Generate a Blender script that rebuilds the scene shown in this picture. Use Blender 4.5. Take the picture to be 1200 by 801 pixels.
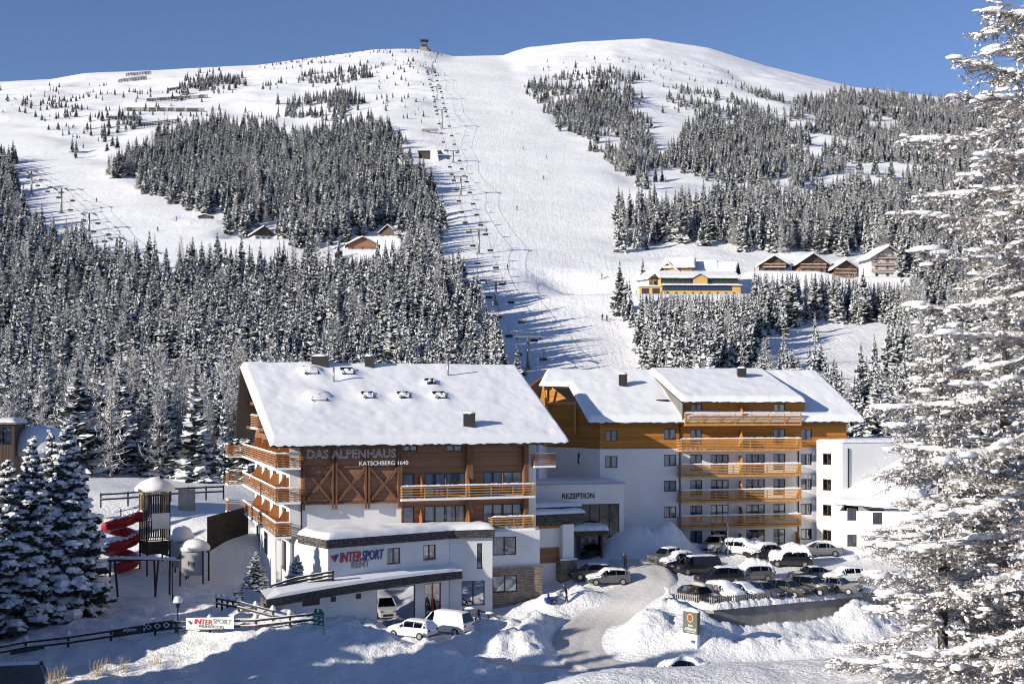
import bpy, math, random
import numpy as np
from mathutils import Vector, Matrix
for o in list(bpy.data.objects): bpy.data.objects.remove(o)
SC = bpy.context.scene; COL = SC.collection
# ---------------------------------------------------------------- camera, sky, sun, exposure
FPX, HOR, CAMZ = 1420.0, 472.0, 19.5            # focal length in photo pixels, horizon row, eye height
cam = bpy.data.objects.new('camera', bpy.data.cameras.new('camera')); COL.objects.link(cam)
cam.data.sensor_width = 36; cam.data.lens = FPX/1200*36
cam.data.shift_y = (HOR-400.5)/1200
cam.location = (0, 0, CAMZ); cam.rotation_euler = (math.radians(90), 0, 0)
cam.data.clip_start = .5; cam.data.clip_end = 6000
SC.camera = cam
SUN_E, SUN_A = math.radians(17.8), math.radians(33)   # elevation; turn from -X towards -Y
sd = Vector((-math.cos(SUN_E)*math.cos(SUN_A), -math.cos(SUN_E)*math.sin(SUN_A), math.sin(SUN_E)))
W = bpy.data.worlds.new('World'); SC.world = W; W.use_nodes = True
nt = W.node_tree; bg = nt.nodes['Background']
sky = nt.nodes.new('ShaderNodeTexSky'); sky.sky_type = 'NISHITA'; sky.sun_disc = False
sky.sun_elevation = SUN_E; sky.sun_rotation = math.atan2(sd.x, sd.y)
sky.altitude = 1700; sky.air_density = 0.85; sky.dust_density = 0.05; sky.ozone_density = 6.0
wb = nt.nodes.new('ShaderNodeMix'); wb.data_type = 'RGBA'; wb.blend_type = 'MULTIPLY'; wb.inputs[0].default_value = 1; wb.inputs[7].default_value = (1.42, 1.03, .90, 1)   # camera white balance of the whole sky
nt.links.new(sky.outputs[0], wb.inputs[6]); nt.links.new(wb.outputs[2], bg.inputs[0]); bg.inputs[1].default_value = 0.105
sl = bpy.data.lights.new('sun', 'SUN'); sl.energy = 4.5; sl.angle = math.radians(.5); sl.color = (1, .91, .78)
so = bpy.data.objects.new('sun', sl); COL.objects.link(so); so.location = (-60, -60, 90)
so.rotation_euler = (-sd).to_track_quat('-Z', 'Y').to_euler()
SC.view_settings.view_transform = 'Standard'; SC.view_settings.look = 'None'
SC.view_settings.exposure = 0.55; SC.view_settings.gamma = 1
SC.render.engine = 'CYCLES'
SC.cycles.max_bounces = 6; SC.cycles.filter_width = 1.1; SC.cycles.transparent_max_bounces = 8
random.seed(5); rng = np.random.default_rng(11)
# ---------------------------------------------------------------- materials
MATS = {}
def new_mat(name):
    m = bpy.data.materials.new(name); m.use_nodes = True; MATS[name] = m
    return m, m.node_tree, m.node_tree.nodes['Principled BSDF']
def N(t, typ, **k):
    n = t.nodes.new(typ)
    for a, b in k.items():
        if a in n.inputs: n.inputs[a].default_value = b
        else: setattr(n, a, b)
    return n
def ramp(t, src, stops):
    r = t.nodes.new('ShaderNodeValToRGB'); e = r.color_ramp.elements
    while len(e) < len(stops): e.new(.5)
    for q, (p, c) in zip(e, stops): q.position = p; q.color = (c[0], c[1], c[2], 1)
    t.links.new(src, r.inputs[0]); return r.outputs[0]
def coords(t, obj=False):
    if obj: return t.nodes.new('ShaderNodeTexCoord').outputs['Object']
    return t.nodes.new('ShaderNodeNewGeometry').outputs['Position']
def noise_mat(name, c0, c1, scale, rough=.6, bump=.0, bscale=None, metal=0, obj=True, spec=.4, bdist=.02, stretch=None):
    m, t, b = new_mat(name); co = coords(t, obj)
    if stretch:
        mp = N(t, 'ShaderNodeMapping'); mp.inputs['Scale'].default_value = stretch; t.links.new(co, mp.inputs[0]); co = mp.outputs[0]
    n = N(t, 'ShaderNodeTexNoise', Scale=scale, Detail=4.0, Roughness=.6); t.links.new(co, n.inputs['Vector'])
    t.links.new(ramp(t, n.outputs[0], [(.3, c0), (.7, c1)]), b.inputs['Base Color'])
    b.inputs['Roughness'].default_value = rough; b.inputs['Metallic'].default_value = metal
    b.inputs['Specular IOR Level'].default_value = spec
    if bump:
        n2 = N(t, 'ShaderNodeTexNoise', Scale=bscale or scale*4, Detail=5.0); t.links.new(co, n2.inputs['Vector'])
        bp = N(t, 'ShaderNodeBump', Strength=bump, Distance=bdist); t.links.new(n2.outputs[0], bp.inputs['Height'])
        t.links.new(bp.outputs[0], b.inputs['Normal'])
    return m
def snow_mat(name, layers, col=(.86, .87, .89), dirt=None, tracks=0):
    """layers: list of (noise scale, bump distance)"""
    m, t, b = new_mat(name); co = coords(t)
    n = N(t, 'ShaderNodeTexNoise', Scale=.05, Detail=4.0); t.links.new(co, n.inputs['Vector'])
    c = tuple(x*.94 for x in col)
    t.links.new(ramp(t, n.outputs[0], [(.35, dirt or c), (.65, col)]), b.inputs['Base Color'])
    b.inputs['Roughness'].default_value = .6; b.inputs['Specular IOR Level'].default_value = .25
    prev = None
    if tracks:
        mp = N(t, 'ShaderNodeMapping'); mp.inputs['Scale'].default_value = (.9, .035, .035); t.links.new(co, mp.inputs[0])
        q = N(t, 'ShaderNodeTexNoise', Scale=1.0, Detail=3.0, Distortion=.6); t.links.new(mp.outputs[0], q.inputs['Vector'])
        bp = N(t, 'ShaderNodeBump', Strength=1.0, Distance=tracks); t.links.new(q.outputs[0], bp.inputs['Height']); prev = bp.outputs[0]
    for s, d in layers:
        q = N(t, 'ShaderNodeTexNoise', Scale=s, Detail=5.0, Roughness=.6); t.links.new(co, q.inputs['Vector'])
        bp = N(t, 'ShaderNodeBump', Strength=1.0, Distance=d); t.links.new(q.outputs[0], bp.inputs['Height'])
        if prev: t.links.new(prev, bp.inputs['Normal'])
        prev = bp.outputs[0]
    if prev: t.links.new(prev, b.inputs['Normal'])
    return m
def plank_mat(name, c0, c1, pitch=.16, axis=2, rough=.65, bd=.012, grain=True):
    m, t, b = new_mat(name); co = coords(t, True)
    sp = t.nodes.new('ShaderNodeSeparateXYZ'); t.links.new(co, sp.inputs[0])
    dv = N(t, 'ShaderNodeMath', operation='DIVIDE'); dv.inputs[1].default_value = pitch; t.links.new(sp.outputs[axis], dv.inputs[0])
    fl = N(t, 'ShaderNodeMath', operation='FLOOR'); t.links.new(dv.outputs[0], fl.inputs[0])
    fr = N(t, 'ShaderNodeMath', operation='FRACT'); t.links.new(dv.outputs[0], fr.inputs[0])
    wn = N(t, 'ShaderNodeTexWhiteNoise', noise_dimensions='1D'); t.links.new(fl.outputs[0], wn.inputs['W'])
    mp = N(t, 'ShaderNodeMapping'); s = [.35, .35, .35]; s[axis] = 9.0; mp.inputs['Scale'].default_value = s; t.links.new(co, mp.inputs[0])
    nz = N(t, 'ShaderNodeTexNoise', Scale=2.0, Detail=5.0); t.links.new(mp.outputs[0], nz.inputs['Vector'])
    ad = N(t, 'ShaderNodeMath', operation='ADD'); t.links.new(wn.outputs[0], ad.inputs[0]); t.links.new(nz.outputs[0], ad.inputs[1])
    hf = N(t, 'ShaderNodeMath', operation='MULTIPLY'); hf.inputs[1].default_value = .5; t.links.new(ad.outputs[0], hf.inputs[0])
    t.links.new(ramp(t, hf.outputs[0], [(.2, c0), (.8, c1)]), b.inputs['Base Color'])
    gt = N(t, 'ShaderNodeMath', operation='GREATER_THAN'); gt.inputs[1].default_value = .1; t.links.new(fr.outputs[0], gt.inputs[0])
    bp = N(t, 'ShaderNodeBump', Strength=1.0, Distance=bd); t.links.new(gt.outputs[0], bp.inputs['Height'])
    t.links.new(bp.outputs[0], b.inputs['Normal']); b.inputs['Roughness'].default_value = rough
    b.inputs['Specular IOR Level'].default_value = .25
    return m
def brick_mat(name, c0, c1, mortar, bw, bh, bd=.02, off=.5):
    m, t, b = new_mat(name); co = coords(t, True)
    mp = N(t, 'ShaderNodeMapping'); mp.inputs['Rotation'].default_value = (math.radians(90), 0, 0); t.links.new(co, mp.inputs[0])
    sp = t.nodes.new('ShaderNodeSeparateXYZ'); t.links.new(co, sp.inputs[0])
    ad = N(t, 'ShaderNodeMath', operation='ADD'); t.links.new(sp.outputs[0], ad.inputs[0]); t.links.new(sp.outputs[1], ad.inputs[1])
    cb = t.nodes.new('ShaderNodeCombineXYZ'); t.links.new(ad.outputs[0], cb.inputs[0]); t.links.new(sp.outputs[2], cb.inputs[1])
    br = N(t, 'ShaderNodeTexBrick', Scale=1.0); br.offset = off
    for k, v in (('Brick Width', bw), ('Row Height', bh), ('Mortar Size', bh*.09)): br.inputs[k].default_value = v
    br.inputs['Color1'].default_value = (*c0, 1); br.inputs['Color2'].default_value = (*c1, 1); br.inputs['Mortar'].default_value = (*mortar, 1)
    t.links.new(cb.outputs[0], br.inputs['Vector'])
    nz = N(t, 'ShaderNodeTexNoise', Scale=3.0, Detail=6.0); t.links.new(co, nz.inputs['Vector'])
    mx = N(t, 'ShaderNodeMix', data_type='RGBA', blend_type='MULTIPLY'); mx.inputs[0].default_value = .7
    t.links.new(br.outputs[0], mx.inputs[6]); t.links.new(ramp(t, nz.outputs[0], [(.3, (.55, .55, .55)), (.7, (1.25, 1.2, 1.15))]), mx.inputs[7])
    t.links.new(mx.outputs[2], b.inputs['Base Color'])
    bp = N(t, 'ShaderNodeBump', Strength=1.0, Distance=bd); bp.invert = True; t.links.new(br.outputs[1], bp.inputs['Height'])
    t.links.new(bp.outputs[0], b.inputs['Normal']); b.inputs['Roughness'].default_value = .85
    return m
snow_mat('snow', [(.9, .10), (5, .03)])
snow_mat('snow_lumpy', [(.7, .14), (2.6, .20), (7, .08)])
snow_mat('snow_roof', [(.5, .018), (3, .010)])
snow_mat('snow_far', [(.05, .6), (.22, .4), (.8, .15)], tracks=.13)
snow_mat('snow_packed', [(1.5, .06), (5, .05), (14, .02)], (.68, .67, .66), (.50, .49, .48))
snow_mat('snow_tree', [(6, .05)], (.88, .89, .91))
noise_mat('plaster', (.69, .69, .685), (.80, .80, .79), .35, .85, .15, 40, spec=.15)
noise_mat('plaster_pink', (.70, .68, .66), (.76, .74, .72), 1.2, .85, .1, 40, spec=.15)
noise_mat('concrete', (.22, .21, .20), (.33, .32, .30), .8, .85, .2, 12, spec=.2)
noise_mat('metal_dark', (.03, .03, .033), (.05, .05, .055), 3, .4, metal=.6)
noise_mat('metal_grey', (.25, .26, .28), (.34, .35, .37), 3, .4, metal=.7)
noise_mat('frame_dark', (.022, .02, .02), (.035, .032, .03), 3, .45)
noise_mat('frame_brown', (.05, .03, .02), (.08, .045, .03), 3, .5)
noise_mat('bark', (.045, .032, .024), (.10, .075, .06), 3, .9, .6, 14, stretch=(1, 1, .3))
noise_mat('larch_twig', (.12, .097, .08), (.36, .33, .31), 2.2, .85)
noise_mat('needles', (.03, .04, .036), (.085, .10, .092), 1.2, .8, spec=.2)
noise_mat('larch_frost', (.26, .24, .22), (.50, .49, .48), 1.5, .85, spec=.2)
noise_mat('red_plastic', (.30, .012, .015), (.42, .02, .025), 2, .3)
noise_mat('curtain', (.55, .54, .52), (.82, .81, .79), 5, .9, stretch=(4, 4, .1))
noise_mat('room_dark', (.015, .014, .014), (.05, .045, .04), 1.5, .8)
noise_mat('rubber', (.012, .012, .012), (.02, .02, .02), 5, .8)
noise_mat('alloy', (.4, .4, .42), (.5, .5, .52), 5, .35, metal=.8)
noise_mat('white_print', (.72, .72, .72), (.8, .8, .8), 2, .6)
noise_mat('cloth_black', (.012, .012, .015), (.03, .03, .033), 8, .85)
noise_mat('skin', (.45, .28, .2), (.52, .33, .24), 8, .6)
noise_mat('green_sign', (.015, .16, .10), (.02, .19, .12), 2, .5)
noise_mat('grass_dry', (.35, .28, .16), (.5, .42, .26), 4, .9)
noise_mat('ochre', (.50, .34, .13), (.58, .40, .16), .5, .8)
noise_mat('net_orange', (.55, .12, .03), (.65, .18, .05), 4, .7)
plank_mat('wood_brown', (.22, .105, .058), (.37, .20, .118))
plank_mat('wood_amber', (.33, .135, .022), (.50, .225, .045), .14)
plank_mat('wood_board', (.24, .085, .025), (.34, .13, .04), .2, axis=0)
plank_mat('wood_old', (.05, .035, .026), (.13, .095, .07), .13, axis=0)
noise_mat('beam', (.13, .062, .032), (.22, .11, .06), 2, .7, .2, 12, stretch=(1, 1, .3))
noise_mat('slat', (.24, .12, .06), (.42, .22, .11), 1.5, .7)
noise_mat('slat_amber', (.42, .20, .06), (.60, .32, .11), 1.5, .65)
noise_mat('timber_dark', (.03, .024, .02), (.07, .055, .045), 2, .8)
noise_mat('timber_yellow', (.35, .24, .10), (.48, .34, .16), 2, .75)
plank_mat('seam_metal', (.16, .16, .155), (.20, .20, .195), .35, axis=1, bd=.03)
plank_mat('seam_front', (.16, .16, .155), (.20, .20, .195), .35, axis=0, bd=.03)
brick_mat('shingle', (.055, .05, .05), (.13, .12, .12), (.02, .02, .02), .28, .17, .03)
brick_mat('stone', (.23, .18, .135), (.36, .30, .24), (.12, .10, .09), .55, .16, .03)
def glass_mat(name, refl, tint):
    m = bpy.data.materials.new(name); m.use_nodes = True; t = m.node_tree; t.nodes.clear(); MATS[name] = m
    o = t.nodes.new('ShaderNodeOutputMaterial'); mx = t.nodes.new('ShaderNodeMixShader')
    gl = N(t, 'ShaderNodeBsdfGlossy', Roughness=.03); gl.inputs[0].default_value = (.95, .95, 1, 1)
    tr = t.nodes.new('ShaderNodeBsdfTransparent'); tr.inputs[0].default_value = (*tint, 1)
    lw = N(t, 'ShaderNodeFresnel', IOR=1.5)
    ad = N(t, 'ShaderNodeMath', operation='ADD'); ad.inputs[1].default_value = refl; t.links.new(lw.outputs[0], ad.inputs[0]); ad.use_clamp = True
    t.links.new(ad.outputs[0], mx.inputs[0]); t.links.new(tr.outputs[0], mx.inputs[1]); t.links.new(gl.outputs[0], mx.inputs[2])
    t.links.new(mx.outputs[0], o.inputs[0])
glass_mat('shop_glass', .42, (.5, .52, .55)); glass_mat('glass', .08, (.8, .84, .86)); glass_mat('glass_car', .0, (.10, .11, .12)); glass_mat('glass_dark', .03, (.30, .32, .35))
def flat(name, c, rough=.5, metal=0, coat=0):
    if name in MATS: return name
    m, t, b = new_mat(name)
    n = N(t, 'ShaderNodeTexNoise', Scale=2.5, Detail=3.0); t.links.new(coords(t, True), n.inputs['Vector'])
    t.links.new(ramp(t, n.outputs[0], [(.3, tuple(x*.88 for x in c)), (.7, c)]), b.inputs['Base Color'])
    b.inputs['Roughness'].default_value = rough; b.inputs['Metallic'].default_value = metal; b.inputs['Coat Weight'].default_value = coat
    return name
# ---------------------------------------------------------------- mesh helpers
class MB:
    def __init__(s): s.v = []; s.f = []; s.m = []; s.n = 0
    def raw(s, v, f, m=0):
        b = s.n; s.v.extend(v); s.n += len(v)
        s.f.extend([tuple(i+b for i in q) for q in f]); s.m.extend([m]*len(f)); return s
    def box(s, x0, y0, z0, x1, y1, z1, m=0):
        return s.raw([(x0,y0,z0),(x1,y0,z0),(x1,y1,z0),(x0,y1,z0),(x0,y0,z1),(x1,y0,z1),(x1,y1,z1),(x0,y1,z1)],
            [(0,3,2,1),(4,5,6,7),(0,1,5,4),(1,2,6,5),(2,3,7,6),(3,0,4,7)], m)
    def prism(s, pts, z0, z1, m=0):
        n = len(pts)
        a = sum(pts[i][0]*pts[(i+1)%n][1]-pts[(i+1)%n][0]*pts[i][1] for i in range(n))
        if a < 0: pts = pts[::-1]
        zz0 = z0 if hasattr(z0, '__len__') else [z0]*n; zz1 = z1 if hasattr(z1, '__len__') else [z1]*n
        return s.raw([(p[0],p[1],z) for p, z in zip(pts, zz0)]+[(p[0],p[1],z) for p, z in zip(pts, zz1)],
            [tuple(range(n-1,-1,-1)), tuple(range(n,2*n))]+[(i,(i+1)%n,(i+1)%n+n,i+n) for i in range(n)], m)
    def ext(s, poly, axis, a, b, m=0):
        """polygon in the plane across `axis`, extruded from a to b; axis x: (y,z), axis y: (x,z)"""
        n = len(poly)
        f = (lambda p, q: (q, p[0], p[1])) if axis == 'x' else (lambda p, q: (p[0], q, p[1]))
        ar = sum(poly[i][0]*poly[(i+1)%n][1]-poly[(i+1)%n][0]*poly[i][1] for i in range(n))
        if (ar < 0) == (axis == 'x'): poly = poly[::-1]
        if axis == 'y' : pass
        v = [f(p, a) for p in poly]+[f(p, b) for p in poly]
        return s.raw(v, [tuple(range(n-1,-1,-1)), tuple(range(n,2*n))]+[(i,(i+1)%n,(i+1)%n+n,i+n) for i in range(n)], m)
    def bar(s, p, q, w, h=None, m=0):
        h = h or w; p = Vector(p); q = Vector(q); d = (q-p).normalized()
        up = Vector((0,0,1)) if abs(d.z) < .95 else Vector((1,0,0))
        x = d.cross(up).normalized()*w/2; y = x.cross(d).normalized()*h/2
        v = [tuple(c+a*x+b*y) for c in (p, q) for a, b in ((-1,-1),(1,-1),(1,1),(-1,1))]
        return s.raw(v, [(0,1,2,3),(7,6,5,4),(0,4,5,1),(1,5,6,2),(2,6,7,3),(3,7,4,0)], m)
    def tube(s, pts, rad, n=8, m=0, cap=True):
        pts = [Vector(p) for p in pts]; rings = []
        for i, p in enumerate(pts):
            d = (pts[min(i+1, len(pts)-1)]-pts[max(i-1, 0)]).normalized()
            up = Vector((0,0,1)) if abs(d.z) < .9 else Vector((1,0,0))
            x = d.cross(up).normalized(); y = x.cross(d)
            r = rad[i] if hasattr(rad, '__len__') else rad
            rings += [tuple(p+r*(math.cos(k*2*math.pi/n)*x+math.sin(k*2*math.pi/n)*y)) for k in range(n)]
        f = [(i*n+k, i*n+(k+1)%n, (i+1)*n+(k+1)%n, (i+1)*n+k) for i in range(len(pts)-1) for k in range(n)]
        f = [q[::-1] for q in f]
        if cap: f += [tuple(range(n)), tuple(range(len(rings)-1, len(rings)-n-1, -1))]
        return s.raw(rings, f, m)
    def lump(s, c, r, m=0, seed=0, n=8, k=5, amp=.18, flat=-.3):
        rr = random.Random(seed); v = []; f = []
        for j in range(k+1):
            a = -math.pi/2+math.pi*j/k
            for i in range(n):
                q = 1+rr.uniform(-amp, amp); b = 2*math.pi*i/n
                v.append((c[0]+r[0]*q*math.cos(a)*math.cos(b), c[1]+r[1]*q*math.cos(a)*math.sin(b), c[2]+r[2]*max(flat, q*math.sin(a))))
        for j in range(k):
            for i in range(n): f.append((j*n+i, j*n+(i+1)%n, (j+1)*n+(i+1)%n, (j+1)*n+i))
        return s.raw(v, f, m)
    def mesh(s, name, mats, smooth=False):
        me = bpy.data.meshes.new(name); me.from_pydata(s.v, [], s.f)
        for q in (mats if isinstance(mats, (list, tuple)) else [mats]): me.materials.append(MATS[q])
        if max(s.m, default=0) > 0: me.polygons.foreach_set('material_index', s.m)
        if smooth: me.polygons.foreach_set('use_smooth', [True]*len(s.f))
        me.update(); return me
    def build(s, name, mats, parent=None, smooth=False, bevel=0):
        o = bpy.data.objects.new(name, s.mesh(name, mats, smooth)); COL.objects.link(o)
        if parent: o.parent = parent
        if bevel:
            b = o.modifiers.new('bevel', 'BEVEL'); b.width = bevel; b.segments = 2; b.limit_method = 'ANGLE'
        return o
def np_mesh(name, V, F, mats, midx=None, smooth=False):
    """V (n,3), F (m,3) or (m,4) arrays"""
    me = bpy.data.meshes.new(name); k = F.shape[1]
    me.vertices.add(len(V)); me.vertices.foreach_set('co', np.asarray(V, np.float32).ravel())
    me.loops.add(F.size); me.loops.foreach_set('vertex_index', F.astype(np.int32).ravel())
    me.polygons.add(len(F)); me.polygons.foreach_set('loop_start', np.arange(0, F.size, k, dtype=np.int32))
    for q in mats: me.materials.append(MATS[q])
    if midx is not None: me.polygons.foreach_set('material_index', midx.astype(np.int32))
    me.polygons.foreach_set('use_smooth', np.full(len(F), bool(smooth)))
    me.update(calc_edges=True); me.validate(); return me
def link(name, me, parent=None):
    o = bpy.data.objects.new(name, me); COL.objects.link(o)
    if parent: o.parent = parent
    return o
def tag(o, label, cat, group=None):
    o['label'] = label; o['category'] = cat
    if group: o['group'] = group
    return o
def struct(o): o['kind'] = 'structure'; return o
def thing(name, label, cat, loc=(0,0,0), rz=0, group=None):
    o = bpy.data.objects.new(name, None); COL.objects.link(o); o.empty_display_size = .5
    o.location = loc; o.rotation_euler = (0, 0, rz); return tag(o, label, cat, group)
def copy_tree(o, parent=None):
    c = o.copy(); COL.objects.link(c); c.parent = parent
    for ch in list(o.children): copy_tree(ch, c)
    return c
def P(x, y, Y): return Vector(((x-600)/FPX*Y, Y, CAMZ+(HOR-y)/FPX*Y))
def pix(X, Y, Z): return 600+FPX*X/Y, HOR-FPX*(Z-CAMZ)/Y
# ---------------------------------------------------------------- noise
def vnoise(x, y, seed=0):
    xi = np.floor(x).astype(np.int64); yi = np.floor(y).astype(np.int64); fx = x-xi; fy = y-yi
    fx = fx*fx*(3-2*fx); fy = fy*fy*(3-2*fy)
    def h(a, b):
        n = (a*374761393+b*668265263+seed*1274126177) & 0xffffffff
        n = ((n ^ (n >> 13))*1274126177) & 0xffffffff
        return ((n ^ (n >> 16)) & 0xffff)/65535.0
    return (h(xi,yi)*(1-fx)+h(xi+1,yi)*fx)*(1-fy)+(h(xi,yi+1)*(1-fx)+h(xi+1,yi+1)*fx)*fy
def fbm(x, y, seed=0, o=4):
    s = 0; a = .5
    for k in range(o): s = s+a*(vnoise(x*2**k, y*2**k, seed+k)-.5)*2; a *= .5
    return s
def inpoly(x, y, poly):
    r = np.zeros(np.shape(x), bool); n = len(poly); j = n-1
    for i in range(n):
        xi, yi = poly[i]; xj, yj = poly[j]
        if yi != yj: r ^= ((yi > y) != (yj > y)) & (x < (xj-xi)*(y-yi)/(yj-yi)+xi)
        j = i
    return r
# ---------------------------------------------------------------- mountain
YR = 1330.0
rx = np.array([-300,0,60,100,200,300,380,440,470,500,530,590,620,680,760,830,900,1000,1100,1200,1500])
ry = np.array([104,96,93,86,82,76,66,58,57,58,65,64,55,49,45,56,78,102,114,126,150])
rowY = np.array([150,190,250,330,450,600,800,1000,1200,1330.])
colx = np.array([-300, 0, 300, 480, 600, 720, 900, 1200, 1500.])
tabY = np.array([   # photo row of the bare ground at each distance (last row = ridge, from the table above)
 [590,560,500,430,325,238,170,128,106,0],
 [590,560,500,430,325,238,170,128,106,0],
 [590,560,500,430,322,234,163,115,86,0],
 [592,562,503,432,326,236,158,107,72,0],
 [594,564,505,434,330,240,160,110,78,0],
 [594,564,505,434,333,245,168,113,70,0],
 [594,566,506,436,333,258,185,132,94,0],
 [594,564,503,434,345,270,205,165,140,0],
 [594,564,503,434,345,280,220,180,160,0.]])
tabY[:, -1] = np.interp(colx, rx, ry)
MX0, MX1, MY0, MY1, MS = -820, 820, 150, 1480, 5.0
gx = np.arange(MX0, MX1+1, MS); gy = np.arange(MY0, MY1+1, MS)
GX, GY = np.meshgrid(gx, gy)
def mtn(X, Y):
    yc = np.minimum(Y, YR); px = 600+FPX*X/np.maximum(yc, 150)
    px = np.clip(px, -300, 1500)
    e = np.zeros_like(px)
    ridge = np.interp(px, rx, ry)
    zt = [CAMZ+(HOR-tabY[:, j])/FPX*rowY[j] for j in range(len(rowY))]
    zs = np.stack([np.interp(px, colx, z) for z in zt[:-1]]+[CAMZ+(HOR-ridge)/FPX*YR])
    # Catmull-Rom along distance
    k = np.clip(np.searchsorted(rowY, yc.ravel(), side='right')-1, 0, len(rowY)-2).reshape(yc.shape)
    t = (yc-rowY[k])/(rowY[k+1]-rowY[k])
    g = lambda i: np.take_along_axis(zs, np.clip(i, 0, len(rowY)-1)[None], 0)[0]
    yv = lambda i: rowY[np.clip(i, 0, len(rowY)-1)]
    p0, p1, p2, p3 = g(k-1), g(k), g(k+1), g(k+2); h = yv(k+1)-yv(k)
    m1 = np.where(k > 0, (p2-p0)/np.maximum(yv(k+1)-yv(k-1), 1), (p2-p1)/h)*h
    m2 = np.where(k < len(rowY)-2, (p3-p1)/np.maximum(yv(k+2)-yv(k), 1), (p2-p1)/h)*h
    z = (2*t**3-3*t**2+1)*p1+(t**3-2*t**2+t)*m1+(-2*t**3+3*t**2)*p2+(t**3-t**2)*m2
    return z-np.maximum(Y-YR, 0)*.35
GZ = mtn(GX, GY)
PISTE = [(505,66),(595,62),(625,100),(650,140),(700,180),(735,215),(740,240),(715,255),(690,300),(705,330),(740,365),(775,430),(800,520),(560,520),(575,420),(545,345),(520,290),(515,250),(508,180)]
PISTE2 = [(-200,140),(20,142),(75,168),(130,205),(170,225),(230,255),(300,285),(370,292),(380,305),(300,322),(200,322),(130,320),(70,285),(0,255),(-200,240)]
gpx, gpy = pix(GX, GY, GZ)
pm = inpoly(gpx, gpy, PISTE) | inpoly(gpx, gpy, PISTE2)
pmf = pm.astype(float)
for _ in range(2):
    q = np.pad(pmf, 1, mode='edge'); pmf = (q[1:-1,1:-1]*2+q[:-2,1:-1]+q[2:,1:-1]+q[1:-1,:-2]+q[1:-1,2:])/6
near = np.clip((GY-190)/150, 0, 1); far = np.clip((YR-GY)/120, .12, 1)
GZ = GZ+(1-pmf)*near*far*(fbm(GX/90, GY/70, 3)*7+fbm(GX/25, GY/20, 9)*2.2)+pmf*near*far*fbm(GX/120, GY/90, 4)*3
GZ -= .9*pmf
# terrace for the hillside hotel and the chalets
def terrace(cx, cy, w, d, lift=0):
    X = (cx-600)/FPX
    return X
ns, nv = len(gy), len(gx)
idx = np.arange(ns*nv).reshape(ns, nv)
def H_mtn(X, Y):
    X = np.asarray(X, float); Y = np.asarray(Y, float)
    fx = np.clip((X-MX0)/MS, 0, nv-1.001); fy = np.clip((Y-MY0)/MS, 0, ns-1.001)
    i = fx.astype(int); j = fy.astype(int); a = fx-i; b = fy-j
    return GZ[j,i]*(1-a)*(1-b)+GZ[j,i+1]*a*(1-b)+GZ[j+1,i]*(1-a)*b+GZ[j+1,i+1]*a*b
def hit_mtn(x, y, Y0=200, Y1=1500):
    Ys = np.arange(Y0, Y1, 1.0); X = (x-600)/FPX*Ys; Z = CAMZ+(HOR-y)/FPX*Ys
    k = np.nonzero(H_mtn(X, Ys) >= Z)[0]
    k = k[0] if len(k) else len(Ys)-1
    return Vector((X[k], Ys[k], float(H_mtn(X[k], Ys[k]))))
# level ground under the far buildings: (photo x, distance, half width, half depth)
for (x, Yc, hw, hd) in [(812,440,23,10),(907,474,7,6),(952,472,8,6),(990,472,8,6),(1040,458,9,7),(425,490,9,7),(455,520,7,6),(309,522,8,6),(240,556,5,4)]:
    xc = (x-600)/FPX*Yc; zc = float(H_mtn(xc, Yc))
    w = np.clip(1.6-np.maximum(np.abs(GX-xc)/hw, np.abs(GY-Yc)/hd)*.6, 0, 1)
    w = np.clip(w/.6*1.0, 0, 1); GZ = GZ*(1-w)+zc*w
sel = GY >= 195
F = np.stack([idx[:-1,:-1], idx[:-1,1:], idx[1:,1:], idx[1:,:-1]], -1).reshape(-1, 4)
F = F[(GY.ravel()[F[:,0]] >= 195)]
V = np.stack([GX, GY, GZ-np.where(GY < 199, 3.0, 0)], -1).reshape(-1, 3)
mo = struct(link('mountain_slope', np_mesh('mountain_slope', V, F, ['snow_far'], smooth=True)))
# ---------------------------------------------------------------- village ground (thin-plate spline through measured points)
CP = [  # photo x, photo y, assumed height -> distance follows from the sight line
 (635,703,.2),(690,657,2.9),(735,663,2.7),(800,650,2.7),(960,652,2.8),(1040,652,2.9),(840,684,1.6),(940,684,1.7),(760,690,1.2),
 (835,716,.9),(1003,699,1.1),(790,709,.8),(700,716,-.2),(690,760,-1.8),(640,735,-1.0),(590,720,-.5),(850,779,-2.3),(980,778,-2.2),(760,783,-2.3),
 (485,752,-1.4),(530,745,-1.2),(440,740,-1.0),(560,740,-1.0),(215,742,.2),(300,737,.7),(100,758,-.6),(0,768,-1.3),(88,724,.0),(20,735,-.2),
 (178,674,1.5),(185,697,1.0),(230,684,1.3),(260,632,4.5),(262,652,2.9),(150,612,5.2),(230,605,5.6),(292,660,2.2),(270,690,1.0),(320,715,.8),
 (100,800,-1.2),(300,800,-1.0),(450,800,-1.8),(600,800,-2.4),(600,768,-1.9),(400,770,-.3),(250,772,-.4)]
TP = []
for x, y, z in CP:
    Y = FPX*(CAMZ-z)/(y-HOR); TP.append(((x-600)/FPX*Y, Y, z))
for x, y, Y in [(700,799,45),(800,793,46),(900,787,47),(1000,778,48),(1100,779,46),(1200,776,46),(1300,772,46)]:
    p = P(x, y, Y); TP.append((p.x, p.y, p.z))
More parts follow.
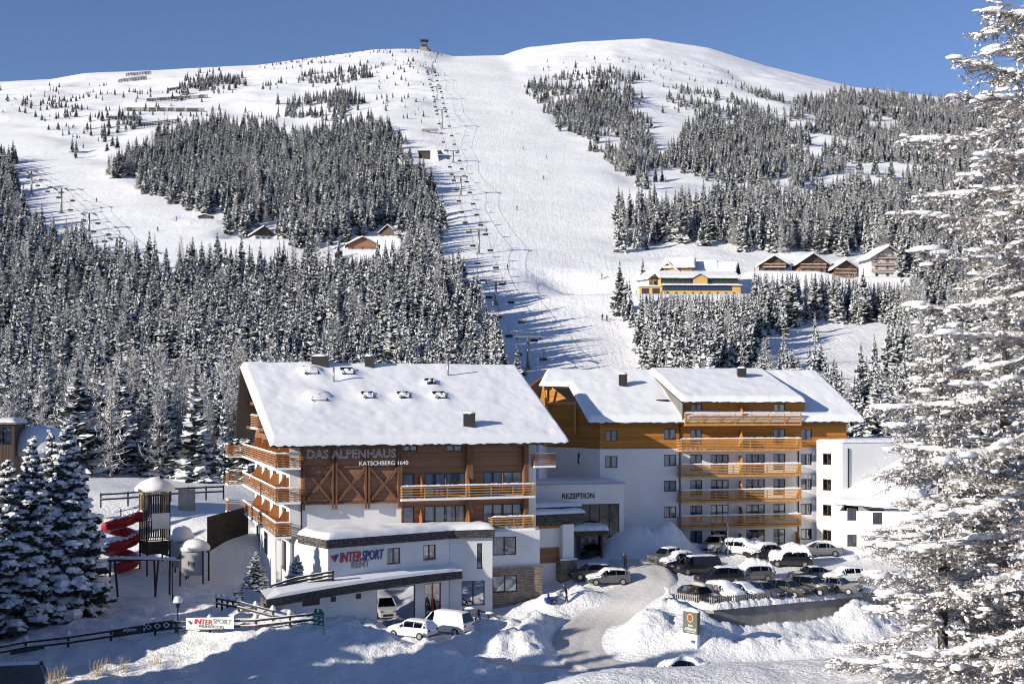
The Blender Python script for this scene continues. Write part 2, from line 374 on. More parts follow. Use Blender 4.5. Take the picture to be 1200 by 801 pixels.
TP += [(0,0,17.6),(-20,0,17.6),(20,0,17.6),(0,-30,22),(-40,-30,22),(40,-30,22),(-70,-30,20),(75,-30,22),
 (-12,25,10),(8,25,12.2),(18,30,12.4),(-25,45,4.5),(-8,45,5.4),(-25,65,1),(-5,65,1.0),(10,65,3),(25,65,4),(40,66,5),(20,82,-1.2),(35,85,-1.0),(55,85,1),
 (5,82,-1.8),(-15,80,-.2),(-45,80,1.5),(-60,60,6),(-75,80,5),(-95,60,9),(-75,110,2.5),(-95,110,5),(-60,140,6.0),(-80,160,7.5),(-46,150,7.4),(-60,152,7.6),(60,100,1),(70,120,3),(80,150,5),(95,90,3),(55,140,3.2),
 (-36,143,6.5),(-10,150,3.2),(15,155,3.5),(40,160,4),(-45,170,7.0),(-20,175,4.6),(10,175,4.8),(45,180,5.5)]
for k in range(6): TP.append((19.6+5.6*k, 106.6+2.79*k, -1.5+.05*k))
TP += [(13.2,109.6,-.5),(11,107,-.6)]
for x in range(640, 1400, 90): q = P(x, 790-max(0, x-800)*.03, 46); TP.append((q.x*.86, 39, q.z-1.9))
for X in np.linspace(-120, 120, 13): TP.append((X, 206, float(H_mtn(X, 206))-.25))
TP = np.array(TP)
def tps_fit(p, z, lam=.02):
    n = len(p); d = np.linalg.norm(p[:,None]-p[None], axis=2)+1e-9
    K = d*d*np.log(d); Pm = np.c_[np.ones(n), p]
    A = np.block([[K+lam*np.eye(n)*100, Pm], [Pm.T, np.zeros((3,3))]])
    return np.linalg.solve(A, np.r_[z, np.zeros(3)])
tps_w = tps_fit(TP[:,:2], TP[:,2])
def tps(X, Y):
    sh = np.shape(X); q = np.c_[np.ravel(X), np.ravel(Y)]; out = np.empty(len(q))
    for a in range(0, len(q), 20000):
        c = q[a:a+20000]; d = np.linalg.norm(c[:,None]-TP[None,:,:2], axis=2)+1e-9
        out[a:a+20000] = (d*d*np.log(d))@tps_w[:-3]+tps_w[-3]+c@tps_w[-2:]
    return out.reshape(sh)
def seg_dist(X, Y, pl):
    best = np.full(np.shape(X), 1e9)
    for (ax, ay), (bx, by) in zip(pl[:-1], pl[1:]):
        dx, dy = bx-ax, by-ay; t = np.clip(((X-ax)*dx+(Y-ay)*dy)/(dx*dx+dy*dy), 0, 1)
        best = np.minimum(best, np.hypot(X-ax-t*dx, Y-ay-t*dy))
    return best
def smooth_pl(pl, n=12):
    pl = [pl[0]]+list(pl)+[pl[-1]]; out = []
    for i in range(1, len(pl)-2):
        p0, p1, p2, p3 = [np.array(q, float) for q in pl[i-1:i+3]]
        for t in np.linspace(0, 1, n, endpoint=False):
            out.append(tuple(.5*(2*p1+(p2-p0)*t+(2*p0-5*p1+4*p2-p3)*t*t+(3*p1-p0-3*p2+p3)*t**3)))
    return out+[tuple(pl[-2])]
ROAD = smooth_pl([(75,99),(50,99.5),(30,100),(18,99.5),(9,100),(6.5,104),(7.5,110),(10.5,116),(13.5,121),(13,127)])
ROAD2 = smooth_pl([(9,99.5),(0,98.5),(-8,101.5),(-14,103.5)])
def ground(X, Y):
    X = np.asarray(X, float); Y = np.asarray(Y, float)
    z = tps(X, Y)
    dr = np.minimum(seg_dist(X, Y, ROAD), seg_dist(X, Y, ROAD2)+1.2)
    off = np.clip((dr-3.0)/1.6, 0, 1); off = off*off*(3-2*off)
    mid = np.clip((Y-70)/15, 0, 1)*np.clip((128-Y)/12, 0, 1)
    lump = fbm(X/3.0, Y/3.0, 21)*.5+fbm(X/1.3, Y/1.3, 25)*.34
    z = z+off*(.30*fbm(X/7, Y/7, 5))+off*mid*lump
    bank = np.exp(-((dr-5.2)/1.7)**2)*np.clip((Y-88)/6, 0, 1)*np.clip((119-Y)/6, 0, 1)
    z = z+bank*(.6+.75*fbm(X/2.4, Y/2.4, 31))
    # clods thrown up by the plough: billowed noise, strongest on the banks and heaps
    chunk = (np.abs(fbm(X/1.5, Y/1.5, 71))*.75+np.abs(fbm(X/.62, Y/.62, 73))*.38)
    rough = np.clip((vnoise(X/7, Y/7, 75)-.32)*3, 0, 1)
    z = z+off*mid*chunk*(.14+.85*np.maximum(rough*np.clip((X+30)/14, 0, 1), np.exp(-((dr-5.2)/2.6)**2)))
    crest = np.exp(-((Y-46)/5)**2)*np.clip((X+2)/6, 0, 1); z = z+crest*(.28*fbm(X/2.2, Y/2.2, 81)+.12*fbm(X/.8, Y/.8, 83))
    # heap in the crook of the driveway, before the sign
    for (cx, cy, a, rX, rY) in HEAPS:
        e = np.exp(-(((X-cx)/rX)**2+((Y-cy)/rY)**2)); z = z+a*e*(1+.35*fbm(X/1.7, Y/1.7, 41))
    return z
HEAPS = [(12.5,107.0,.7,3.6,3.0),(22,104.2,.55,4,1.4),(31,106,.6,4,1.5),(26,104.6,.4,2,1.2),(12.0,132.0,2.6,3.0,2.2),(15.2,131,2.4,3,2.4),(18,132.5,1.7,2.0,2.0),
 (6.5,117.2,1.2,2.6,1.7),(3.5,116.2,.9,3,1.5),
 (-2,109.5,.9,2.6,1.6),(-5,96.5,1.0,5,2.6),(-15,97,1.6,7,2.8),(0.5,104,.9,3,2),(-26.5,99.2,.8,4,1.6),(-22.5,103.5,1.6,3.0,2.4),(-20,102.0,.9,2.5,1.5),(27,117.6,.6,6,1.0)]
HEAPS += [(17+2.1*k+.8*math.sin(k*5), 133.0+.45*k, .7+.35*((k*7)%3)/2, 1.3, 1.2) for k in range(9)]
def axis_(*seg):
    out = [seg[0][0]]
    for lo, hi, st in seg: out += list(lo+np.arange(1, round((hi-lo)/st)+1)*st)
    return np.array(out)
NX = axis_((-125,-48,1.1),(-48,56,.29),(56,125,1.15)); NY = axis_((-45,30,1.5),(30,60,.5),(60,84,.6),(84,127,.29),(127,207,.64))
QX, QY = np.meshgrid(NX, NY); QZ = ground(QX, QY)
def H(X, Y):
    X = np.clip(np.asarray(X, float), NX[0], NX[-1]-1e-6); Y = np.clip(np.asarray(Y, float), NY[0], NY[-1]-1e-6)
    i = np.searchsorted(NX, X, side='right')-1; j = np.searchsorted(NY, Y, side='right')-1; a = (X-NX[i])/(NX[i+1]-NX[i]); b = (Y-NY[j])/(NY[j+1]-NY[j])
    return QZ[j,i]*(1-a)*(1-b)+QZ[j,i+1]*a*(1-b)+QZ[j+1,i]*(1-a)*b+QZ[j+1,i+1]*a*b
def hit(x, y, Y0=60, Y1=200):
    Ys = np.arange(Y0, Y1, .25); X = (x-600)/FPX*Ys; Z = CAMZ+(HOR-y)/FPX*Ys
    k = np.nonzero(H(X, Ys) >= Z)[0]; k = k[0] if len(k) else len(Ys)-1
    return Vector((X[k], Ys[k], float(H(X[k], Ys[k]))))
# carve the flat lot behind the retaining wall before the sheet is made
LOT = [(15.2,112.2),(18.2,109.3),(33.5,117.0),(45,122.8),(52,132),(24,131),(14.5,124)]
dl = inpoly(QX, QY, LOT)
wl = dl.astype(float)
zl = .9+.082*np.clip(QY-111, 0, 30)+.04*fbm(QX/2, QY/2, 77)
QZ = np.where(dl, zl, QZ)
# keep the strip just in front of the wall low
fr = (seg_dist(QX, QY, [(15.2,112.2),(18.2,109.3),(33.5,117.0),(45,122.8)]) < 1.3) & ~dl
QZ = np.where(fr, np.minimum(QZ, -1.6+.05*(QX-18)), QZ)
nr, nc = QX.shape
idx = np.arange(nr*nc).reshape(nr, nc)
F = np.stack([idx[:-1,:-1], idx[:-1,1:], idx[1:,1:], idx[1:,:-1]], -1).reshape(-1, 4)
struct(link('ground', np_mesh('ground', np.stack([QX, QY, QZ], -1).reshape(-1, 3), F, ['snow_lumpy'], smooth=True)))
def ribbon(name, pl, w, lift, mat, taper=0):
    pl = np.array(pl); d = np.gradient(pl, axis=0); d /= np.linalg.norm(d, axis=1)[:,None]
    n = np.c_[-d[:,1], d[:,0]]; offs = np.linspace(-w, w, 13); V = []
    for p, q in zip(pl, n):
        for o in offs:
            o2 = o*(1+.10*fbm(np.array([p[0]/4]), np.array([p[1]/4+(9 if o > 0 else 0)]), 8)[0])
            X = p[0]+q[0]*o2; Y = p[1]+q[1]*o2; V.append((X, Y, float(H(X, Y))))
    V = np.array(V).reshape(len(pl), 13, 3)
    zc = V[:, 3:10, 2].mean(1)
    V[:, 1:-1, 2] = zc[:, None]*.7+V[:, 1:-1, 2]*.3+lift
    V[:, 0, 2] -= .15; V[:, -1, 2] -= .15
    V[:, 1:-1, 2] += .035*np.sin(np.arange(11)*2.1)[None]*(.5+vnoise(pl[:,0]/3, pl[:,1]/3, 5)[:,None])
    ii = np.arange(len(pl)*13).reshape(-1, 13)
    Fq = np.stack([ii[:-1,:-1], ii[1:,:-1], ii[1:,1:], ii[:-1,1:]], -1).reshape(-1, 4)[:, ::-1]
    return struct(link(name, np_mesh(name, V.reshape(-1, 3), Fq, [mat], smooth=True)))
ribbon('road', ROAD, 3.2, .14, 'snow_packed'); ribbon('side_road', ROAD2, 2.0, .10, 'snow_packed')
# ---------------------------------------------------------------- trees
class Acc:
    """collects strips and tubes as numpy blocks"""
    def __init__(s): s.V = []; s.F = []; s.M = []; s.n = 0
    def add(s, V, F, m):
        s.V.append(V); s.F.append(F+s.n); s.M.append(np.full(len(F), m)); s.n += len(V)
    def mesh(s, name, mats, smooth=False):
        return np_mesh(name, np.concatenate(s.V), np.concatenate(s.F), mats, np.concatenate(s.M), smooth)
def strip(acc, pts, w, m, sag=.35, jit=0, r=None):
    """roof-shaped strip along pts (k,3) with half widths w (k,)"""
    pts = np.asarray(pts); k = len(pts); d = np.gradient(pts, axis=0); side = np.c_[-d[:,1], d[:,0], 0*d[:,0]]
    side /= np.maximum(np.linalg.norm(side, axis=1)[:,None], 1e-6); w = np.asarray(w)[:,None]
    dn = np.array([0,0,1.])*w*sag
    L = pts+side*w-dn; R = pts-side*w-dn
    V = np.stack([L, pts, R], 1).reshape(-1, 3)
    if jit: V = V+r.normal(0, jit, V.shape)
    i = np.arange(k-1)*3
    F = np.concatenate([np.stack([i,i+3,i+4,i+1],1), np.stack([i+1,i+4,i+5,i+2],1)])
    acc.add(V, F, m)
def ptube(acc, pts, rad, m, n=5):
    pts = np.asarray(pts, float); k = len(pts); d = np.gradient(pts, axis=0); d /= np.maximum(np.linalg.norm(d, axis=1)[:,None], 1e-6)
    up = np.where(np.abs(d[:,2:3]) < .9, np.array([[0,0,1.]]), np.array([[1.,0,0]]))
    x = np.cross(d, up); x /= np.linalg.norm(x, axis=1)[:,None]; y = np.cross(x, d)
    a = np.arange(n)*2*np.pi/n
    V = (pts[:,None]+np.asarray(rad)[:,None,None]*(np.cos(a)[None,:,None]*x[:,None]+np.sin(a)[None,:,None]*y[:,None])).reshape(-1, 3)
    ii = np.arange(k*n).reshape(k, n); jj = np.roll(ii, -1, 1)
    acc.add(V, np.stack([ii[:-1], ii[1:], jj[1:], jj[:-1]], -1).reshape(-1, 4), m)
def trunk_mesh(name, H_, r0, seed, mat='bark'):
    r = np.random.default_rng(seed); a = Acc(); k = 7
    z = np.linspace(-.6, H_*.97, k); b = np.cumsum(r.normal(0, .03, (k,2)), 0)
    ptube(a, np.c_[b, z], r0*np.linspace(1.1, .06, k)*np.r_[1.25, np.ones(k-1)], 0, 7)
    return a.mesh(name, [mat], True)
def spruce_mesh(name, H_, R, whorls, nb, seed, twigs=0, snowp=.75, base=.05, pw=.9, mats=('needles','snow_tree'), clump=1.0, gap=0.0):
    r = np.random.default_rng(seed); a = Acc()
    ang0 = 0
    for i in range(whorls):
        h = base+(1-base)*(i/whorls)**.93; Lw = R*max(.05, (1-h))**pw
        z0 = h*H_; n = max(4, int(round(nb*(.55+.45*(1-h))))); ang0 += r.uniform(.3, 1.5)
        for j in range(n):
            if r.random() < gap: continue
            th = ang0+2*np.pi*j/n+r.normal(0, .13); L = Lw*r.uniform(.62, 1.15)
            c, s = np.cos(th), np.sin(th); zz = z0+r.normal(0, .012)*H_
            t = np.array([0, .34, .68, 1.]); drop = L*(.10+.42*(1-h))*r.uniform(.7, 1.3)
            zs = zz+L*.10*(1-h)-drop*(t**1.3)+.16*L*t**3
            P_ = np.c_[c*L*t, s*L*t, zs]+np.r_[0, 1, 1, 1][:,None]*r.normal(0, .03*L, (4,3))
            w = L*np.array([.10, .27, .22, .02])*r.uniform(.8, 1.3)*(1.0 if not twigs else .42)+.03
            strip(a, P_, w, 0, .55, .02*L, r)
            if not twigs:   # hanging needle skirt
                Q = P_.copy(); Q[:,2] -= .10*L+.12; strip(a, Q, w*1.15, 0 if r.random() < .62 else 1, 1.1, .03*L, r)
            if r.random() < snowp:
                q = P_.copy(); q[:,2] += .05+.02*L; k0 = 1 if r.random() < .75 else 0
                q = q[k0:]; ww = (w[k0:]*r.uniform(.6, 1.0)*clump); ww[-1] = max(ww[-1], .05)
                strip(a, q, ww+.02, 1, .75, .015*L, r)
            for k in range(twigs):
                u = .22+.78*(k+r.random()*.7)/twigs; b = np.array([np.interp(u, t, P_[:,q]) for q in range(3)])
                sg = 1 if k % 2 else -1; ta = th+sg*r.uniform(.5, 1.05); tl = L*(.42*(1-u)+.14)*r.uniform(.7, 1.2)+.15
                e = b+np.array([np.cos(ta)*tl, np.sin(ta)*tl, -tl*r.uniform(.15, .6)]); mdl = (b+e)/2+np.array([0,0,.06*tl])
                Pt = np.stack([b, mdl, e]); wt = tl*np.array([.10, .30, .03])+.03
                strip(a, Pt, wt, 0, .7, .025, r)
                Pd = Pt.copy(); Pd[:,2] -= .13*tl+.05; strip(a, Pd, wt*1.2, 0, 1.2, .04, r)
                if r.random() < snowp*.8:
                    Ps = Pt.copy(); Ps[:,2] += .05+.05*clump*r.random(); strip(a, Ps, wt*r.uniform(.7, 1.15)*clump+.03, 1, .8, .03, r)
            if twigs and r.random() < snowp:   # thick pad of snow weighing the bough tip down
                u = r.uniform(.55, .95); b = np.array([np.interp(u, t, P_[:,q]) for q in range(3)]); b[2] += .10
                pad(a, b, (.10+.13*L*r.uniform(.6, 1.2))*clump, th, r, 1)
    # leader
    strip(a, np.array([[0,0,H_*.9],[.03,0,H_*.96],[0,.02,H_*1.01]]), np.array([.12,.09,.02])*R/2, 0, 1.2)
    return a.mesh(name, list(mats), False)
def pad(acc, c, s, th, r, m, el=1.5):
    """rounded irregular cushion of snow"""
    n = 7; V = []
    for k, (rr, zz) in enumerate(((.75,-.32),(1.0,-.02),(.62,.36))):
        for i in range(n):
            q = rr*(1+r.uniform(-.2, .2)); b = 2*np.pi*i/n
            x, y = q*np.cos(b)*el, q*np.sin(b)
            V.append((x*np.cos(th)-y*np.sin(th), x*np.sin(th)+y*np.cos(th), zz+r.uniform(-.06, .06)))
    V.append((0,0,.5)); V = np.array(V)*s+np.asarray(c)
    F = [(k*n+i, k*n+(i+1)%n, (k+1)*n+(i+1)%n, (k+1)*n+i) for k in range(2) for i in range(n)]
    F += [(14+i, 14+(i+1)%n, 21, 21) for i in range(n)]
    F = np.array(F); tri = F[14:]
    acc.add(V, np.concatenate([F[:14], np.stack([tri[:,0], tri[:,1], tri[:,2], tri[:,2]],1)]), m)
def larch_mesh(name, H_, R, limbs, seed):
    """leafless frosted larch for the far slopes: fine rising twigs, no solid surface"""
    r = np.random.default_rng(seed); a = Acc()
    for i in range(limbs):
        h = .10+.88*((i+r.random())/limbs); L = R*(1-h)**.8*r.uniform(.6, 1.1)+.25; th = r.uniform(0, 2*np.pi)
        t = np.array([0,.5,1.]); P_ = np.c_[np.cos(th)*L*t, np.sin(th)*L*t, h*H_+L*(.10*t+.22*t*t)-.08*L]
        strip(a, P_, np.array([.05,.05,.02])+.012*L, 1 if r.random() < .45 else 0, .6)
        for k in range(9):
            u = r.uniform(.15, 1); b = np.array([np.interp(u, t, P_[:,q]) for q in range(3)])
            e = b+r.normal(0, 1, 3)*np.array([.28,.28,.2])*L*.8+np.array([0,0,.05*L])
            strip(a, np.stack([b, e]), np.array([.05+.014*L, .02]), 1 if r.random() < .45 else 0, .5)
    return a.mesh(name, ['larch_frost','snow_tree'], False)
KINDS = []   # (crown, trunk, nominal height)
for q, (hh, rr, wh, nb, sd_, sp) in enumerate([(14,2.7,21,9,1,.92),(14,2.4,20,9,2,.80),(14,3.1,20,10,3,1.0),(14,2.6,21,9,4,.95)]):
    KINDS.append((spruce_mesh('conifer_crown', hh, rr, wh, nb, sd_, snowp=sp, clump=1.25), trunk_mesh('trunk', hh, .2, sd_), hh, 'snow-dusted dark spruce packed in the forest on the mountain slope', 'spruces of the mountain forest'))
KINDS.append((larch_mesh('larch_crown', 14, 3.0, 120, 7), trunk_mesh('trunk', 14, .2, 7, 'larch_twig'), 14, 'pale frosted bare larch among the dark spruces of the slope', 'frosted larches of the mountain forest'))
KINDS.append((larch_mesh('larch_crown', 14, 3.6, 130, 8), trunk_mesh('trunk', 14, .2, 8, 'larch_twig'), 14, 'pale frosted bare larch among the dark spruces of the slope', 'frosted larches of the mountain forest'))
FOREST = [  # (polygon of tree feet in the photo, density, mean height, larch share)
 ([(-250,245),(0,238),(18,262),(70,292),(130,326),(230,326),(320,328),(400,318),(432,322),(508,306),(538,345),(578,425),(596,470),(610,600),(-250,640)], 1.0, 14.5, .10),
 ([(125,207),(165,205),(168,226),(215,246),(236,258),(250,250),(296,280),(300,262),(322,262),(325,284),(385,291),(405,284),(440,264),(470,268),(470,300),(512,300),(514,255),(498,225),(482,200),(462,190),(430,178),(380,172),(340,172),(300,156),(240,152),(190,170)], .95, 12.5, .06),
 ([(340,172),(380,172),(430,178),(462,190),(470,166),(455,150),(400,140),(360,150)], .55, 9.5, .03),
 ([(-60,190),(12,192),(18,240),(-60,238)], .9, 13, .0),
 ([(75,138),(110,122),(125,128),(120,140),(80,145)], .35, 7, 0), ([(50,128),(80,118),(90,130),(60,134)], .2, 6, 0),
 ([(140,135),(160,140),(165,160),(130,165)], .3, 7, 0), ([(80,165),(95,165),(95,180),(80,180)], .4, 8, 0), ([(115,150),(130,155),(128,172),(115,172)], .4, 8, 0),
 ([(195,112),(240,92),(290,92),(285,100),(230,112)], .55, 7, 0), ([(300,92),(330,88),(335,98),(305,104)], .3, 6, 0), ([(352,92),(425,80),(432,92),(400,98),(360,98)], .45, 6.5, 0),
 ([(325,125),(370,112),(410,108),(425,120),(395,135),(340,142)], .5, 8, 0), ([(430,60),(520,60),(505,140),(470,150),(440,120)], .08, 4, 0), ([(300,73),(420,62),(430,72),(300,84)], .14, 3.5, 0),
 ([(620,70),(760,62),(900,100),(780,105),(640,95)], .07, 3.5, 0),
 ([(0,110),(130,100),(330,140),(200,165),(90,165),(0,135)], .10, 5, 0),
 ([(618,105),(640,96),(690,84),(745,86),(742,102),(700,100),(660,112),(640,125)], .4, 7.5, 0),
 ([(640,125),(690,108),(735,108),(752,118),(738,135),(755,150),(765,175),(778,212),(752,222),(735,205),(712,190),(690,165),(660,145)], .62, 9.5, .03),
 ([(775,112),(800,104),(850,106),(920,112),(935,130),(905,140),(830,135),(785,128)], .35, 7, 0),
 ([(795,165),(830,135),(905,140),(940,165),(950,190),(962,210),(905,222),(840,208),(800,200),(780,195)], .75, 10.5, .03),
 ([(915,128),(960,112),(1010,112),(1120,125),(1300,140),(1300,175),(1110,160),(1040,168),(985,165),(940,150)], .6, 9, .05),
 ([(960,185),(1010,170),(1120,170),(1300,180),(1300,290),(1060,262),(1000,228),(975,210)], .5, 11, .08),
 ([(722,292),(732,268),(745,258),(800,250),(850,240),(950,244),(1000,240),(1060,255),(1200,262),(1300,270),(1300,312),(1060,300),(1010,298),(975,300),(930,298),(870,290),(780,284),(760,290)], 1.0, 14.5, .08),
 ([(695,322),(712,312),(714,326),(700,330)], .7, 9, 0),
 ([(735,372),(748,352),(800,352),(870,352),(880,346),(900,362),(960,352),(1000,352),(1050,345),(1050,378),(1010,380),(960,378),(900,384),(880,418),(890,445),(800,480),(762,440)], .95, 13.5, .10),
 ([(880,326),(1062,332),(1062,348),(880,346)], .6, 8.5, .05),
 ([(885,392),(950,390),(1010,400),(905,425)], .07, 11, .0),
 ([(1060,300),(1300,312),(1300,560),(1010,560),(890,520),(880,472),(905,466),(1000,470),(1032,450),(1046,385)], .95, 13.5, .22),
]
EXTRA = [(880,440,16),(895,448,14),(918,452,12),(838,452,15),(860,438,14),(935,444,11),(755,432,13),(108,292,9)]
st = 4.4
cx_, cy_ = np.meshgrid(np.arange(-640, 640, st), np.arange(186, 1345, st))
X = (cx_+rng.uniform(-.48, .48, cx_.shape)*st).ravel(); Y = (cy_+rng.uniform(-.48, .48, cx_.shape)*st).ravel()
ok = np.abs(X/Y) < .52; X = X[ok]; Y = Y[ok]
Z = np.where(Y < 205, H(X, Y), H_mtn(X, Y)); px, py = pix(X, Y, Z)
keep = np.zeros(len(X), bool); hts = np.zeros(len(X)); lar = np.zeros(len(X))
pat = vnoise(X/22, Y/30, 61)*.6+vnoise(X/9, Y/11, 63)*.4
wx_ = (vnoise(X/16, Y/16, 91)-.5)*20+rng.normal(0, 4.5, len(X)); wy_ = (vnoise(X/16, Y/16, 95)-.5)*10+rng.normal(0, 2.6, len(X))
for poly, den, hm, ls in FOREST:
    m = inpoly(px+wx_, py+wy_, poly) & ~keep
    pr = np.full(len(X), den) if den > .9 else np.clip((pat-(.62-den*.42))*6, 0, 1)*min(1, den+.45) if den > .15 else np.full(len(X), den)*np.clip((pat-.35)*5, 0, 2)
    m &= rng.random(len(X)) < pr
    keep |= m; hts[m] = hm; lar[m] = ls
near_ = (px < 330) & (Y < 250)   # larches fringe the foot of the left forest
lar = np.where(near_, .5, lar)
# gaps between trunks of one stand: keep forest off the buildings
for bx0, bx1, by0, by1 in [(-42, 12, 100, 146), (0, 52, 110, 160), (-60, -22, 110, 150)]:
    keep &= ~((X > bx0) & (X < bx1) & (Y > by0) & (Y < by1))
for hx, hY in ((425,490),(455,520),(309,522),(240,556),(907,474),(952,472),(990,472),(1040,458),(790,446),(812,448),(838,450),(860,448),(768,442)):
    keep &= ~((np.abs(X-(hx-600)/FPX*hY) < 9.5) & (Y > hY-6) & (Y < hY+13))
X, Y, Z, px, py, hts, lar = [q[keep] for q in (X, Y, Z, px, py, hts, lar)]
ex = [(*hit_mtn(a, b), c) for a, b, c in EXTRA]
X = np.r_[X, [e[0] for e in ex]]; Y = np.r_[Y, [e[1] for e in ex]]; Z = np.r_[Z, [e[2] for e in ex]]
hts = np.r_[hts, [e[3] for e in ex]]; lar = np.r_[lar, np.zeros(len(ex))]; px, py = pix(X, Y, Z)
n = len(X); hh = hts*(.45+.9*rng.random(n)**.75); kind = np.where(rng.random(n) < lar, 4+rng.integers(0, 2, n), rng.integers(0, 4, n))
hh = np.where(kind >= 4, hh*.95, hh); wid = rng.uniform(.75, 1.4, n); rot = rng.uniform(0, 6.28, n)
hpx = hh/Y*FPX
for x0, x1, yb, Yb in [(402,450,300,490),(441,472,283,520),(294,327,280,522),(230,252,258,556),(744,880,346,440),(888,926,322,474),(932,975,322,472),(972,1008,323,472),(1016,1062,332,458)]:
    bad = (px > x0-3) & (px < x1+3) & (Y < Yb+8) & (py-hpx < yb-4) & (py > yb-3)
    hh = np.where(bad, np.maximum(2.5, (py-yb+3)/FPX*Y), hh)
hpx = hh/Y*FPX
# how much of each tree shows: hidden ones behind the buildings count less
vis = (px > -10) & (px < 1210) & (py-hpx < 560) & ~((px > 300) & (px < 1000) & (py-hpx > 425)) & ~(px > 1080)
# only treetops in front count: a tree is largest in view if few nearer trees cover it
order = np.argsort(-(hpx*vis))[:300]
sel_ = np.zeros(n, bool); sel_[order] = True
firsts = {}
for i in order:
    k = int(kind[i]); cm, tm, nh, lab, grp = KINDS[k]; s = hh[i]/nh
    o = thing('larch_tree' if k >= 4 else 'spruce_tree', lab, 'tree', (X[i], Y[i], Z[i]-.2), rot[i], grp); o.scale = (s*wid[i], s*wid[i], s)
    c = link('crown', cm, o); link('trunk', tm, o)
    firsts.setdefault(k, c)
rest = ~sel_
def forest_stuff(name, m, label):
    me = bpy.data.meshes.new(name); k = int(m.sum()); me.vertices.add(k)
    me.vertices.foreach_set('co', np.c_[X[m], Y[m], Z[m]-.2].astype(np.float32).ravel())
    for an, ty, arr in (('kind_i','INT',kind[m]), ('rotz','FLOAT',rot[m])):
        at = me.attributes.new(an, ty, 'POINT'); at.data.foreach_set('value', arr.astype(np.int32 if ty == 'INT' else np.float32))
    at = me.attributes.new('scl','FLOAT_VECTOR','POINT'); s = hh[m]/14
    at.data.foreach_set('vector', np.c_[s*wid[m], s*wid[m], s].astype(np.float32).ravel())
    o = tag(link(name, me), label, 'forest'); o['kind'] = 'stuff'
    g = bpy.data.node_groups.new('forest_scatter', 'GeometryNodeTree')
    g.interface.new_socket('Geometry', in_out='INPUT', socket_type='NodeSocketGeometry'); g.interface.new_socket('Geometry', in_out='OUTPUT', socket_type='NodeSocketGeometry')
    gi = g.nodes.new('NodeGroupInput'); go = g.nodes.new('NodeGroupOutput'); mp = g.nodes.new('GeometryNodeMeshToPoints'); g.links.new(gi.outputs[0], mp.inputs[0])
    ip = g.nodes.new('GeometryNodeInstanceOnPoints'); ip.inputs['Pick Instance'].default_value = True
    jn = g.nodes.new('GeometryNodeGeometryToInstance')
    for k in range(len(KINDS)-1, -1, -1):
        oi = g.nodes.new('GeometryNodeObjectInfo'); oi.inputs['Object'].default_value = firsts[k]; oi.transform_space = 'ORIGINAL'
        g.links.new(oi.outputs['Geometry'], jn.inputs[0])
    def attr(nm, ty):
        a = g.nodes.new('GeometryNodeInputNamedAttribute'); a.data_type = ty; a.inputs[0].default_value = nm; return a.outputs[0]
    cb = g.nodes.new('ShaderNodeCombineXYZ'); g.links.new(attr('rotz','FLOAT'), cb.inputs[2])
    g.links.new(mp.outputs[0], ip.inputs['Points']); g.links.new(jn.outputs[0], ip.inputs['Instance'])
    g.links.new(attr('kind_i','INT'), ip.inputs['Instance Index']); g.links.new(cb.outputs[0], ip.inputs['Rotation']); g.links.new(attr('scl','FLOAT_VECTOR'), ip.inputs['Scale'])
    g.links.new(ip.outputs[0], go.inputs[0])
    md = o.modifiers.new('scatter', 'NODES'); md.node_group = g
for k in range(len(KINDS)):
    if k not in firsts:
        i = np.nonzero(rest & (kind == k))[0][0]; cm, tm, nh, lab, grp = KINDS[k]; s = hh[i]/nh
        o = thing('larch_tree' if k >= 4 else 'spruce_tree', lab, 'tree', (X[i], Y[i], Z[i]-.2), rot[i], grp); o.scale = (s*wid[i], s*wid[i], s)
        firsts[k] = link('crown', cm, o); link('trunk', tm, o); rest[i] = False
forest_stuff('forest', rest, 'far snow-dusted conifer forest covering the mountain slopes')
print('forest', n, 'individual', len(order))
# ---------------------------------------------------------------- near spruces on the left, below the playground
HERO = [spruce_mesh('hero_crown', 17, 4.2, 30, 10, 21, twigs=9, snowp=.95, base=.08, pw=.82, clump=1.45), spruce_mesh('hero_crown', 17, 3.7, 30, 9, 22, twigs=9, snowp=.95, base=.05, pw=.85, clump=1.5)]
HT = [trunk_mesh('trunk', 17, .32, 31), trunk_mesh('trunk', 17, .28, 32)]
def hero(x, yb, ytop, k, lab, group, rz, wide=1, Y=None, name='spruce_tree'):
    p = hit(x, yb) if Y is None else Vector(((x-600)/FPX*Y, Y, float(H((x-600)/FPX*Y, Y))))
    h = (yb-ytop)/FPX*p.y if ytop is not None else 17; s = h/17
    o = thing(name, lab, 'tree', (p.x, p.y, p.z-.1), rz, group); o.scale = (s*wide, s*wide, s)
    link('crown', HERO[k], o); link('trunk', HT[k], o); return o
hero(80, 722, 494, 0, 'tall snow-laden spruce standing next to the red spiral slide', None, .4, .98)
hero(38, 728, 508, 1, 'slender snow-laden spruce standing between the tall one by the red slide and the broad one', None, 1.4, 1.0)
hero(8, 735, 538, 0, 'broad snow-laden spruce at the end of the spruce row farthest from the red slide', None, 2.2, 1.15)
hero(-32, 730, 500, 1, 'snow-laden spruce just past the end of the row by the red slide', None, 3.2, 1.1)
hero(60, 700, 500, 1, 'snow-laden spruce half hidden behind the tall one by the red slide', None, 4.1, .95)
hero(348, 690, 616, 1, 'young snowy spruce against the corner of the ski rental wing', None, .2, 1.55, Y=106.5)
hero(300, 700, 646, 0, 'smallest young snowy spruce by the wooden rail fence', None, 1.2, 1.5)
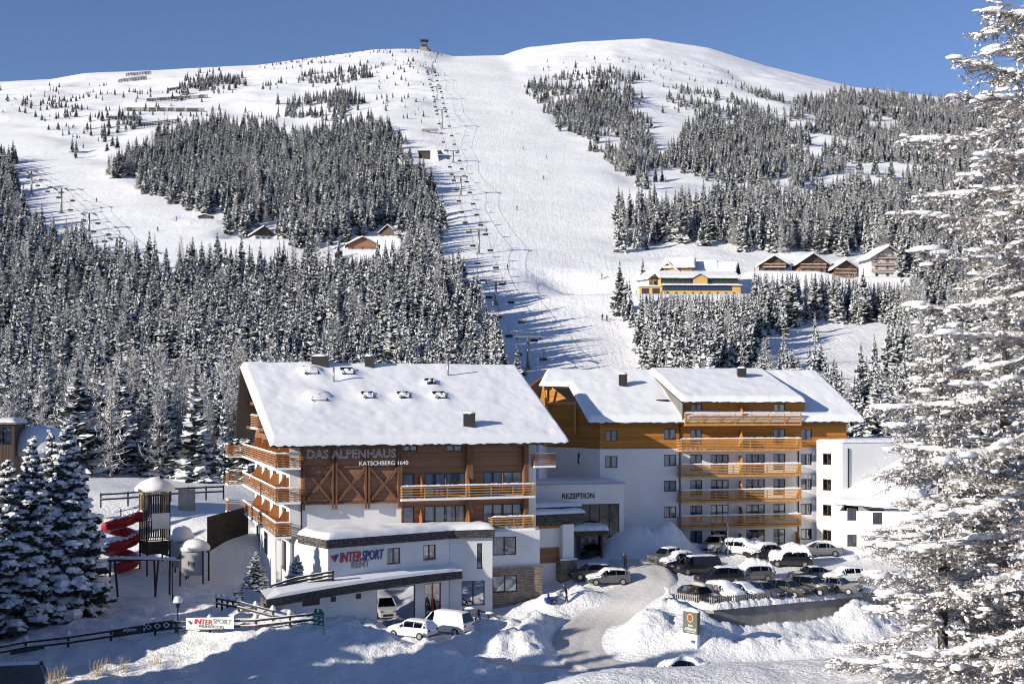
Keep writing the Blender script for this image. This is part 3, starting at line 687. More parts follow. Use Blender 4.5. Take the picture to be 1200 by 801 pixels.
# trees standing outside the picture on the sunny side; their shade lies over the playground and the near slope
for k, (xx, yy, h) in enumerate([(-.4225*yq-5.5-((q*37) % 11)*.8, yq, 15.0+((q*53) % 7)*.5) for q, yq in enumerate(np.linspace(50, 112, 20))]+[(-.4225*yq-17-((q*29) % 9), yq, 16+((q*53) % 7)*.5) for q, yq in enumerate(np.linspace(55, 118, 13))]):
    if abs((xx+21.5)*.545-(yy-100)*.839) < 2.6: continue
    s = h/17; o = thing('spruce_tree', 'tall spruce on the slope towards the sun', 'tree', (xx, yy, float(H(xx, yy))-.2), k*1.3, 'spruces on the sunny side of the slope'); o.scale = (s*1.15, s*1.15, s)
    link('crown', HERO[k % 2], o); link('trunk', HT[k % 2], o)
# ---------------------------------------------------------------- big snow-covered larches on the right foreground bank
def big_larch(name, H_, R, nl, seed, mats=('larch_twig','snow_tree'), zlo=.03, zbias=1.0, up=.1, pw=.75):
    r = np.random.default_rng(seed); a = Acc(); sn = Acc()
    def branch(b, d, L, rad, depth):
        k = 5 if depth == 0 else 4 if depth == 1 else 3
        t = np.linspace(0, 1, k); dirs = d[None]+np.c_[r.normal(0, .10, (k,2)), r.normal(0, .06, k)]
        if depth == 0: dirs[:,2] += up*2.2*t*t-.05*np.sin(t*np.pi)
        pts = b+np.cumsum(np.r_[np.zeros((1,3)), dirs[1:]*(L/(k-1))], 0)
        ptube(a, pts, rad*np.linspace(1, .25, k), 0, 5 if depth == 0 else 3)
        # snow lying along the upper side
        if r.random() < (.88, .5, .27)[depth]:
            lo = .08 if depth == 0 else 0
            for j in range(k-1):
                if r.random() < (.92 if depth == 0 else .7 if depth == 1 else .8):
                    p, q = pts[j], pts[j+1]; f0, f1 = sorted(r.uniform(0, 1, 2)); f1 = max(f1, f0+.45); f0, f1 = (0, 1.05) if depth == 0 else (f0, f1)
                    seg = np.stack([p+(q-p)*f0, p+(q-p)*(f0+f1)/2, p+(q-p)*min(f1, 1.1)]); sw = (.055+.05*r.random())*(1.7 if depth == 0 else .95 if depth == 1 else .5)
                    ww = sw*(np.array([.8, 1.1, .8]) if depth == 0 else np.array([.45, 1, .4]))
                    top = seg.copy(); top[:,2] += rad*.9+np.array([.3, 1.0, .25])*sw; strip(sn, top, ww, 1, 1.5, .012, r)
        return pts
    ang = 0
    for i in range(nl):
        h = zlo+(1-zlo)*((i+.5)/nl)**zbias; L = R*(1-h)**pw*r.uniform(.68, 1.0)+.3; ang += 2.4+r.normal(0, .4)
        d = np.array([np.cos(ang), np.sin(ang), r.uniform(-.22, .10)-.12*(1-h)]); b = np.array([0,0,h*H_])
        p0 = branch(b, d, L, .018+.011*L, 0)
        ns_ = int(9+L*6.0)
        for j in range(ns_):
            u = .12+.88*(j+r.random())/ns_; bb = np.array([np.interp(u*4, np.arange(5), p0[:,q]) for q in range(3)])
            sa = ang+(1 if j % 2 else -1)*r.uniform(.45, 1.2); sL = (L*.34*(1.1-u)+.30)*r.uniform(.6, 1.2)
            p1 = branch(bb, np.array([np.cos(sa), np.sin(sa), r.uniform(-.55, .15)]), sL, .015+.006*sL, 1)
            for m in range(int(5+sL*8)):
                v = r.uniform(.1, 1); cc = np.array([np.interp(v*3, np.arange(4), p1[:,q]) for q in range(3)]); dd = r.normal(0, .8, 3); dd[2] = dd[2]*.5-.15
                branch(cc, dd/np.linalg.norm(dd), r.uniform(.16, .55), .0135, 2)
            if r.random() < .22:
                pad(sn, p1[r.integers(1, 4)]+np.array([0,0,.05]), r.uniform(.08, .20), sa, r, 1, 1.9)
        for _ in range(int(L*1.1)):
            u = r.uniform(.3, 1.0); bb = np.array([np.interp(u*4, np.arange(5), p0[:,q]) for q in range(3)]); pad(sn, bb+np.array([0,0,.09]), r.uniform(.13, .30), ang, r, 1, 2.2)
    tr = np.array([[0,0,-.8],[.05,0,H_*.15],[.02,.06,H_*.4],[-.05,.02,H_*.7],[0,0,H_]]); 
    T = Acc(); ptube(T, tr, np.array([.34,.26,.2,.12,.03])*H_/20, 0, 9)
    return a.mesh('branches', list(mats)), sn.mesh('snow_load', list(mats), True), T.mesh('trunk', ['bark'], True)
def put_larch(label, x, Y, ytop, R, nl, seed, rz, **k):
    Xw = (x-600)/FPX*Y; z = float(H(Xw, Y)); ztop = CAMZ+(HOR-ytop)/FPX*Y; h = ztop-z
    a, s_, t = big_larch('larch', h, R, nl, seed, **k); o = thing('larch_tree', label, 'tree', (Xw, Y, z), rz)
    c = link('crown', a, o); link('snow_load', s_, c); link('trunk', t, o); return o
put_larch('lowest snow-crusted larch of the bank, standing closest to the parking wall', 1104, 46.5, 372, 3.9, 62, 41, .3)
put_larch('tallest snow-crusted larch, towering over the others on the bank above the road', 1226, 44, -190, 7.6, 110, 42, 1.1, pw=.5)
put_larch('middle-sized snow-crusted larch between the tallest one and the lowest one', 1178, 51, 215, 4.6, 66, 44, 2.0)
# ---------------------------------------------------------------- building kit
BR = random.Random(77)
class Root:
    """a thing whose parts are modelled in world coordinates"""
    def __init__(s, name, label, cat, base, group=None):
        s.e = thing(name, label, cat, base, 0, group); s.off = -Vector(base)
def bp(mb, name, mats, par, smooth=False, bevel=0):
    if isinstance(par, Root):
        o = mb.build(name, mats, par.e, smooth, bevel); o.location = par.off
    else: o = mb.build(name, mats, par, smooth, bevel)
    return o
class Face:
    def __init__(s, a, b):
        s.a = Vector((a[0], a[1])); d = Vector((b[0], b[1]))-s.a; s.L = d.length; s.e = d/s.L; s.w = Vector((-s.e.y, s.e.x))
    def pt(s, u, w, z): p = s.a+s.e*u+s.w*w; return (p.x, p.y, z)
    def uz(s, x, y, w=0):
        t = (x-600)/FPX; a = s.a+s.w*w      # a + e u = (t Y, Y)
        u = (t*a.y-a.x)/(s.e.x-t*s.e.y); Y = a.y+s.e.y*u
        return u, CAMZ+(HOR-y)/FPX*Y
    def u(s, x, w=0): return s.uz(x, 0, w)[0]
    def rect(s, x0, y0, x1, y1, w=0):
        u0 = s.u(x0, w); u1 = s.u(x1, w); xm = (x0+x1)/2
        return u0, u1, s.uz(xm, y1, w)[1], s.uz(xm, y0, w)[1]
    def box(s, mb, u0, w0, z0, u1, w1, z1, m=0):
        b = MB().box(u0, w0, z0, u1, w1, z1); return mb.raw([s.pt(*v) for v in b.v], b.f, m)
    def bar(s, mb, p, q, w, h=None, m=0): return mb.bar(s.pt(*p), s.pt(*q), w, h, m)
def wall(f, u0, u1, z0, z1, holes, mat, par, name='wall', depth=.25, w=0, top=None):
    us = sorted({u0, u1, *[h[0] for h in holes], *[h[1] for h in holes]}); zs = sorted({z0, z1, *[h[2] for h in holes], *[h[3] for h in holes]})
    us = [u for u in us if u0 <= u <= u1]; zs = [z for z in zs if z0 <= z <= z1]; mb = MB()
    for a, b in zip(us[:-1], us[1:]):
        for c, d in zip(zs[:-1], zs[1:]):
            um, zm = (a+b)/2, (c+d)/2
            if any(h[0] < um < h[1] and h[2] < zm < h[3] for h in holes): continue
            mb.raw([f.pt(a,w,c), f.pt(b,w,c), f.pt(b,w,d), f.pt(a,w,d)], [(0,1,2,3)])
    for a, b, c, d in holes:
        D = w+depth
        mb.raw([f.pt(a,w,c), f.pt(b,w,c), f.pt(b,D,c), f.pt(a,D,c), f.pt(a,w,d), f.pt(b,w,d), f.pt(b,D,d), f.pt(a,D,d)], [(0,1,2,3),(7,6,5,4),(0,3,7,4),(1,5,6,2)])
    return bp(mb, name, mat, par)
def window(f, r, n, par, style='curtain', fm='frame_dark', w=0, split=None, sill=False, glass='glass', name='window'):
    u0, u1, z0, z1 = r; mb = MB(); t = .085; a, b = w+.07, w+.16
    f.box(mb, u0, a, z0, u0+t, b, z1); f.box(mb, u1-t, a, z0, u1, b, z1)
    f.box(mb, u0+t, a, z0, u1-t, b, z0+t); f.box(mb, u0+t, a, z1-t, u1-t, b, z1)
    us = [u0+(u1-u0)*k/n for k in range(n+1)]
    for k in range(1, n): f.box(mb, us[k]-t*.7, a+.003, z0+t, us[k]+t*.7, b-.003, z1-t)
    o = bp(mb, name, fm, par)
    for k in range(n):
        p0 = us[k]+(t if k == 0 else t*.7); p1 = us[k+1]-(t if k == n-1 else t*.7)
        bp(f.box(MB(), p0, w+.105, z0+t, p1, w+.118, z1-t), 'pane', glass, o)
    q = MB(); D = w+.9; e = .25
    q.raw([f.pt(u0-e,D,z0-e), f.pt(u1+e,D,z0-e), f.pt(u1+e,D,z1+e), f.pt(u0-e,D,z1+e), f.pt(u0-e,w+.26,z0-e), f.pt(u1+e,w+.26,z0-e), f.pt(u1+e,w+.26,z1+e), f.pt(u0-e,w+.26,z1+e)],
        [(0,1,2,3),(0,3,7,4),(1,5,6,2),(0,4,5,1),(3,2,6,7)])
    bp(q, 'room', 'room_dark', o)
    if style != 'none':
        c = MB(); W_ = u1-u0
        spans = {'curtain': [(0,.26),(.74,1)], 'full': [(0,1)], 'left': [(0,.5)], 'right': [(.5,1)], 'sheer': [(0,.42),(.58,1)]}[style]
        for s0, s1 in spans:
            m = max(3, int((s1-s0)*W_/.12)); vv = []; ff = []
            for k in range(m+1):
                uu = u0+W_*(s0+(s1-s0)*k/m); ww = w+.24+.035*(k % 2)
                vv += [f.pt(uu,ww,z0+.02), f.pt(uu,ww,z1-.02)]
            ff = [(2*k,2*k+2,2*k+3,2*k+1) for k in range(m)]; c.raw(vv, ff)
        bp(c, 'curtain', 'curtain', o)
    if sill:
        s = MB(); f.box(s, u0-.06, w-.10, z0-.06, u1+.06, w-.003, z0-.01); bp(s, 'sill', 'metal_grey', o)
    return o
STY = ['curtain','sheer','full','curtain','left','right','sheer','none']
def snow_strip(f, mb, u0, u1, w0, w1, z, h, seed=0, m=0):
    n = max(4, int((u1-u0)/.22)); r = random.Random(seed); v = []
    for k in range(n+1):
        u = u0+(u1-u0)*k/n; e = min(1, .35+min(k, n-k)*.5); hh = h*e*(.75+.5*r.random()); wm = (w0+w1)/2; ww = (w1-w0)/2*(.85+.3*r.random())
        v += [f.pt(u,wm-ww,z), f.pt(u,wm-ww*.75,z+hh*.75), f.pt(u,wm,z+hh), f.pt(u,wm+ww*.75,z+hh*.75), f.pt(u,wm+ww,z)]
    F_ = [(5*k+j, 5*k+5+j, 5*k+6+j, 5*k+1+j) for k in range(n) for j in range(4)]+[(0,1,2,3,4), tuple(5*n+j for j in (4,3,2,1,0))]
    return mb.raw(v, F_, m)
def balcony(f, u0, u1, zf, par, depth=1.6, w=0, slats=6, rail=1.05, mat='slat', slab='plaster', ends=(1,1), snow=True, post=2.4, hb=.22, sh=.085, label=None, edge=True):
    W0 = w-depth; mb = MB(); f.box(mb, u0, W0, zf-.22, u1, w-.003, zf, 0)
    n = max(1, round((u1-u0)/post)); 
    for k in range(n+1):
        u = u0+.06+(u1-u0-.12)*k/n; f.box(mb, u-.05, W0+.06, zf+.002, u+.05, W0+.15, zf+rail, 1)
    o = bp(mb, 'balcony', [slab, mat], par)
    if label: o['label'] = label
    for k in range(slats):
        z = zf-.06+(rail-.04)*k/(slats-1)
        bp(f.box(MB(), u0-.02, W0+.015, z, u1+.02, W0+.057, z+sh), 'slat', mat, o)
        for side, on in enumerate(ends):
            if on:
                uu = u0-.02 if side == 0 else u1-.022
                bp(f.box(MB(), uu, W0+.06, z, uu+.042, w-.01, z+sh), 'slat', mat, o)
    bp(f.box(MB(), u0-.05, W0-.02, zf+rail+.05, u1+.05, W0+.16, zf+rail+.10), 'handrail', mat, o)
    if snow:
        s = MB(); snow_strip(f, s, u0-.04, u1+.04, W0-.03, W0+.17, zf+rail+.102, .13, int(zf*10+u0)); 
        if edge: snow_strip(f, s, u0, u1, W0-.03, W0+.012, zf-.21, .16, int(zf*7))
        bp(s, 'snow', 'snow_roof', o)
    return o
def partition(f, u, zf, par, depth=1.5, h=2.1, w=0, mat='wood_board', t=.06):
    v = [(w-.01, zf), (w-depth+.2, zf), (w-depth+.2, zf+h*.62), (w-depth*.45, zf+h), (w-.01, zf+h)]
    a = [f.pt(u-t/2, q[0], q[1]) for q in v]+[f.pt(u+t/2, q[0], q[1]) for q in v]; n = 5
    return bp(MB().raw(a, [tuple(range(n)), tuple(range(2*n-1, n-1, -1))]+[(i, i+n, (i+1) % n+n, (i+1) % n) for i in range(n)]), 'partition', mat, par)
def roof_grid(L, R, T, par, name='roof_snow', nu=60, nv=26, seed=1, amp=.07, rnd=.55, fringe=.12, open_top=False, dents=(), mat='snow_roof', lumps=0):
    """snow blanket over a roof plane. L(v), R(v): world 3-D edge points for v in 0..1 (eave to ridge); top edge stays full when open_top"""
    r = np.random.default_rng(seed); V = np.zeros((nv+1, nu+1, 3)); us = np.linspace(0, 1, nu+1); vs = np.linspace(0, 1, nv+1)
    us = .5-.5*np.cos(us*np.pi)*.35-.5*(1-2*us)*.65; vs = .5-.5*np.cos(vs*np.pi)*.35-.5*(1-2*vs)*.65
    us[0] = vs[0] = 0; us[-1] = vs[-1] = 1
    for j, v in enumerate(vs):
        l, q = np.array(L(v)), np.array(R(v))
        V[j] = l[None]+(q-l)[None]*us[:,None]
    base = V.copy(); wid = np.linalg.norm(V[:,-1]-V[:,0], axis=1).mean(); run = np.linalg.norm(V[-1,nu//2]-V[0,nu//2])
    du = np.minimum(us, 1-us)[None]*wid; dv = np.broadcast_to((vs if open_top else np.minimum(vs, 1-vs))[:,None], (nv+1,1))*run
    e = np.minimum(du, dv); prof = 1-np.clip(1-e/rnd, 0, 1)**2.2
    t = T*prof*(1+.13*fbm(V[...,0]/3.5, V[...,1]/3.5+seed, seed))+amp*prof*fbm(V[...,0]/1.2, V[...,1]/1.2, seed+3)
    for (dx, dy, rad, dep) in dents: t = t+dep*np.exp(-((V[...,0]-dx)**2+(V[...,1]-dy)**2)/rad**2)*prof
    V[...,2] += np.maximum(t, 0)+.01
    # ragged eave
    fr = fringe*vnoise(us*wid/.35, us*0+seed, seed+5); V[0,:,2] -= fr*.8; ed = (base[0]-base[1]); ed /= np.linalg.norm(ed, axis=1)[:,None]; V[0] += ed*fr[:,None]*.6
    V[0,:,2] += .02
    ii = np.arange((nv+1)*(nu+1)).reshape(nv+1, nu+1)
    Fq = np.stack([ii[:-1,:-1], ii[:-1,1:], ii[1:,1:], ii[1:,:-1]], -1).reshape(-1, 4)
    me = np_mesh(name, V.reshape(-1, 3), Fq, [mat], smooth=True)
    o = link(name, me, par.e if isinstance(par, Root) else par)
    if isinstance(par, Root): o.location = par.off
    return o
def lerp3(a, b): a = np.array(a, float); b = np.array(b, float); return lambda v: a+(b-a)*v
def slab(mb, pts, t, m=0):
    """thick polygon below the given 3-D outline"""
    n = len(pts); return mb.raw([tuple(p) for p in pts]+[(p[0],p[1],p[2]-t) for p in pts], [tuple(range(n)), tuple(range(2*n-1,n-1,-1))]+[(i,i+n,(i+1) % n+n,(i+1) % n) for i in range(n)], m)
def ray_plane(x, y, p0, nrm):
    d = Vector(((x-600)/FPX, 1, (HOR-y)/FPX)); c = Vector((0,0,CAMZ)); n = Vector(nrm); return c+d*((Vector(p0)-c).dot(n)/d.dot(n))
def text_mesh(txt, mat, par, f, x0, y0, x1, y1, w=-.04, outline=0, ext=.03, name='lettering', shear=0, bold=0):
    """lettering stretched between two photo corners on the face"""
    cu = bpy.data.curves.new('t', 'FONT'); cu.body = txt; cu.extrude = ext if not outline else 0; cu.shear = shear; cu.offset = bold; cu.resolution_u = 3
    if outline: cu.fill_mode = 'NONE'; cu.bevel_depth = outline; cu.bevel_resolution = 0; cu.resolution_u = 2
    ob = bpy.data.objects.new('t', cu); COL.objects.link(ob); dg = bpy.context.evaluated_depsgraph_get(); me = bpy.data.meshes.new_from_object(ob.evaluated_get(dg))
    bpy.data.objects.remove(ob); k = len(me.vertices); V = np.zeros(k*3, np.float32); me.vertices.foreach_get('co', V); V = V.reshape(-1, 3)
    lo, hi = V.min(0), V.max(0); ua, za = f.uz(x0, y0, w); ub, zb = f.uz(x1, y1, w); z_lo = f.uz((x0+x1)/2, y1, w)[1]; z_hi = f.uz((x0+x1)/2, y0, w)[1]
    U = ua+(V[:,0]-lo[0])/(hi[0]-lo[0])*(ub-ua); Zt = z_lo+(V[:,1]-lo[1])/(hi[1]-lo[1])*(z_hi-z_lo); Wd = w-V[:,2]
    Q = np.array([f.pt(a, b, c) for a, b, c in zip(U, Wd, Zt)], np.float32); me.vertices.foreach_set('co', Q.ravel()); me.materials.clear(); me.materials.append(MATS[mat]); me.update(); me.name = name
    o = link(name, me, par.e if isinstance(par, Root) else par)
    if isinstance(par, Root): o.location = par.off
    return o
def chimney(x, y, hpx, wm, par, plane, mat='frame_dark', cap=True, dm=.5, name='chimney'):
    p = ray_plane(x, y, *plane); sc = FPX/p.y; h = hpx/sc; mb = MB().box(p.x-wm/2, p.y-dm/2, p.z-.6, p.x+wm/2, p.y+dm/2, p.z+h)
    o = bp(mb, name, mat, par)
    if cap:
        c = MB().box(p.x-wm/2-.05, p.y-dm/2-.05, p.z+h+.002, p.x+wm/2+.05, p.y+dm/2+.05, p.z+h+.05); bp(c, 'cap', 'metal_dark', o)
        bp(MB().lump((p.x, p.y, p.z+h+.06), (wm*.55, dm*.6, .22), 0, int(x)), 'snow', 'snow_roof', o, True)
    return o
# ---------------------------------------------------------------- the hotel with the big gable roof
tA = math.atan(.338); uA = Vector((math.cos(tA), math.sin(tA))); vA = Vector((-math.sin(tA), math.cos(tA))); OA = Vector((-19.48, 112))
def A(s, d): p = OA+uA*s+vA*d; return (p.x, p.y)
def A3(s, d, z): p = A(s, d); return (p[0], p[1], z)
RA = Root('alpine_hotel', 'brown timber hotel with a large snowy gable roof, X-braced front and slatted balconies', 'hotel', (*A(11, 6), 0))
FL = [4.15, 7.3, 10.45, 13.6]
fA = Face(A(-1, .5), A(23.2, .5)); fp = Face(A(0, 0), A(10, 0)); fr_ = Face(A(0, .5), A(23.2, .5))
S = lambda x, d=0: Face(A(0, d), A(1, d)).u(x)
s470, s625 = S(470, .5), S(625, .5)
# white front wall under and beside the timber bay
zb = 10.05
wall(fA, 0, s470+1, -1.5, zb, [], 'plaster', RA)
wall(fA, 0, 1.2, zb, 16.2, [], 'plaster', RA)
# timber bay: boards, posts, rails, X braces
fb = Face(A(0, .12), A(10, .12))
ub1 = S(470, .12)
mb = MB(); fb.box(mb, 0, 0, zb, ub1, .36, 16.4); bp(mb, 'timber_wall', 'wood_brown', RA)
posts = [(354.5,357),(388.6,390.6),(392.8,394.8),(427,429.2),(431,433),(465.5,467.5),(468.5,470.5)]
for a, b in posts:
    m_ = MB(); fb.box(m_, fb.u(a), -.30, zb-.45, fb.u(b), -.003, 16.3); bp(m_, 'post', 'beam', RA)
for zz in (13.45, zb+.02):
    m_ = MB(); fb.box(m_, 0, -.14, zz, ub1, -.004, zz+.16); bp(m_, 'rail', 'beam', RA)
for a, b in ((357,388.6),(394.8,427),(433,465.5)):
    ua, ub = fb.u(a), fb.u(b); z0, z1 = zb+.22, 13.4
    for k, (p, q) in enumerate(((z0, z1), (z1, z0))):
        m_ = MB(); w_ = -.17-.02*k
        fb.bar(m_, (ua, w_, p), (ub, w_, q), .17, .19); bp(m_, 'brace', 'beam', RA)
text_mesh('DAS ALPENHAUS', 'white_print', RA, fb, 359.5, 526, 464, 536.5, -.42, outline=.022)
text_mesh('KATSCHBERG 1640', 'white_print', RA, fb, 421, 539.6, 478.5, 544.6, -.42, bold=.012)
# recessed balcony front on the right
fw = Face(A(0, .75), A(1, .75)); us0, us1 = fw.u(470), fw.u(614)
H_ = []
def wr(x0, y0, x1, y1): return fw.rect(x0, y0, x1, y1)
topw = [(472,516,489,528.6),(523,515.5,541.5,528.4)]
rows = [((472,549,485.5,0),1,'full'),((497.5,548,522,0),2,'sheer'),((522.6,548,545.5,0),2,'curtain'),((566.5,547.5,589,0),2,'sheer'),((589.6,547.5,612,0),2,'full')]
wins = []
for q in topw: wins.append((wr(*q), 2, 'sheer'))
for fl in (7.3, 10.45):
    for (x0, _, x1, __), n_, st_ in rows:
        u0, u1 = fw.u(x0), fw.u(x1); wins.append(((u0, u1, fl+.05, fl+2.3), n_, st_))
wall(fw, us0, us1, 7.0, 16.4, [q[0] for q in wins], 'wood_brown', RA, 'timber_wall')
for q, n_, st_ in wins: window(fw, q, n_, RA, st_)
m_ = MB(); fw.box(m_, us1, -.0, 7.0, us1+1.25, .3, 16.3); bp(m_, 'wall', 'plaster', RA)
m_ = MB(); fw.box(m_, us0-.02, -.5, 7.0, us0, 0, 16.3); bp(m_, 'side_wall', 'wood_brown', RA)
for x0, x1 in ((547.5,554.5),(614.5,619.5)):
    m_ = MB(); fw.box(m_, fw.u(x0, -.6), -.62, 7.0, fw.u(x1, -.6), -.0, 16.3); bp(m_, 'pier', 'beam', RA)
ub0, ube = Face(A(0,0),A(1,0)).u(471, -.0), Face(A(0,0),A(1,0)).u(624.5)
f0 = Face(A(0, .75), A(1, .75))
balcony(f0, ub0-.2, ube, 10.45, RA, 1.45, slats=5, mat='slat_amber')
balcony(f0, S(574, 0), ube, 7.3, RA, 1.45, slats=5, mat='slat_amber', ends=(1,1))
for xx, fl in ((495.5,10.45),(495,7.3),(550.5,10.45),(550.5,7.3)): partition(f0, f0.u(xx, -1.2), fl, RA, 1.3, 2.0)
# small stair balcony at the far right corner
f1 = Face(A(s625-.3, 1.2), A(s625+3, 1.2)); balcony(f1, .2, 2.4, 13.35, RA, 1.4, slats=7, mat='slat')
# right gable side and back
m_ = MB(); f = Face(A(s625, 1.5), A(s625, 27.5))
zE, zR = 15.72, 23.1
def gab(d): return zE+(zR-zE)*(1-abs(d-14)/15.3)-.3
for ss, mt in ((s625, 'wood_brown'),):
    pts = [(1.5,-1),(1.5,gab(1.5)),(14,gab(14)),(27.5,gab(27.5)),(27.5,-1)]
    m_.raw([A3(ss, d, z) for d, z in pts], [(0,1,2,3,4)]); 
bp(m_, 'gable_wall', 'plaster', RA)
m_ = MB(); m_.raw([A3(-1, 27.5, -1), A3(s625, 27.5, -1), A3(s625, 27.5, 16), A3(-1, 27.5, 16)], [(3,2,1,0)]); bp(m_, 'back_wall', 'plaster', RA)
# left gable side
fg = Face(A(-1, 27.5), A(-1, .5)); D2 = lambda d: 27.5-d
gh = []; nb_ = 4; bw = 27/nb_
for fl in (4.15, 7.3, 10.45):
    for k in range(nb_): gh.append((k*bw+1.6, k*bw+4.6, fl+.05 if fl > 5 else fl-.6, fl+2.25))
wall(fg, 0, 27, -1.5, 13.4, gh, 'plaster', RA, 'gable_wall')
for k, q in enumerate(gh): window(fg, q, 2, RA, STY[k % 8])
gm = MB(); tri = [(0,13.4),(27,13.4),(27,gab(.5)),(13.5,gab(14)),(0,gab(27.5))]
gm.raw([fg.pt(u, 0, z) for u, z in tri], [tuple(range(5))]); bp(gm, 'gable_boarding', 'wood_brown', RA)
for k in range(nb_):     # doors in the attic storey
    r = (k*bw+1.6, k*bw+4.4, 13.65, 15.6); window(fg, r, 2, RA, STY[(k*3) % 8], w=-.2)
for z in (16.7, 19.3): 
    m_ = MB(); hw = 13.5*(1-(z-13.4)/(gab(14)-13.4)*.93); fg.box(m_, 13.5-hw, -1.4, z, 13.5+hw, -.01, z+.3); bp(m_, 'beam', 'beam', RA)
for fl in (7.3, 10.45, 13.6):
    dn = -.75; ub_ = D2(.5)+1.2
    o = balcony(fg, .5, ub_ if fl > 8 else ub_-.1, fl, RA, 1.45, slats=6, rail=1.15, ends=(1,0), hb=.2)
    ff = Face(A(-2.45, .5), A(1, .5)); uu1 = Face(A(-2.45,-.72),A(1,-.72)).u(352.5 if fl > 8 else 341.5)
    balcony(ff, .0, uu1, fl, RA, 1.22, slats=6, rail=1.15, ends=(0,1))
    for k in range(1, nb_+1): partition(fg, k*bw-.35, fl, RA, 1.25, 2.15)
    # balcony on the far corner
    fk = Face(A(-4.1, 29), A(-4.1, 26.2)); balcony(fk, 0, 2.8, fl-.02, RA, .02+.0, w=0, slats=6, rail=1.15, ends=(0,0)) if False else None
    fk = Face(A(-2.5, 29.2), A(-2.5, 27.2)); balcony(fk, 0, 2.4, fl, RA, 1.6, slats=6, rail=1.15)
fk = Face(A(-1, 20), A(-1, 10)); balcony(fk, 1.5, 7.5, 17.0, RA, 1.5, slats=7, rail=1.1)
for d_ in (-.4, 3.2): 
    m_ = MB(); q = A(-2.1, d_); m_.box(q[0]-.2, q[1]-.2, -1.5, q[0]+.2, q[1]+.2, 7.07); bp(m_, 'pillar', 'plaster', RA)
m_ = MB(); fA.box(m_, 1.02, -.12, 0, 1.14, -.005, 16); bp(m_, 'downpipe', 'metal_dark', RA)
# roof decks, fascia, snow
def roofA(s, d): return A3(s, d, zE+(zR-zE)*(1-abs(d-14)/15.3))
m_ = MB(); slab(m_, [roofA(-3,-1.3), roofA(26,-1.3), roofA(26,14), roofA(-4,14)], .3); slab(m_, [roofA(26,29.3), roofA(-3,29.3), roofA(-4,14.002), roofA(26,14.002)], .3)
deck = bp(m_, 'roof', 'frame_brown', RA)
for s_ in np.linspace(-2.4, 25.4, 22):
    m_ = MB(); p, q = roofA(s_, -1.15), roofA(s_, 2); m_.bar((p[0],p[1],p[2]-.4), (q[0],q[1],q[2]-.4), .12, .18); bp(m_, 'rafter', 'beam', deck)
p0, p1, p2_ = [Vector(roofA(*q)) for q in ((0,0),(10,0),(0,10))]; plA = (p0+Vector((0,0,.62)), (p1-p0).cross(p2_-p0))
SKY = ((373,467,1.3,1.25),(431,465,.95,.8),(473,465,.95,.85),(515,465,1.0,.5),(504,449,.8,.6),(407,437,1.05,.5),(364,436,1.2,1.2))
dn_l = []
for x, y, sc_, sn_ in SKY:
    q = ray_plane(x, y, *plA); dn_l += [(q.x, q.y, 1.15*sc_, .26*sc_), (q.x+.75*sc_, q.y-.1, .8, .10)]
roof_grid(lerp3(roofA(-3.05,-1.4), roofA(-4.05,14)), lerp3(roofA(26.05,-1.4), roofA(26.05,14)), .62, RA, nu=170, nv=80, seed=3, open_top=True, fringe=.16, dents=dn_l)
roof_grid(lerp3(roofA(26.05,29.4), roofA(26.05,14)), lerp3(roofA(-3.05,29.4), roofA(-4.05,14)), .62, RA, nu=60, nv=30, seed=4, open_top=True)
p0, p1, p2_ = [Vector(roofA(*q)) for q in ((0,0),(10,0),(0,10))]; plA = (p0+Vector((0,0,.62)), (p1-p0).cross(p2_-p0))
for x, y, h, wm in ((433,429,11,.9),(550,499,14,1.15)): chimney(x, y, h, wm, RA, plA)
chimney(375, 428, 10, 1.7, RA, plA)
for x, y, h in ((391,447,17),(525,440,18)):
    p = ray_plane(x, y, *plA); bp(MB().tube([(p.x,p.y,p.z-.3),(p.x,p.y,p.z+h/FPX*p.y)], .09, 8), 'vent_pipe', 'metal_grey', RA, True)
def skylight(x, y, par, pl, sc=1.0, snowy=.5, seed=0):
    p = ray_plane(x, y, *pl); pt = Vector(p); e = Vector((uA.x,uA.y,0)); sl = Vector((vA.x*math.cos(.464), vA.y*math.cos(.464), math.sin(.464))); nn = e.cross(sl)
    L3 = lambda a, b, c: tuple(pt+e*a+sl*b+nn*c); w_, h_ = .62*sc, .75*sc; mb = MB()
    def bx(a0, b0, c0, a1, b1, c1, m=0): 
        q = MB().box(a0,b0,c0,a1,b1,c1); mb.raw([L3(*v) for v in q.v], q.f, m)
    bx(-w_,-h_,-.5,w_,-h_+.12,.3); bx(-w_,h_-.12,-.5,w_,h_,.3); bx(-w_,-h_+.12,-.5,-w_+.12,h_-.12,.3); bx(w_-.12,-h_+.12,-.5,w_,h_-.12,.3)
    o = bp(mb, 'skylight', 'metal_dark', par); q = MB().box(-w_+.12,-h_+.12,.2,w_-.12,h_-.12,.24); bp(MB().raw([L3(*v) for v in q.v], q.f), 'pane', 'glass_dark', o)
    s_ = MB(); r = random.Random(seed); 
    for a, b, ra, rb, hh in ((0,h_*.3,w_*1.25*snowy,h_*1.0*snowy,.42),(-w_*.8,-h_*.3,.45,.75,.36),(w_*.9,h_*.2,.3,.7,.34)):
        q = MB().lump((a,b,-.02),(ra*sc,rb*sc,hh),0,seed,14,8,.08); s_.raw([L3(*v) for v in q.v], q.f)
    bp(s_, 'snow', 'snow_roof', o, True)
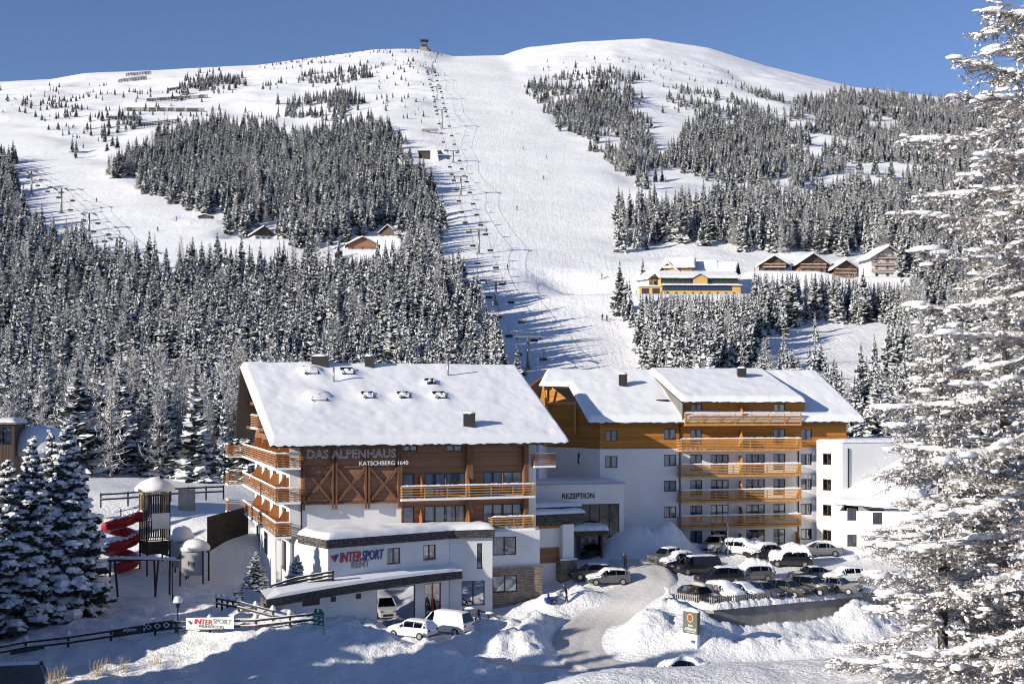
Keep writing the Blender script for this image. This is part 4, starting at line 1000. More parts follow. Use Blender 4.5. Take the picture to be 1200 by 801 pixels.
def icicles(E0, E1, par, n, seed):
    a, b = Vector(E0), Vector(E1); r = random.Random(seed); m = MB()
    for _ in range(n):
        c = a+(b-a)*r.random(); L = .08+.34*r.random()**2.2; w = .03+.02*r.random()
        m.raw([(c.x-w,c.y-w,c.z),(c.x+w,c.y-w,c.z),(c.x,c.y+w,c.z),(c.x,c.y,c.z-L)], [(0,1,3),(1,2,3),(2,0,3)])
    bp(m, 'icicles', 'glass', par)['kind'] = 'stuff'
icicles(roofA(-2.9,-1.42), roofA(25.9,-1.42), RA, 260, 1)
for k, (x, y, sc_, sn_) in enumerate(SKY): skylight(x, y, RA, plA, sc_, sn_, k)
# ---------------------------------------------------------------- ski rental wing
PC = Vector((-5.9, 114)); uC = Vector((.80, .60)); vC = Vector((-.60, .80))
def C(s, d): p = PC+uC*s+vC*d; return (p.x, p.y)
RC = Root('rental_wing', 'low white flat-roofed ski rental wing with shingled fascia in front of the timber hotel', 'building', (*C(-6, 3), -1))
fC = Face(C(-12.8, 0), C(0, 0)); fC2 = Face(C(-18.5, 0), C(0, 0))
uw = [fC.rect(454,641.5,469,660), fC.rect(496,637.8,510.6,655.5)]
wall(fC, 0, 12.8, 3.2, 7.02, uw, 'plaster', RC)
for k, q in enumerate(uw): window(fC, q, 2, RC, ('curtain','left')[k], 'frame_brown', sill=True)
lw = [fC2.rect(441.7,687,486.7,722), fC2.rect(498,684,517,712), fC2.rect(331,708,347,726)]
lw[0] = (lw[0][0], lw[0][1], -.75, 2.75); lw[1] = (lw[1][0], lw[1][1], -.95, 2.75); lw[2] = (lw[2][0], lw[2][1], -.6, 1.55)
wall(fC2, 0, 18.5, -2.5, 3.22, lw, 'plaster', RC, w=.02)
window(fC2, lw[0], 1, RC, 'none', glass='shop_glass', name='shop_window', w=.02)
o = window(fC2, lw[1], 2, RC, 'none', fm=flat('frame_red', (.35,.02,.03), .4), name='shop_door', w=.02); o['label'] = 'red framed shop door'
window(fC2, lw[2], 1, RC, 'none', fm='frame_brown', name='side_door', w=.02)
for x0, y0, x1, y1 in ((388,698.5,393.5,704.5),(417.3,695,423,701)):
    m_ = MB(); r = fC2.rect(x0,y0,x1,y1); fC2.box(m_, r[0], -.03, r[2], r[1], .018, r[3]); bp(m_, 'vent', 'metal_dark', RC)
m_ = MB(); r = fC2.rect(354.6,700.5,374.5,709); fC2.box(m_, r[0], -.03, r[2], r[1], .018, r[3]); bp(m_, 'vent_panel', 'frame_brown', RC)
m_ = MB(); fC2.box(m_, 0, -.06, -2.4, 18.5, .015, -.8); bp(m_, 'plinth', 'concrete', RC)
# second part, turned to the hotel front
fD = Face((PC.x+.02, PC.y), A(S(577,-2.6), -2.6)); 
dw = [fD.rect(559,636,565.6,666), fD.rect(541,680,568,709)]
wall(fD, 0, fD.L, -2, 7.02, dw, 'plaster', RC); window(fD, dw[0], 1, RC, 'none'); window(fD, dw[1], 2, RC, 'none', glass='shop_glass')
m_ = MB(); q = A(S(577,-2.6), -2.6); q2 = A(S(577,-2.6)-.3, .5); m_.raw([(*q,-2),(*q2,-2),(*q2,7.0),(*q,7.0)], [(0,1,2,3)]); bp(m_, 'side_wall', 'plaster', RC)
# left side wall towards the hotel
fS = Face(C(-12.8, 7), C(-12.8, 0)); wall(fS, 0, 7, -2, 7.02, [], 'plaster', RC, 'side_wall')
fS2 = Face(C(-18.5, 5), C(-18.5, 0)); wall(fS2, 0, 5, -2, 3.22, [], 'plaster', RC, 'side_wall')
foot = [C(-13.0,-.2), (C(0,-.2)[0], C(0,-.2)[1]), A(S(577,-2.8)+.15,-2.85), A(S(577,-2.8)+.15, .45), A(.3,.45), C(-13.0, 5.2)]
for k in range(4 if False else 6):
    a, b = Vector(foot[k]), Vector(foot[(k+1) % 6])
    if k in (0,1,2,5):
        ff = Face(a, b) if k != 5 else Face(a, b); m_ = MB(); ff.box(m_, -.02, -.08-.003*k, 6.78, ff.L+.06, .10, 7.62); bp(m_, 'fascia', 'shingle', RC)
m_ = MB(); m_.prism([(p[0], p[1]) for p in foot], 7.03, 7.5); bp(m_, 'roof', 'metal_grey', RC)
def poly_snow(name, foot, z, T, par, seed, step=.35, rnd=.7, amp=.12, mat='snow_roof', grow=.1, slope=None):
    xs = [p[0] for p in foot]; ys = [p[1] for p in foot]; gx_ = np.arange(min(xs)-step*2, max(xs)+step*2, step); gy_ = np.arange(min(ys)-step*2, max(ys)+step*2, step)
    X_, Y_ = np.meshgrid(gx_, gy_); ins = inpoly(X_, Y_, foot); d = seg_dist(X_, Y_, list(foot)+[foot[0]]); sd_ = np.where(ins, d, -d)+grow
    prof = 1-np.clip(1-sd_/rnd, 0, 1)**2.4; Zs = (z if slope is None else slope(X_, Y_))+T*prof*(1+.15*fbm(X_/2.5, Y_/2.5, seed))+amp*prof*fbm(X_, Y_, seed+2)
    # snap the rim to the outline
    gy2, gx2 = np.gradient(sd_, step); rim = (sd_ < 0) & (sd_ > -step*1.5); X_ = np.where(rim, X_-gx2*sd_, X_); Y_ = np.where(rim, Y_-gy2*sd_, Y_); Zs = np.where(rim, (z if slope is None else slope(X_, Y_))-.05, Zs)
    okv = sd_ > -step*1.5; ii = np.arange(X_.size).reshape(X_.shape)
    Fq = np.stack([ii[:-1,:-1], ii[:-1,1:], ii[1:,1:], ii[1:,:-1]], -1).reshape(-1, 4); Fq = Fq[okv.ravel()[Fq].all(1)]
    us_, inv = np.unique(Fq, return_inverse=True); V_ = np.stack([X_, Y_, Zs], -1).reshape(-1, 3)[us_]
    me = np_mesh(name, V_, inv.reshape(-1, 4), [mat], smooth=True); o = link(name, me, par.e if isinstance(par, Root) else par)
    if isinstance(par, Root): o.location = par.off
    return o
poly_snow('roof_snow', foot, 7.6, .5, RC, 5, grow=.16)
# lower canopy with snow
can = [C(-19.3,-1.3), C(.6,-1.3), C(.6,-.03), C(-19.3,-.03)]
za = lambda s: 3.35 + .50*(1-((s)/-19.3)**2*1.5)
nseg = 14; m_ = MB(); sn_ = MB()
for k in range(nseg):
    s0, s1 = -19.3+19.9*k/nseg, -19.3+19.9*(k+1)/nseg; a0, a1 = za(s0)-.75, za(s1)-.75
    m_.raw([(*C(s0,-1.3),a0),(*C(s1,-1.3),a1),(*C(s1,-1.3),a1+.75),(*C(s0,-1.3),a0+.75),(*C(s0,-.02),a0),(*C(s1,-.02),a1),(*C(s1,-.02),a1+.95),(*C(s0,-.02),a0+.95)], [(0,1,2,3),(0,4,5,1),(3,2,6,7)])
    hh = .30; e0 = .35 if k == 0 else 1; e1 = .35 if k == nseg-1 else 1
    sn_.raw([(*C(s0,-1.36),a0+.74),(*C(s1,-1.36),a1+.74),(*C(s1,-1.2),a1+.75+hh*.8*e1),(*C(s0,-1.2),a0+.75+hh*.8*e0),(*C(s1,-.02),a1+.97+hh*1.3),(*C(s0,-.02),a0+.97+hh*1.3)], [(0,1,2,3),(3,2,4,5)])
s0 = -19.3; m_.raw([(*C(s0,-1.3),za(s0)-.75),(*C(s0,-.02),za(s0)-.75),(*C(s0,-.02),za(s0)+.2),(*C(s0,-1.3),za(s0))],[(3,2,1,0)]); s0 = .6; m_.raw([(*C(s0,-1.3),za(s0)-.75),(*C(s0,-.02),za(s0)-.75),(*C(s0,-.02),za(s0)+.2),(*C(s0,-1.3),za(s0))],[(0,1,2,3)])
cn = bp(m_, 'canopy', 'shingle', RC); bp(sn_, 'snow', 'snow_roof', cn)
text_mesh('INTER', flat('print_red', (.55,.02,.03), .45), RC, fC, 398.5,646.2,423.6,657.6, -.03, ext=.06, bold=.012, shear=.15)
text_mesh('SPORT', flat('print_blue', (.02,.04,.22), .45), RC, fC, 424.6,643.9,449.8,655.2, -.03, ext=.06, bold=.012, shear=.15)
text_mesh('RENT', flat('print_grey', (.30,.30,.31), .5), RC, fC, 412.3,656.5,433,664.6, -.03, ext=.05, bold=.012)
lg = MB(); 
for poly_, mi in (([(387.2,650.9),(390.4,650.2),(392.8,654.4),(391.2,656.6)],1),([(391.2,651.6),(393.2,649.4),(397.2,648.9),(393.2,658.0),(391.0,657.0)],0)):
    lg.raw([fC.pt(fC.uz(a,b,-.05)[0], -.05-.02*mi, fC.uz(a,b,-.05)[1]) for a, b in poly_], [tuple(range(len(poly_)))], mi)
bp(lg, 'logo', ['print_blue','print_red'], RC)
# ---------------------------------------------------------------- stone-based corner of the hotel, right of the rental wing
fE = Face(A(S(577,-1.2)-.6,-1.2), A(S(632.5,-1.2),-1.2)); ew = [fE.rect(577.5,628.6,605,650)]
wall(fE, 0, fE.L, -1.2, 7.1, ew, 'plaster', RA); window(fE, ew[0], 2, RA, 'left')
fE2 = Face(A(S(577,-1.4)-.6,-1.4), A(S(635.5,-1.4),-1.4)); q = fE2.rect(577.5,673.6,606,693.4); zt = fE2.uz(606,664)[1]
wall(fE2, 0, fE2.L, -1.5, zt, [q], 'stone', RA, 'stone_base'); window(fE2, q, 2, RA, 'full')
m_ = MB(); q0 = A(S(635.5,-1.4),-1.4); q1 = A(S(635.5,-1.4), 8); m_.raw([(*q0,-1.5),(*q1,-1.5),(*q1,zt),(*q0,zt)], [(0,1,2,3)]); bp(m_, 'stone_side', 'stone', RA)
m_ = MB(); q0 = A(S(632.5,-1.2),-1.2); q1 = A(S(632.5,-1.2), 8); m_.raw([(*q0,zt),(*q1,zt),(*q1,7.1),(*q0,7.1)], [(0,1,2,3)]); bp(m_, 'side_wall', 'plaster', RA)
m_ = MB(); fE2.box(m_, 0, -.05, zt+.002, fE2.L+.05, .22, zt+.06); bp(m_, 'ledge', 'metal_grey', RA)
m_ = MB(); m_.raw([A3(S(577)-.5,-1.2,7.1), A3(S(632.5,-1.2),-1.2,7.1), A3(S(632.5,-1.2),1.5,7.1), A3(S(577)-.5,1.5,7.1)], [(0,1,2,3)]); bp(m_, 'terrace', 'snow_roof', RA)
# ---------------------------------------------------------------- right hotel block
tB = math.radians(12); uB = Vector((math.cos(tB), math.sin(tB))); vB = Vector((-math.sin(tB), math.cos(tB))); OB = Vector((19.0, 137.0))
def B(s, d): p = OB+uB*s+vB*d; return (p.x, p.y)
RB = Root('hotel_block', 'tall white hotel block with amber timber top floors and five long slatted balconies', 'hotel', (*B(4, 5), 2))
fB = Face(B(0, 0), B(1, 0)); SB = fB.u
sL, sR = SB(703), SB(958); zW = fB.uz(760, 525.5)[1]; zEv = fB.uz(745, 489, -1.2)[1]-.45
FB_ = [fB.uz(797, y, -1.5)[1] for y in (496.6,526.6,556.8,587.2,617.2)]; FB_ = [(z if z else z) for z in FB_]
st_ = (FB_[0]-FB_[4])/4; FB_ = [FB_[0]-st_*k for k in range(6)]
bw_ = []
for k, fl in enumerate(FB_):
    for (x0, x1, n_) in ((809,823,2),(833,854,3),(874.5,896.3,3),(906.4,920.3,2)):
        low = fl+.06 if (n_ == 3 or k == 5) else fl+.45
        bw_.append(((SB(x0), SB(x1), low, fl+2.25), n_, k))
    if k: bw_.append(((SB(938.5), SB(951.5), fl+.95, fl+2.2), 2, k))
for x0, x1, ys in ((709,723.6,((503.7,516.6),(534,547.7))),(778,792.4,((502,515),(532.5,545.8),(562.8,575.5),(593,606.4))),(785,793,((622,634.5),))):
    for y0, y1 in ys: bw_.append((fB.rect(x0,y0,x1,y1), 2, 0 if y0 < 525 else 3))
hi = [q[0] for q in bw_ if q[0][2] > zW-.4 or q[2] in (0,1)]; lo = [q[0] for q in bw_ if q[0] not in hi]
wall(fB, sL, sR+.3, 0, zW, lo, 'plaster', RB)
wall(fB, sL, SB(992), zW, zEv-.3+.6, [q for q in hi if q[3] < zEv+.6 and q[2] > zW], 'wood_amber', RB, 'timber_wall')
dz0, dzE = zEv+.3, fB.uz(870, 466.5, -1.3)[1]-.35
wall(fB, SB(799), SB(943), dz0, dzE, [q for q in hi if q[2] >= dz0-.2], 'wood_amber', RB, 'dormer_wall')
for k, (q, n_, fl) in enumerate(bw_): window(fB, q, n_, RB, BR.choice(['curtain','sheer','full','sheer','left','right','none']))
for k in range(5):
    balcony(fB, SB(803 if k == 0 else 798.5, -1.5), SB(939.3, -1.5), FB_[k], RB, 1.5, slats=7, rail=1.1, mat='slat_amber', slab='slat_amber', post=2.1, edge=False)
    partition(fB, SB(869,-.7), FB_[k], RB, 1.35, 2.1, mat='wood_amber')
for xx in (802, 869, 936): partition(fB, SB(xx,-.7), FB_[5], RB, 1.2, 1.9, mat='wood_amber')
for xx, z1 in ((796.6, zEv), (935.5, zW)):
    m_ = MB(); fB.box(m_, SB(xx)-.06, -.12, 1, SB(xx)+.06, -.004, z1); bp(m_, 'downpipe', 'metal_dark', RB)
# angled gable end on the left
G1 = Vector(B(sL, 0)); G2 = P(676, 500, 139.2).xy; G3 = P(641, 500, 141.3).xy; G4 = P(632, 500, 150).xy
for a, b, nm in ((G2, G1, 0), (G3, G2, 1), (G4, G3, 2)):
    ff = Face(a, b); h = []
    if nm == 0: r = ff.rect(674.5+1.5,530.5,679.5,543); h = [(max(.1, r[0]), r[1], r[2], r[3])]
    wall(ff, 0, ff.L, 0, zW, h, ('plaster','plaster_pink','plaster')[nm], RB)
    for q in h: window(ff, q, 1, RB, 'none')
    hs = [] 
    if nm == 1: hs = []
    top = {0: [zEv+1.6, zEv-.1], 1: [zEv+4.4, zEv+1.6], 2: [zEv+4.8, zEv+4.4]}[nm]
    m_ = MB(); m_.raw([ff.pt(0,0,zW), ff.pt(ff.L,0,zW), ff.pt(ff.L,0,top[1]), ff.pt(0,0,top[0])], [(0,1,2,3)]); bp(m_, 'timber_wall', 'wood_amber', RB)
    if nm == 1:
        for zz in (zEv+1.9,): m_ = MB(); ff.box(m_, 0, -.14, zz, ff.L, -.003, zz+.3); bp(m_, 'beam', 'slat_amber', RB)
        for t_ in (.05, ff.L-.05): m_ = MB(); ff.box(m_, t_-.12, -.35, zEv-1.5 if t_ > 1 else zEv+.3, t_+.12, -.004, zEv+(2.2 if t_ > 1 else 4)); bp(m_, 'post', 'slat_amber', RB)
        m_ = MB(); ff.bar(m_, (.4,-.5,zEv+1.2), (.5,-1.7,zEv+4.0), .2); bp(m_, 'strut', 'slat_amber', RB)
# roof
pB0 = Vector((*B(0,-1.2), zEv)); tanp = math.tan(math.radians(26.5)); nB = Vector((uB.x,uB.y,0)).cross(Vector((vB.x*1, vB.y*1, tanp))); plB = (pB0+Vector((0,0,.5)), nB)
dR = 10.0; zRg = zEv+tanp*(dR+1.2)
def roofB(s, d): return B3(s, d, zEv+tanp*(d+1.2))
def B3(s, d, z): p = B(s, d); return (p[0], p[1], z)
def sd_of(x, y):
    p = ray_plane(x, y, *plB); q = Vector((p.x,p.y))-OB; return q.dot(uB), q.dot(vB)
sE, dE = sd_of(690, 489); sV, dV = sd_of(667, 447.5); sP, dP = sd_of(632, 448.5); sT, dT = sd_of(640, 434)
print('roofB', sE, dE, sV, dV, sP, dP, sT, dT, 'zE', zEv, 'zR', zRg)
dV = min(max(dV, 4), 8.5); sTop = sd_of(640, 434)[0]
def leftB(d):
    if d < dV: return sE+(sV-sE)*(d+1.2)/(dV+1.2)
    return sP+(sTop-sP)*(d-dV)/(dR-dV)
sEr, _ = sd_of(1013, 487); sRr, _ = sd_of(957, 432)
rightB = lambda d: sEr+(sRr-sEr)*(d+1.2)/(dR+1.2)
m_ = MB(); slab(m_, [roofB(sE,-1.2), roofB(sEr,-1.2), roofB(sRr,dR), roofB(sTop,dR), roofB(sP,dV), roofB(sV,dV)], .28)
slab(m_, [B3(sRr,dR+.003,zRg), B3(sEr,21.2,zEv), B3(sE-6,21.2,zEv), B3(sP,2*dR-dV,zEv+tanp*(dV+1.2)), B3(sTop,dR+.003,zRg)], .28)
bp(m_, 'roof', 'frame_brown', RB)
def LB(v):
    d = -1.25+(dR+1.25)*v; return roofB(leftB(d)-.05, d)
def RBf(v): d = -1.25+(dR+1.25)*v; return roofB(rightB(d)+.05, d)
roof_grid(LB, RBf, .55, RB, nu=140, nv=56, seed=8, open_top=True, fringe=.16)
roof_grid(lambda v: B3(sEr+(sRr-sEr)*v, 21.2-11.2*v, zEv+(zRg-zEv)*v), lambda v: B3(sE-6+(sTop-sE+6)*v, 21.2-11.2*v, zEv+(zRg-zEv)*v), .5, RB, nu=40, nv=20, seed=9, open_top=True)
icicles(roofB(sE,-1.27), roofB(sEr,-1.27), RB, 200, 2)
# dormer roof, cheeks
zD = dzE+.02; s0, s1 = SB(798.5,-1.3), SB(944,-1.3); tD = (zRg+.25-zD)/(dR+1.4)
def roofD(s, d): return B3(s, d, zD+tD*(d+1.4))
m_ = MB(); slab(m_, [roofD(s0,-1.4), roofD(s1,-1.4), roofD(s1-.0,dR), roofD(s0,dR)], .22); bp(m_, 'dormer_roof', 'frame_brown', RB)
roof_grid(lerp3(roofD(s0-.05,-1.45), roofD(s0-.05,dR)), lerp3(roofD(s1+.05,-1.45), roofD(s1+.05,dR)), .5, RB, 'dormer_snow', 90, 36, 12, open_top=True, fringe=.15)
dm = dR
for s_, nm in ((s0+.18, 1), (s1-.18, 0)):
    pts = [(-1.2 if nm else 0, zEv+.02 if nm else zEv+.55), (dm, zRg-.2), (dm, zRg+.2), (-1.2 if nm else 0, zD-.1)]
    m_ = MB(); a = [B3(s_-.04,d,z) for d, z in pts]+[B3(s_+.04,d,z) for d, z in pts]; m_.raw(a, [(0,1,2,3),(7,6,5,4),(0,4,5,1),(1,5,6,2),(2,6,7,3),(3,7,4,0)]); bp(m_, 'dormer_cheek', 'seam_metal', RB)
chimney(730, 452, 13, .95, RB, plB); 
pd0 = [Vector(roofD(*q)) for q in ((0,0),(5,0),(0,5))]; plD = (pd0[0]+Vector((0,0,.5)), (pd0[1]-pd0[0]).cross(pd0[2]-pd0[0])); chimney(869, 441, 9, 1.0, RB, plD, dm=1.0)
m_ = MB(); p = ray_plane(776, 469, *plB); m_.box(p.x-.7, p.y-.3, p.z-.2, p.x+.7, p.y+.1, p.z+.12); bp(m_, 'roof_vent', 'metal_dark', RB)
# white stair wing on the right
RW = Root('stair_wing', 'bright white stair wing with a lean-to snow roof at the end of the hotel block', 'building', (*P(1000,600,140).xy, 2))
W0, W1, W2 = P(957,0,139.6).xy, P(987,0,136.4).xy, P(1085,0,139.5).xy; fW1 = Face(W0, W1); fW2 = Face(W1, W2); zWt = CAMZ+(HOR-519)/FPX*136.4
ww = [fW1.rect(964,y0,974.2,y1) for y0, y1 in ((531,544.5),(561,574.5),(591,604),(620.5,633))]
wall(fW1, 0, fW1.L, 1, zWt, ww, 'plaster', RW); [window(fW1, q, 2, RW, 'curtain', 'frame_brown') for q in ww]
wall(fW2, 0, fW2.L, 1, zWt, [], 'plaster', RW)
ft = [W0, W1, W2, P(1085,0,150).xy, P(957,0,150).xy]; m_ = MB(); m_.prism([(p.x,p.y) for p in ft], zWt+.003, zWt+.12); bp(m_, 'roof', 'metal_grey', RW); poly_snow('roof_snow', [(p.x,p.y) for p in ft], zWt+.1, .3, RW, 15)
m_ = MB(); u_, z_ = fW2.uz(994, 525); _, z2 = fW2.uz(994, 575); fW2.box(m_, u_-.06, -.12, z2, u_+.06, -.004, z_); bp(m_, 'downpipe', 'metal_dark', RW)
# lean-to with steep snow roof
L0, L1 = P(978,0,132.6).xy, P(1090,0,131.5).xy; fL = Face(L0, L1); e0, e1 = CAMZ+(HOR-590)/FPX*132.6, CAMZ+(HOR-598)/FPX*131.5
lw_ = [fL.rect(993,595.5,1003.5,609.5), fL.rect(993,626,1004,640), fL.rect(1023,600,1034,614)]
wall(fL, .6, fL.L, 1, e1-.1, lw_, 'plaster', RW); [window(fL, q, 2, RW, 'sheer', 'frame_brown') for q in lw_]
m_ = MB(); q0 = fL.pt(.6,0,0); m_.raw([(q0[0],q0[1],1),(q0[0],q0[1],e1),(W1.x,W1.y,e1),(W1.x,W1.y,1)], [(0,1,2,3)]); bp(m_, 'side_wall', 'plaster', RW)
ta, tb_ = fW2.uz(988,579), fW2.uz(1060,538); A0 = fW2.pt(ta[0],-.02,ta[1]); A1 = fW2.pt(tb_[0],-.02,tb_[1])
E0 = (L0.x-.2, L0.y-.4, e0); E1 = (L1.x, L1.y-.4, e1); dn_ = lambda q: (q[0], q[1]+.02, q[2]-.12); roof_grid(lerp3(dn_(E0), dn_(A0)), lerp3(dn_(E1), dn_(A1)), 0.0, RW, 'lean_to_roof', 40, 20, 18, amp=0, fringe=0, mat='metal_dark')
roof_grid(lerp3(E0, A0), lerp3(E1, A1), .4, RW, 'lean_to_snow', 40, 20, 18, open_top=True, fringe=.1)
# ---------------------------------------------------------------- reception link
RR = Root('reception_building', 'low white reception link with dark glass entrance and snowy canopy between the hotels', 'building', (*P(690,650,131).xy, 2.5))
R0, R1 = P(622,0,129).xy, P(731,0,131.2).xy; fR = Face(R0, R1); zr = fR.uz(700, 567)[1]
g = fR.rect(680,590,725.8,658); g = (g[0], g[1], 2.5, g[3])
wall(fR, 0, fR.L, .5, zr, [g], 'plaster', RR, depth=.3)
m_ = MB(); nx, nz = 4, 3; us_ = [g[0]+(g[1]-g[0])*k/nx for k in range(nx+1)]
for u in us_: fR.box(m_, u-.05, .08, g[2], u+.05, .2, g[3])
zs_ = [g[2], g[2]+2.6, g[3]]
for k, z in enumerate(zs_): fR.box(m_, g[0]+.05, .083, z-.04, g[1]-.05, .197, z+.04)
o = bp(m_, 'glass_front', 'frame_dark', RR)
for a, b in zip(us_[:-1], us_[1:]):
    for c, d in zip(zs_[:-1], zs_[1:]): bp(fR.box(MB(), a+.05, .13, c+.04, b-.05, .145, d-.04), 'pane', 'glass_dark', o)
m_ = MB(); m_.raw([fR.pt(g[0]-.4,2.2,g[2]), fR.pt(g[1]+.4,2.2,g[2]), fR.pt(g[1]+.4,2.2,g[3]+.3), fR.pt(g[0]-.4,2.2,g[3]+.3)], [(0,1,2,3)]); bp(m_, 'room', 'room_dark', o)
m_ = MB(); fR.box(m_, -.1, -.15, zr+.002, fR.L+.1, .3, zr+.16); bp(m_, 'parapet_cap', 'metal_grey', RR)
ft = [R0, R1, R1+vB*6, R0+vB*6]; poly_snow('roof_snow', [tuple(p) for p in ft], zr+.12, .25, RR, 22); m_ = MB(); q = R1; m_.raw([(q.x,q.y,.5),(q.x+vB.x*5,q.y+vB.y*5,.5),(q.x+vB.x*5,q.y+vB.y*5,zr),(q.x,q.y,zr)],[(0,1,2,3)]); bp(m_, 'side_wall', 'plaster', RR)
text_mesh('REZEPTION', 'frame_dark', RR, fR, 659,577.4,696.5,583.9, -.03, ext=.04, bold=.012)
# entrance canopy
c = fR.rect(670,614,712.5,627, -2.6); m_ = MB(); fR.box(m_, c[0], -2.6, c[2]+.0, c[1], .0, c[2]+.55); cn = bp(m_, 'entrance_canopy', 'frame_brown', RR)
f_ = [fR.pt(c[0],-2.7,0)[:2], fR.pt(c[1]+.05,-2.7,0)[:2], fR.pt(c[1]+.05,-.05,0)[:2], fR.pt(c[0],-.05,0)[:2]]; sn = poly_snow('snow', f_, c[2]+.55, .55, RR, 25, step=.2, rnd=.4)
for uu in (c[1]-.6,): m_ = MB(); fR.box(m_, uu-.12, -2.4, 1.5, uu+.12, -2.16, c[2]); bp(m_, 'column', 'frame_brown', RR)
m_ = MB(); uu, zz = fR.uz(687, 640, -.0); fR.box(m_, uu-1.1, -1.8, 1.8, uu+1.1, -.02, c[2]-.05); bp(m_, 'vestibule', 'glass_dark', RR)
# tiered shingle roofs and pillar beside the timber hotel
T0, T1 = P(628,0,121.6).xy, P(684,0,124.0).xy; fT = Face(T0, T1)
for y0, y1, x1, dd, sd_ in ((601,615,684.5,0,3),(593,600.5,679.5,1.6,4)):
    r = fT.rect(628, y0, x1, y1, dd); m_ = MB(); fT.box(m_, -1.5, dd, r[2], r[1], dd+4-dd*.5, r[3]); bp(m_, 'shingle_fascia', 'shingle', RR)
    f_ = [fT.pt(-1.5,dd-.12,0)[:2], fT.pt(r[1]+.1,dd-.12,0)[:2], fT.pt(r[1]+.1,dd+(3.8 if dd else 1.6),0)[:2], fT.pt(-1.5,dd+(3.8 if dd else 1.6),0)[:2]]; poly_snow('roof_snow', f_, r[3], .35, RR, sd_, step=.25, rnd=.45)
r = fT.rect(630,615,659,640,.5); m_ = MB(); fT.box(m_, -1, .5, -.5, r[1]+.2, 3.5, fT.uz(640,613.5,.5)[1]); bp(m_, 'link_wall', 'plaster', RR)
r = fT.rect(632,641,657.5,659,.45); m_ = MB(); fT.box(m_, r[0], .42, r[2], r[1], .495, r[3]); bp(m_, 'timber_panel', 'wood_brown', RR)
r = fT.rect(632,615.5,658,618.5,.45); m_ = MB(); fT.box(m_, r[0], .40, r[2], r[1], .493, r[3]); bp(m_, 'timber_band', 'wood_amber', RR)
r = fT.rect(659.5,615,672.5,655,-.3); m_ = MB(); fT.box(m_, r[0], -.3, r[2], r[1], 1.2, fT.uz(665,614,-.3)[1]); bp(m_, 'pillar', 'plaster', RR)
r2 = fT.rect(657,655,676,690,-.5); m_ = MB(); fT.box(m_, r2[0], -.5, -.5, r2[1], 1.4, r[2]-.002); bp(m_, 'pillar_base', 'stone', RR)
m_ = MB(); f_ = [fT.pt(r2[0]-.05,-.55,0)[:2], fT.pt(r2[1]+.05,-.55,0)[:2], fT.pt(r2[1]+.05,-.3,0)[:2], fT.pt(r2[0]-.05,-.3,0)[:2]]; poly_snow('ledge_snow', f_, r[2]-.01, .15, RR, 6, step=.08, rnd=.1, amp=.02, grow=0)
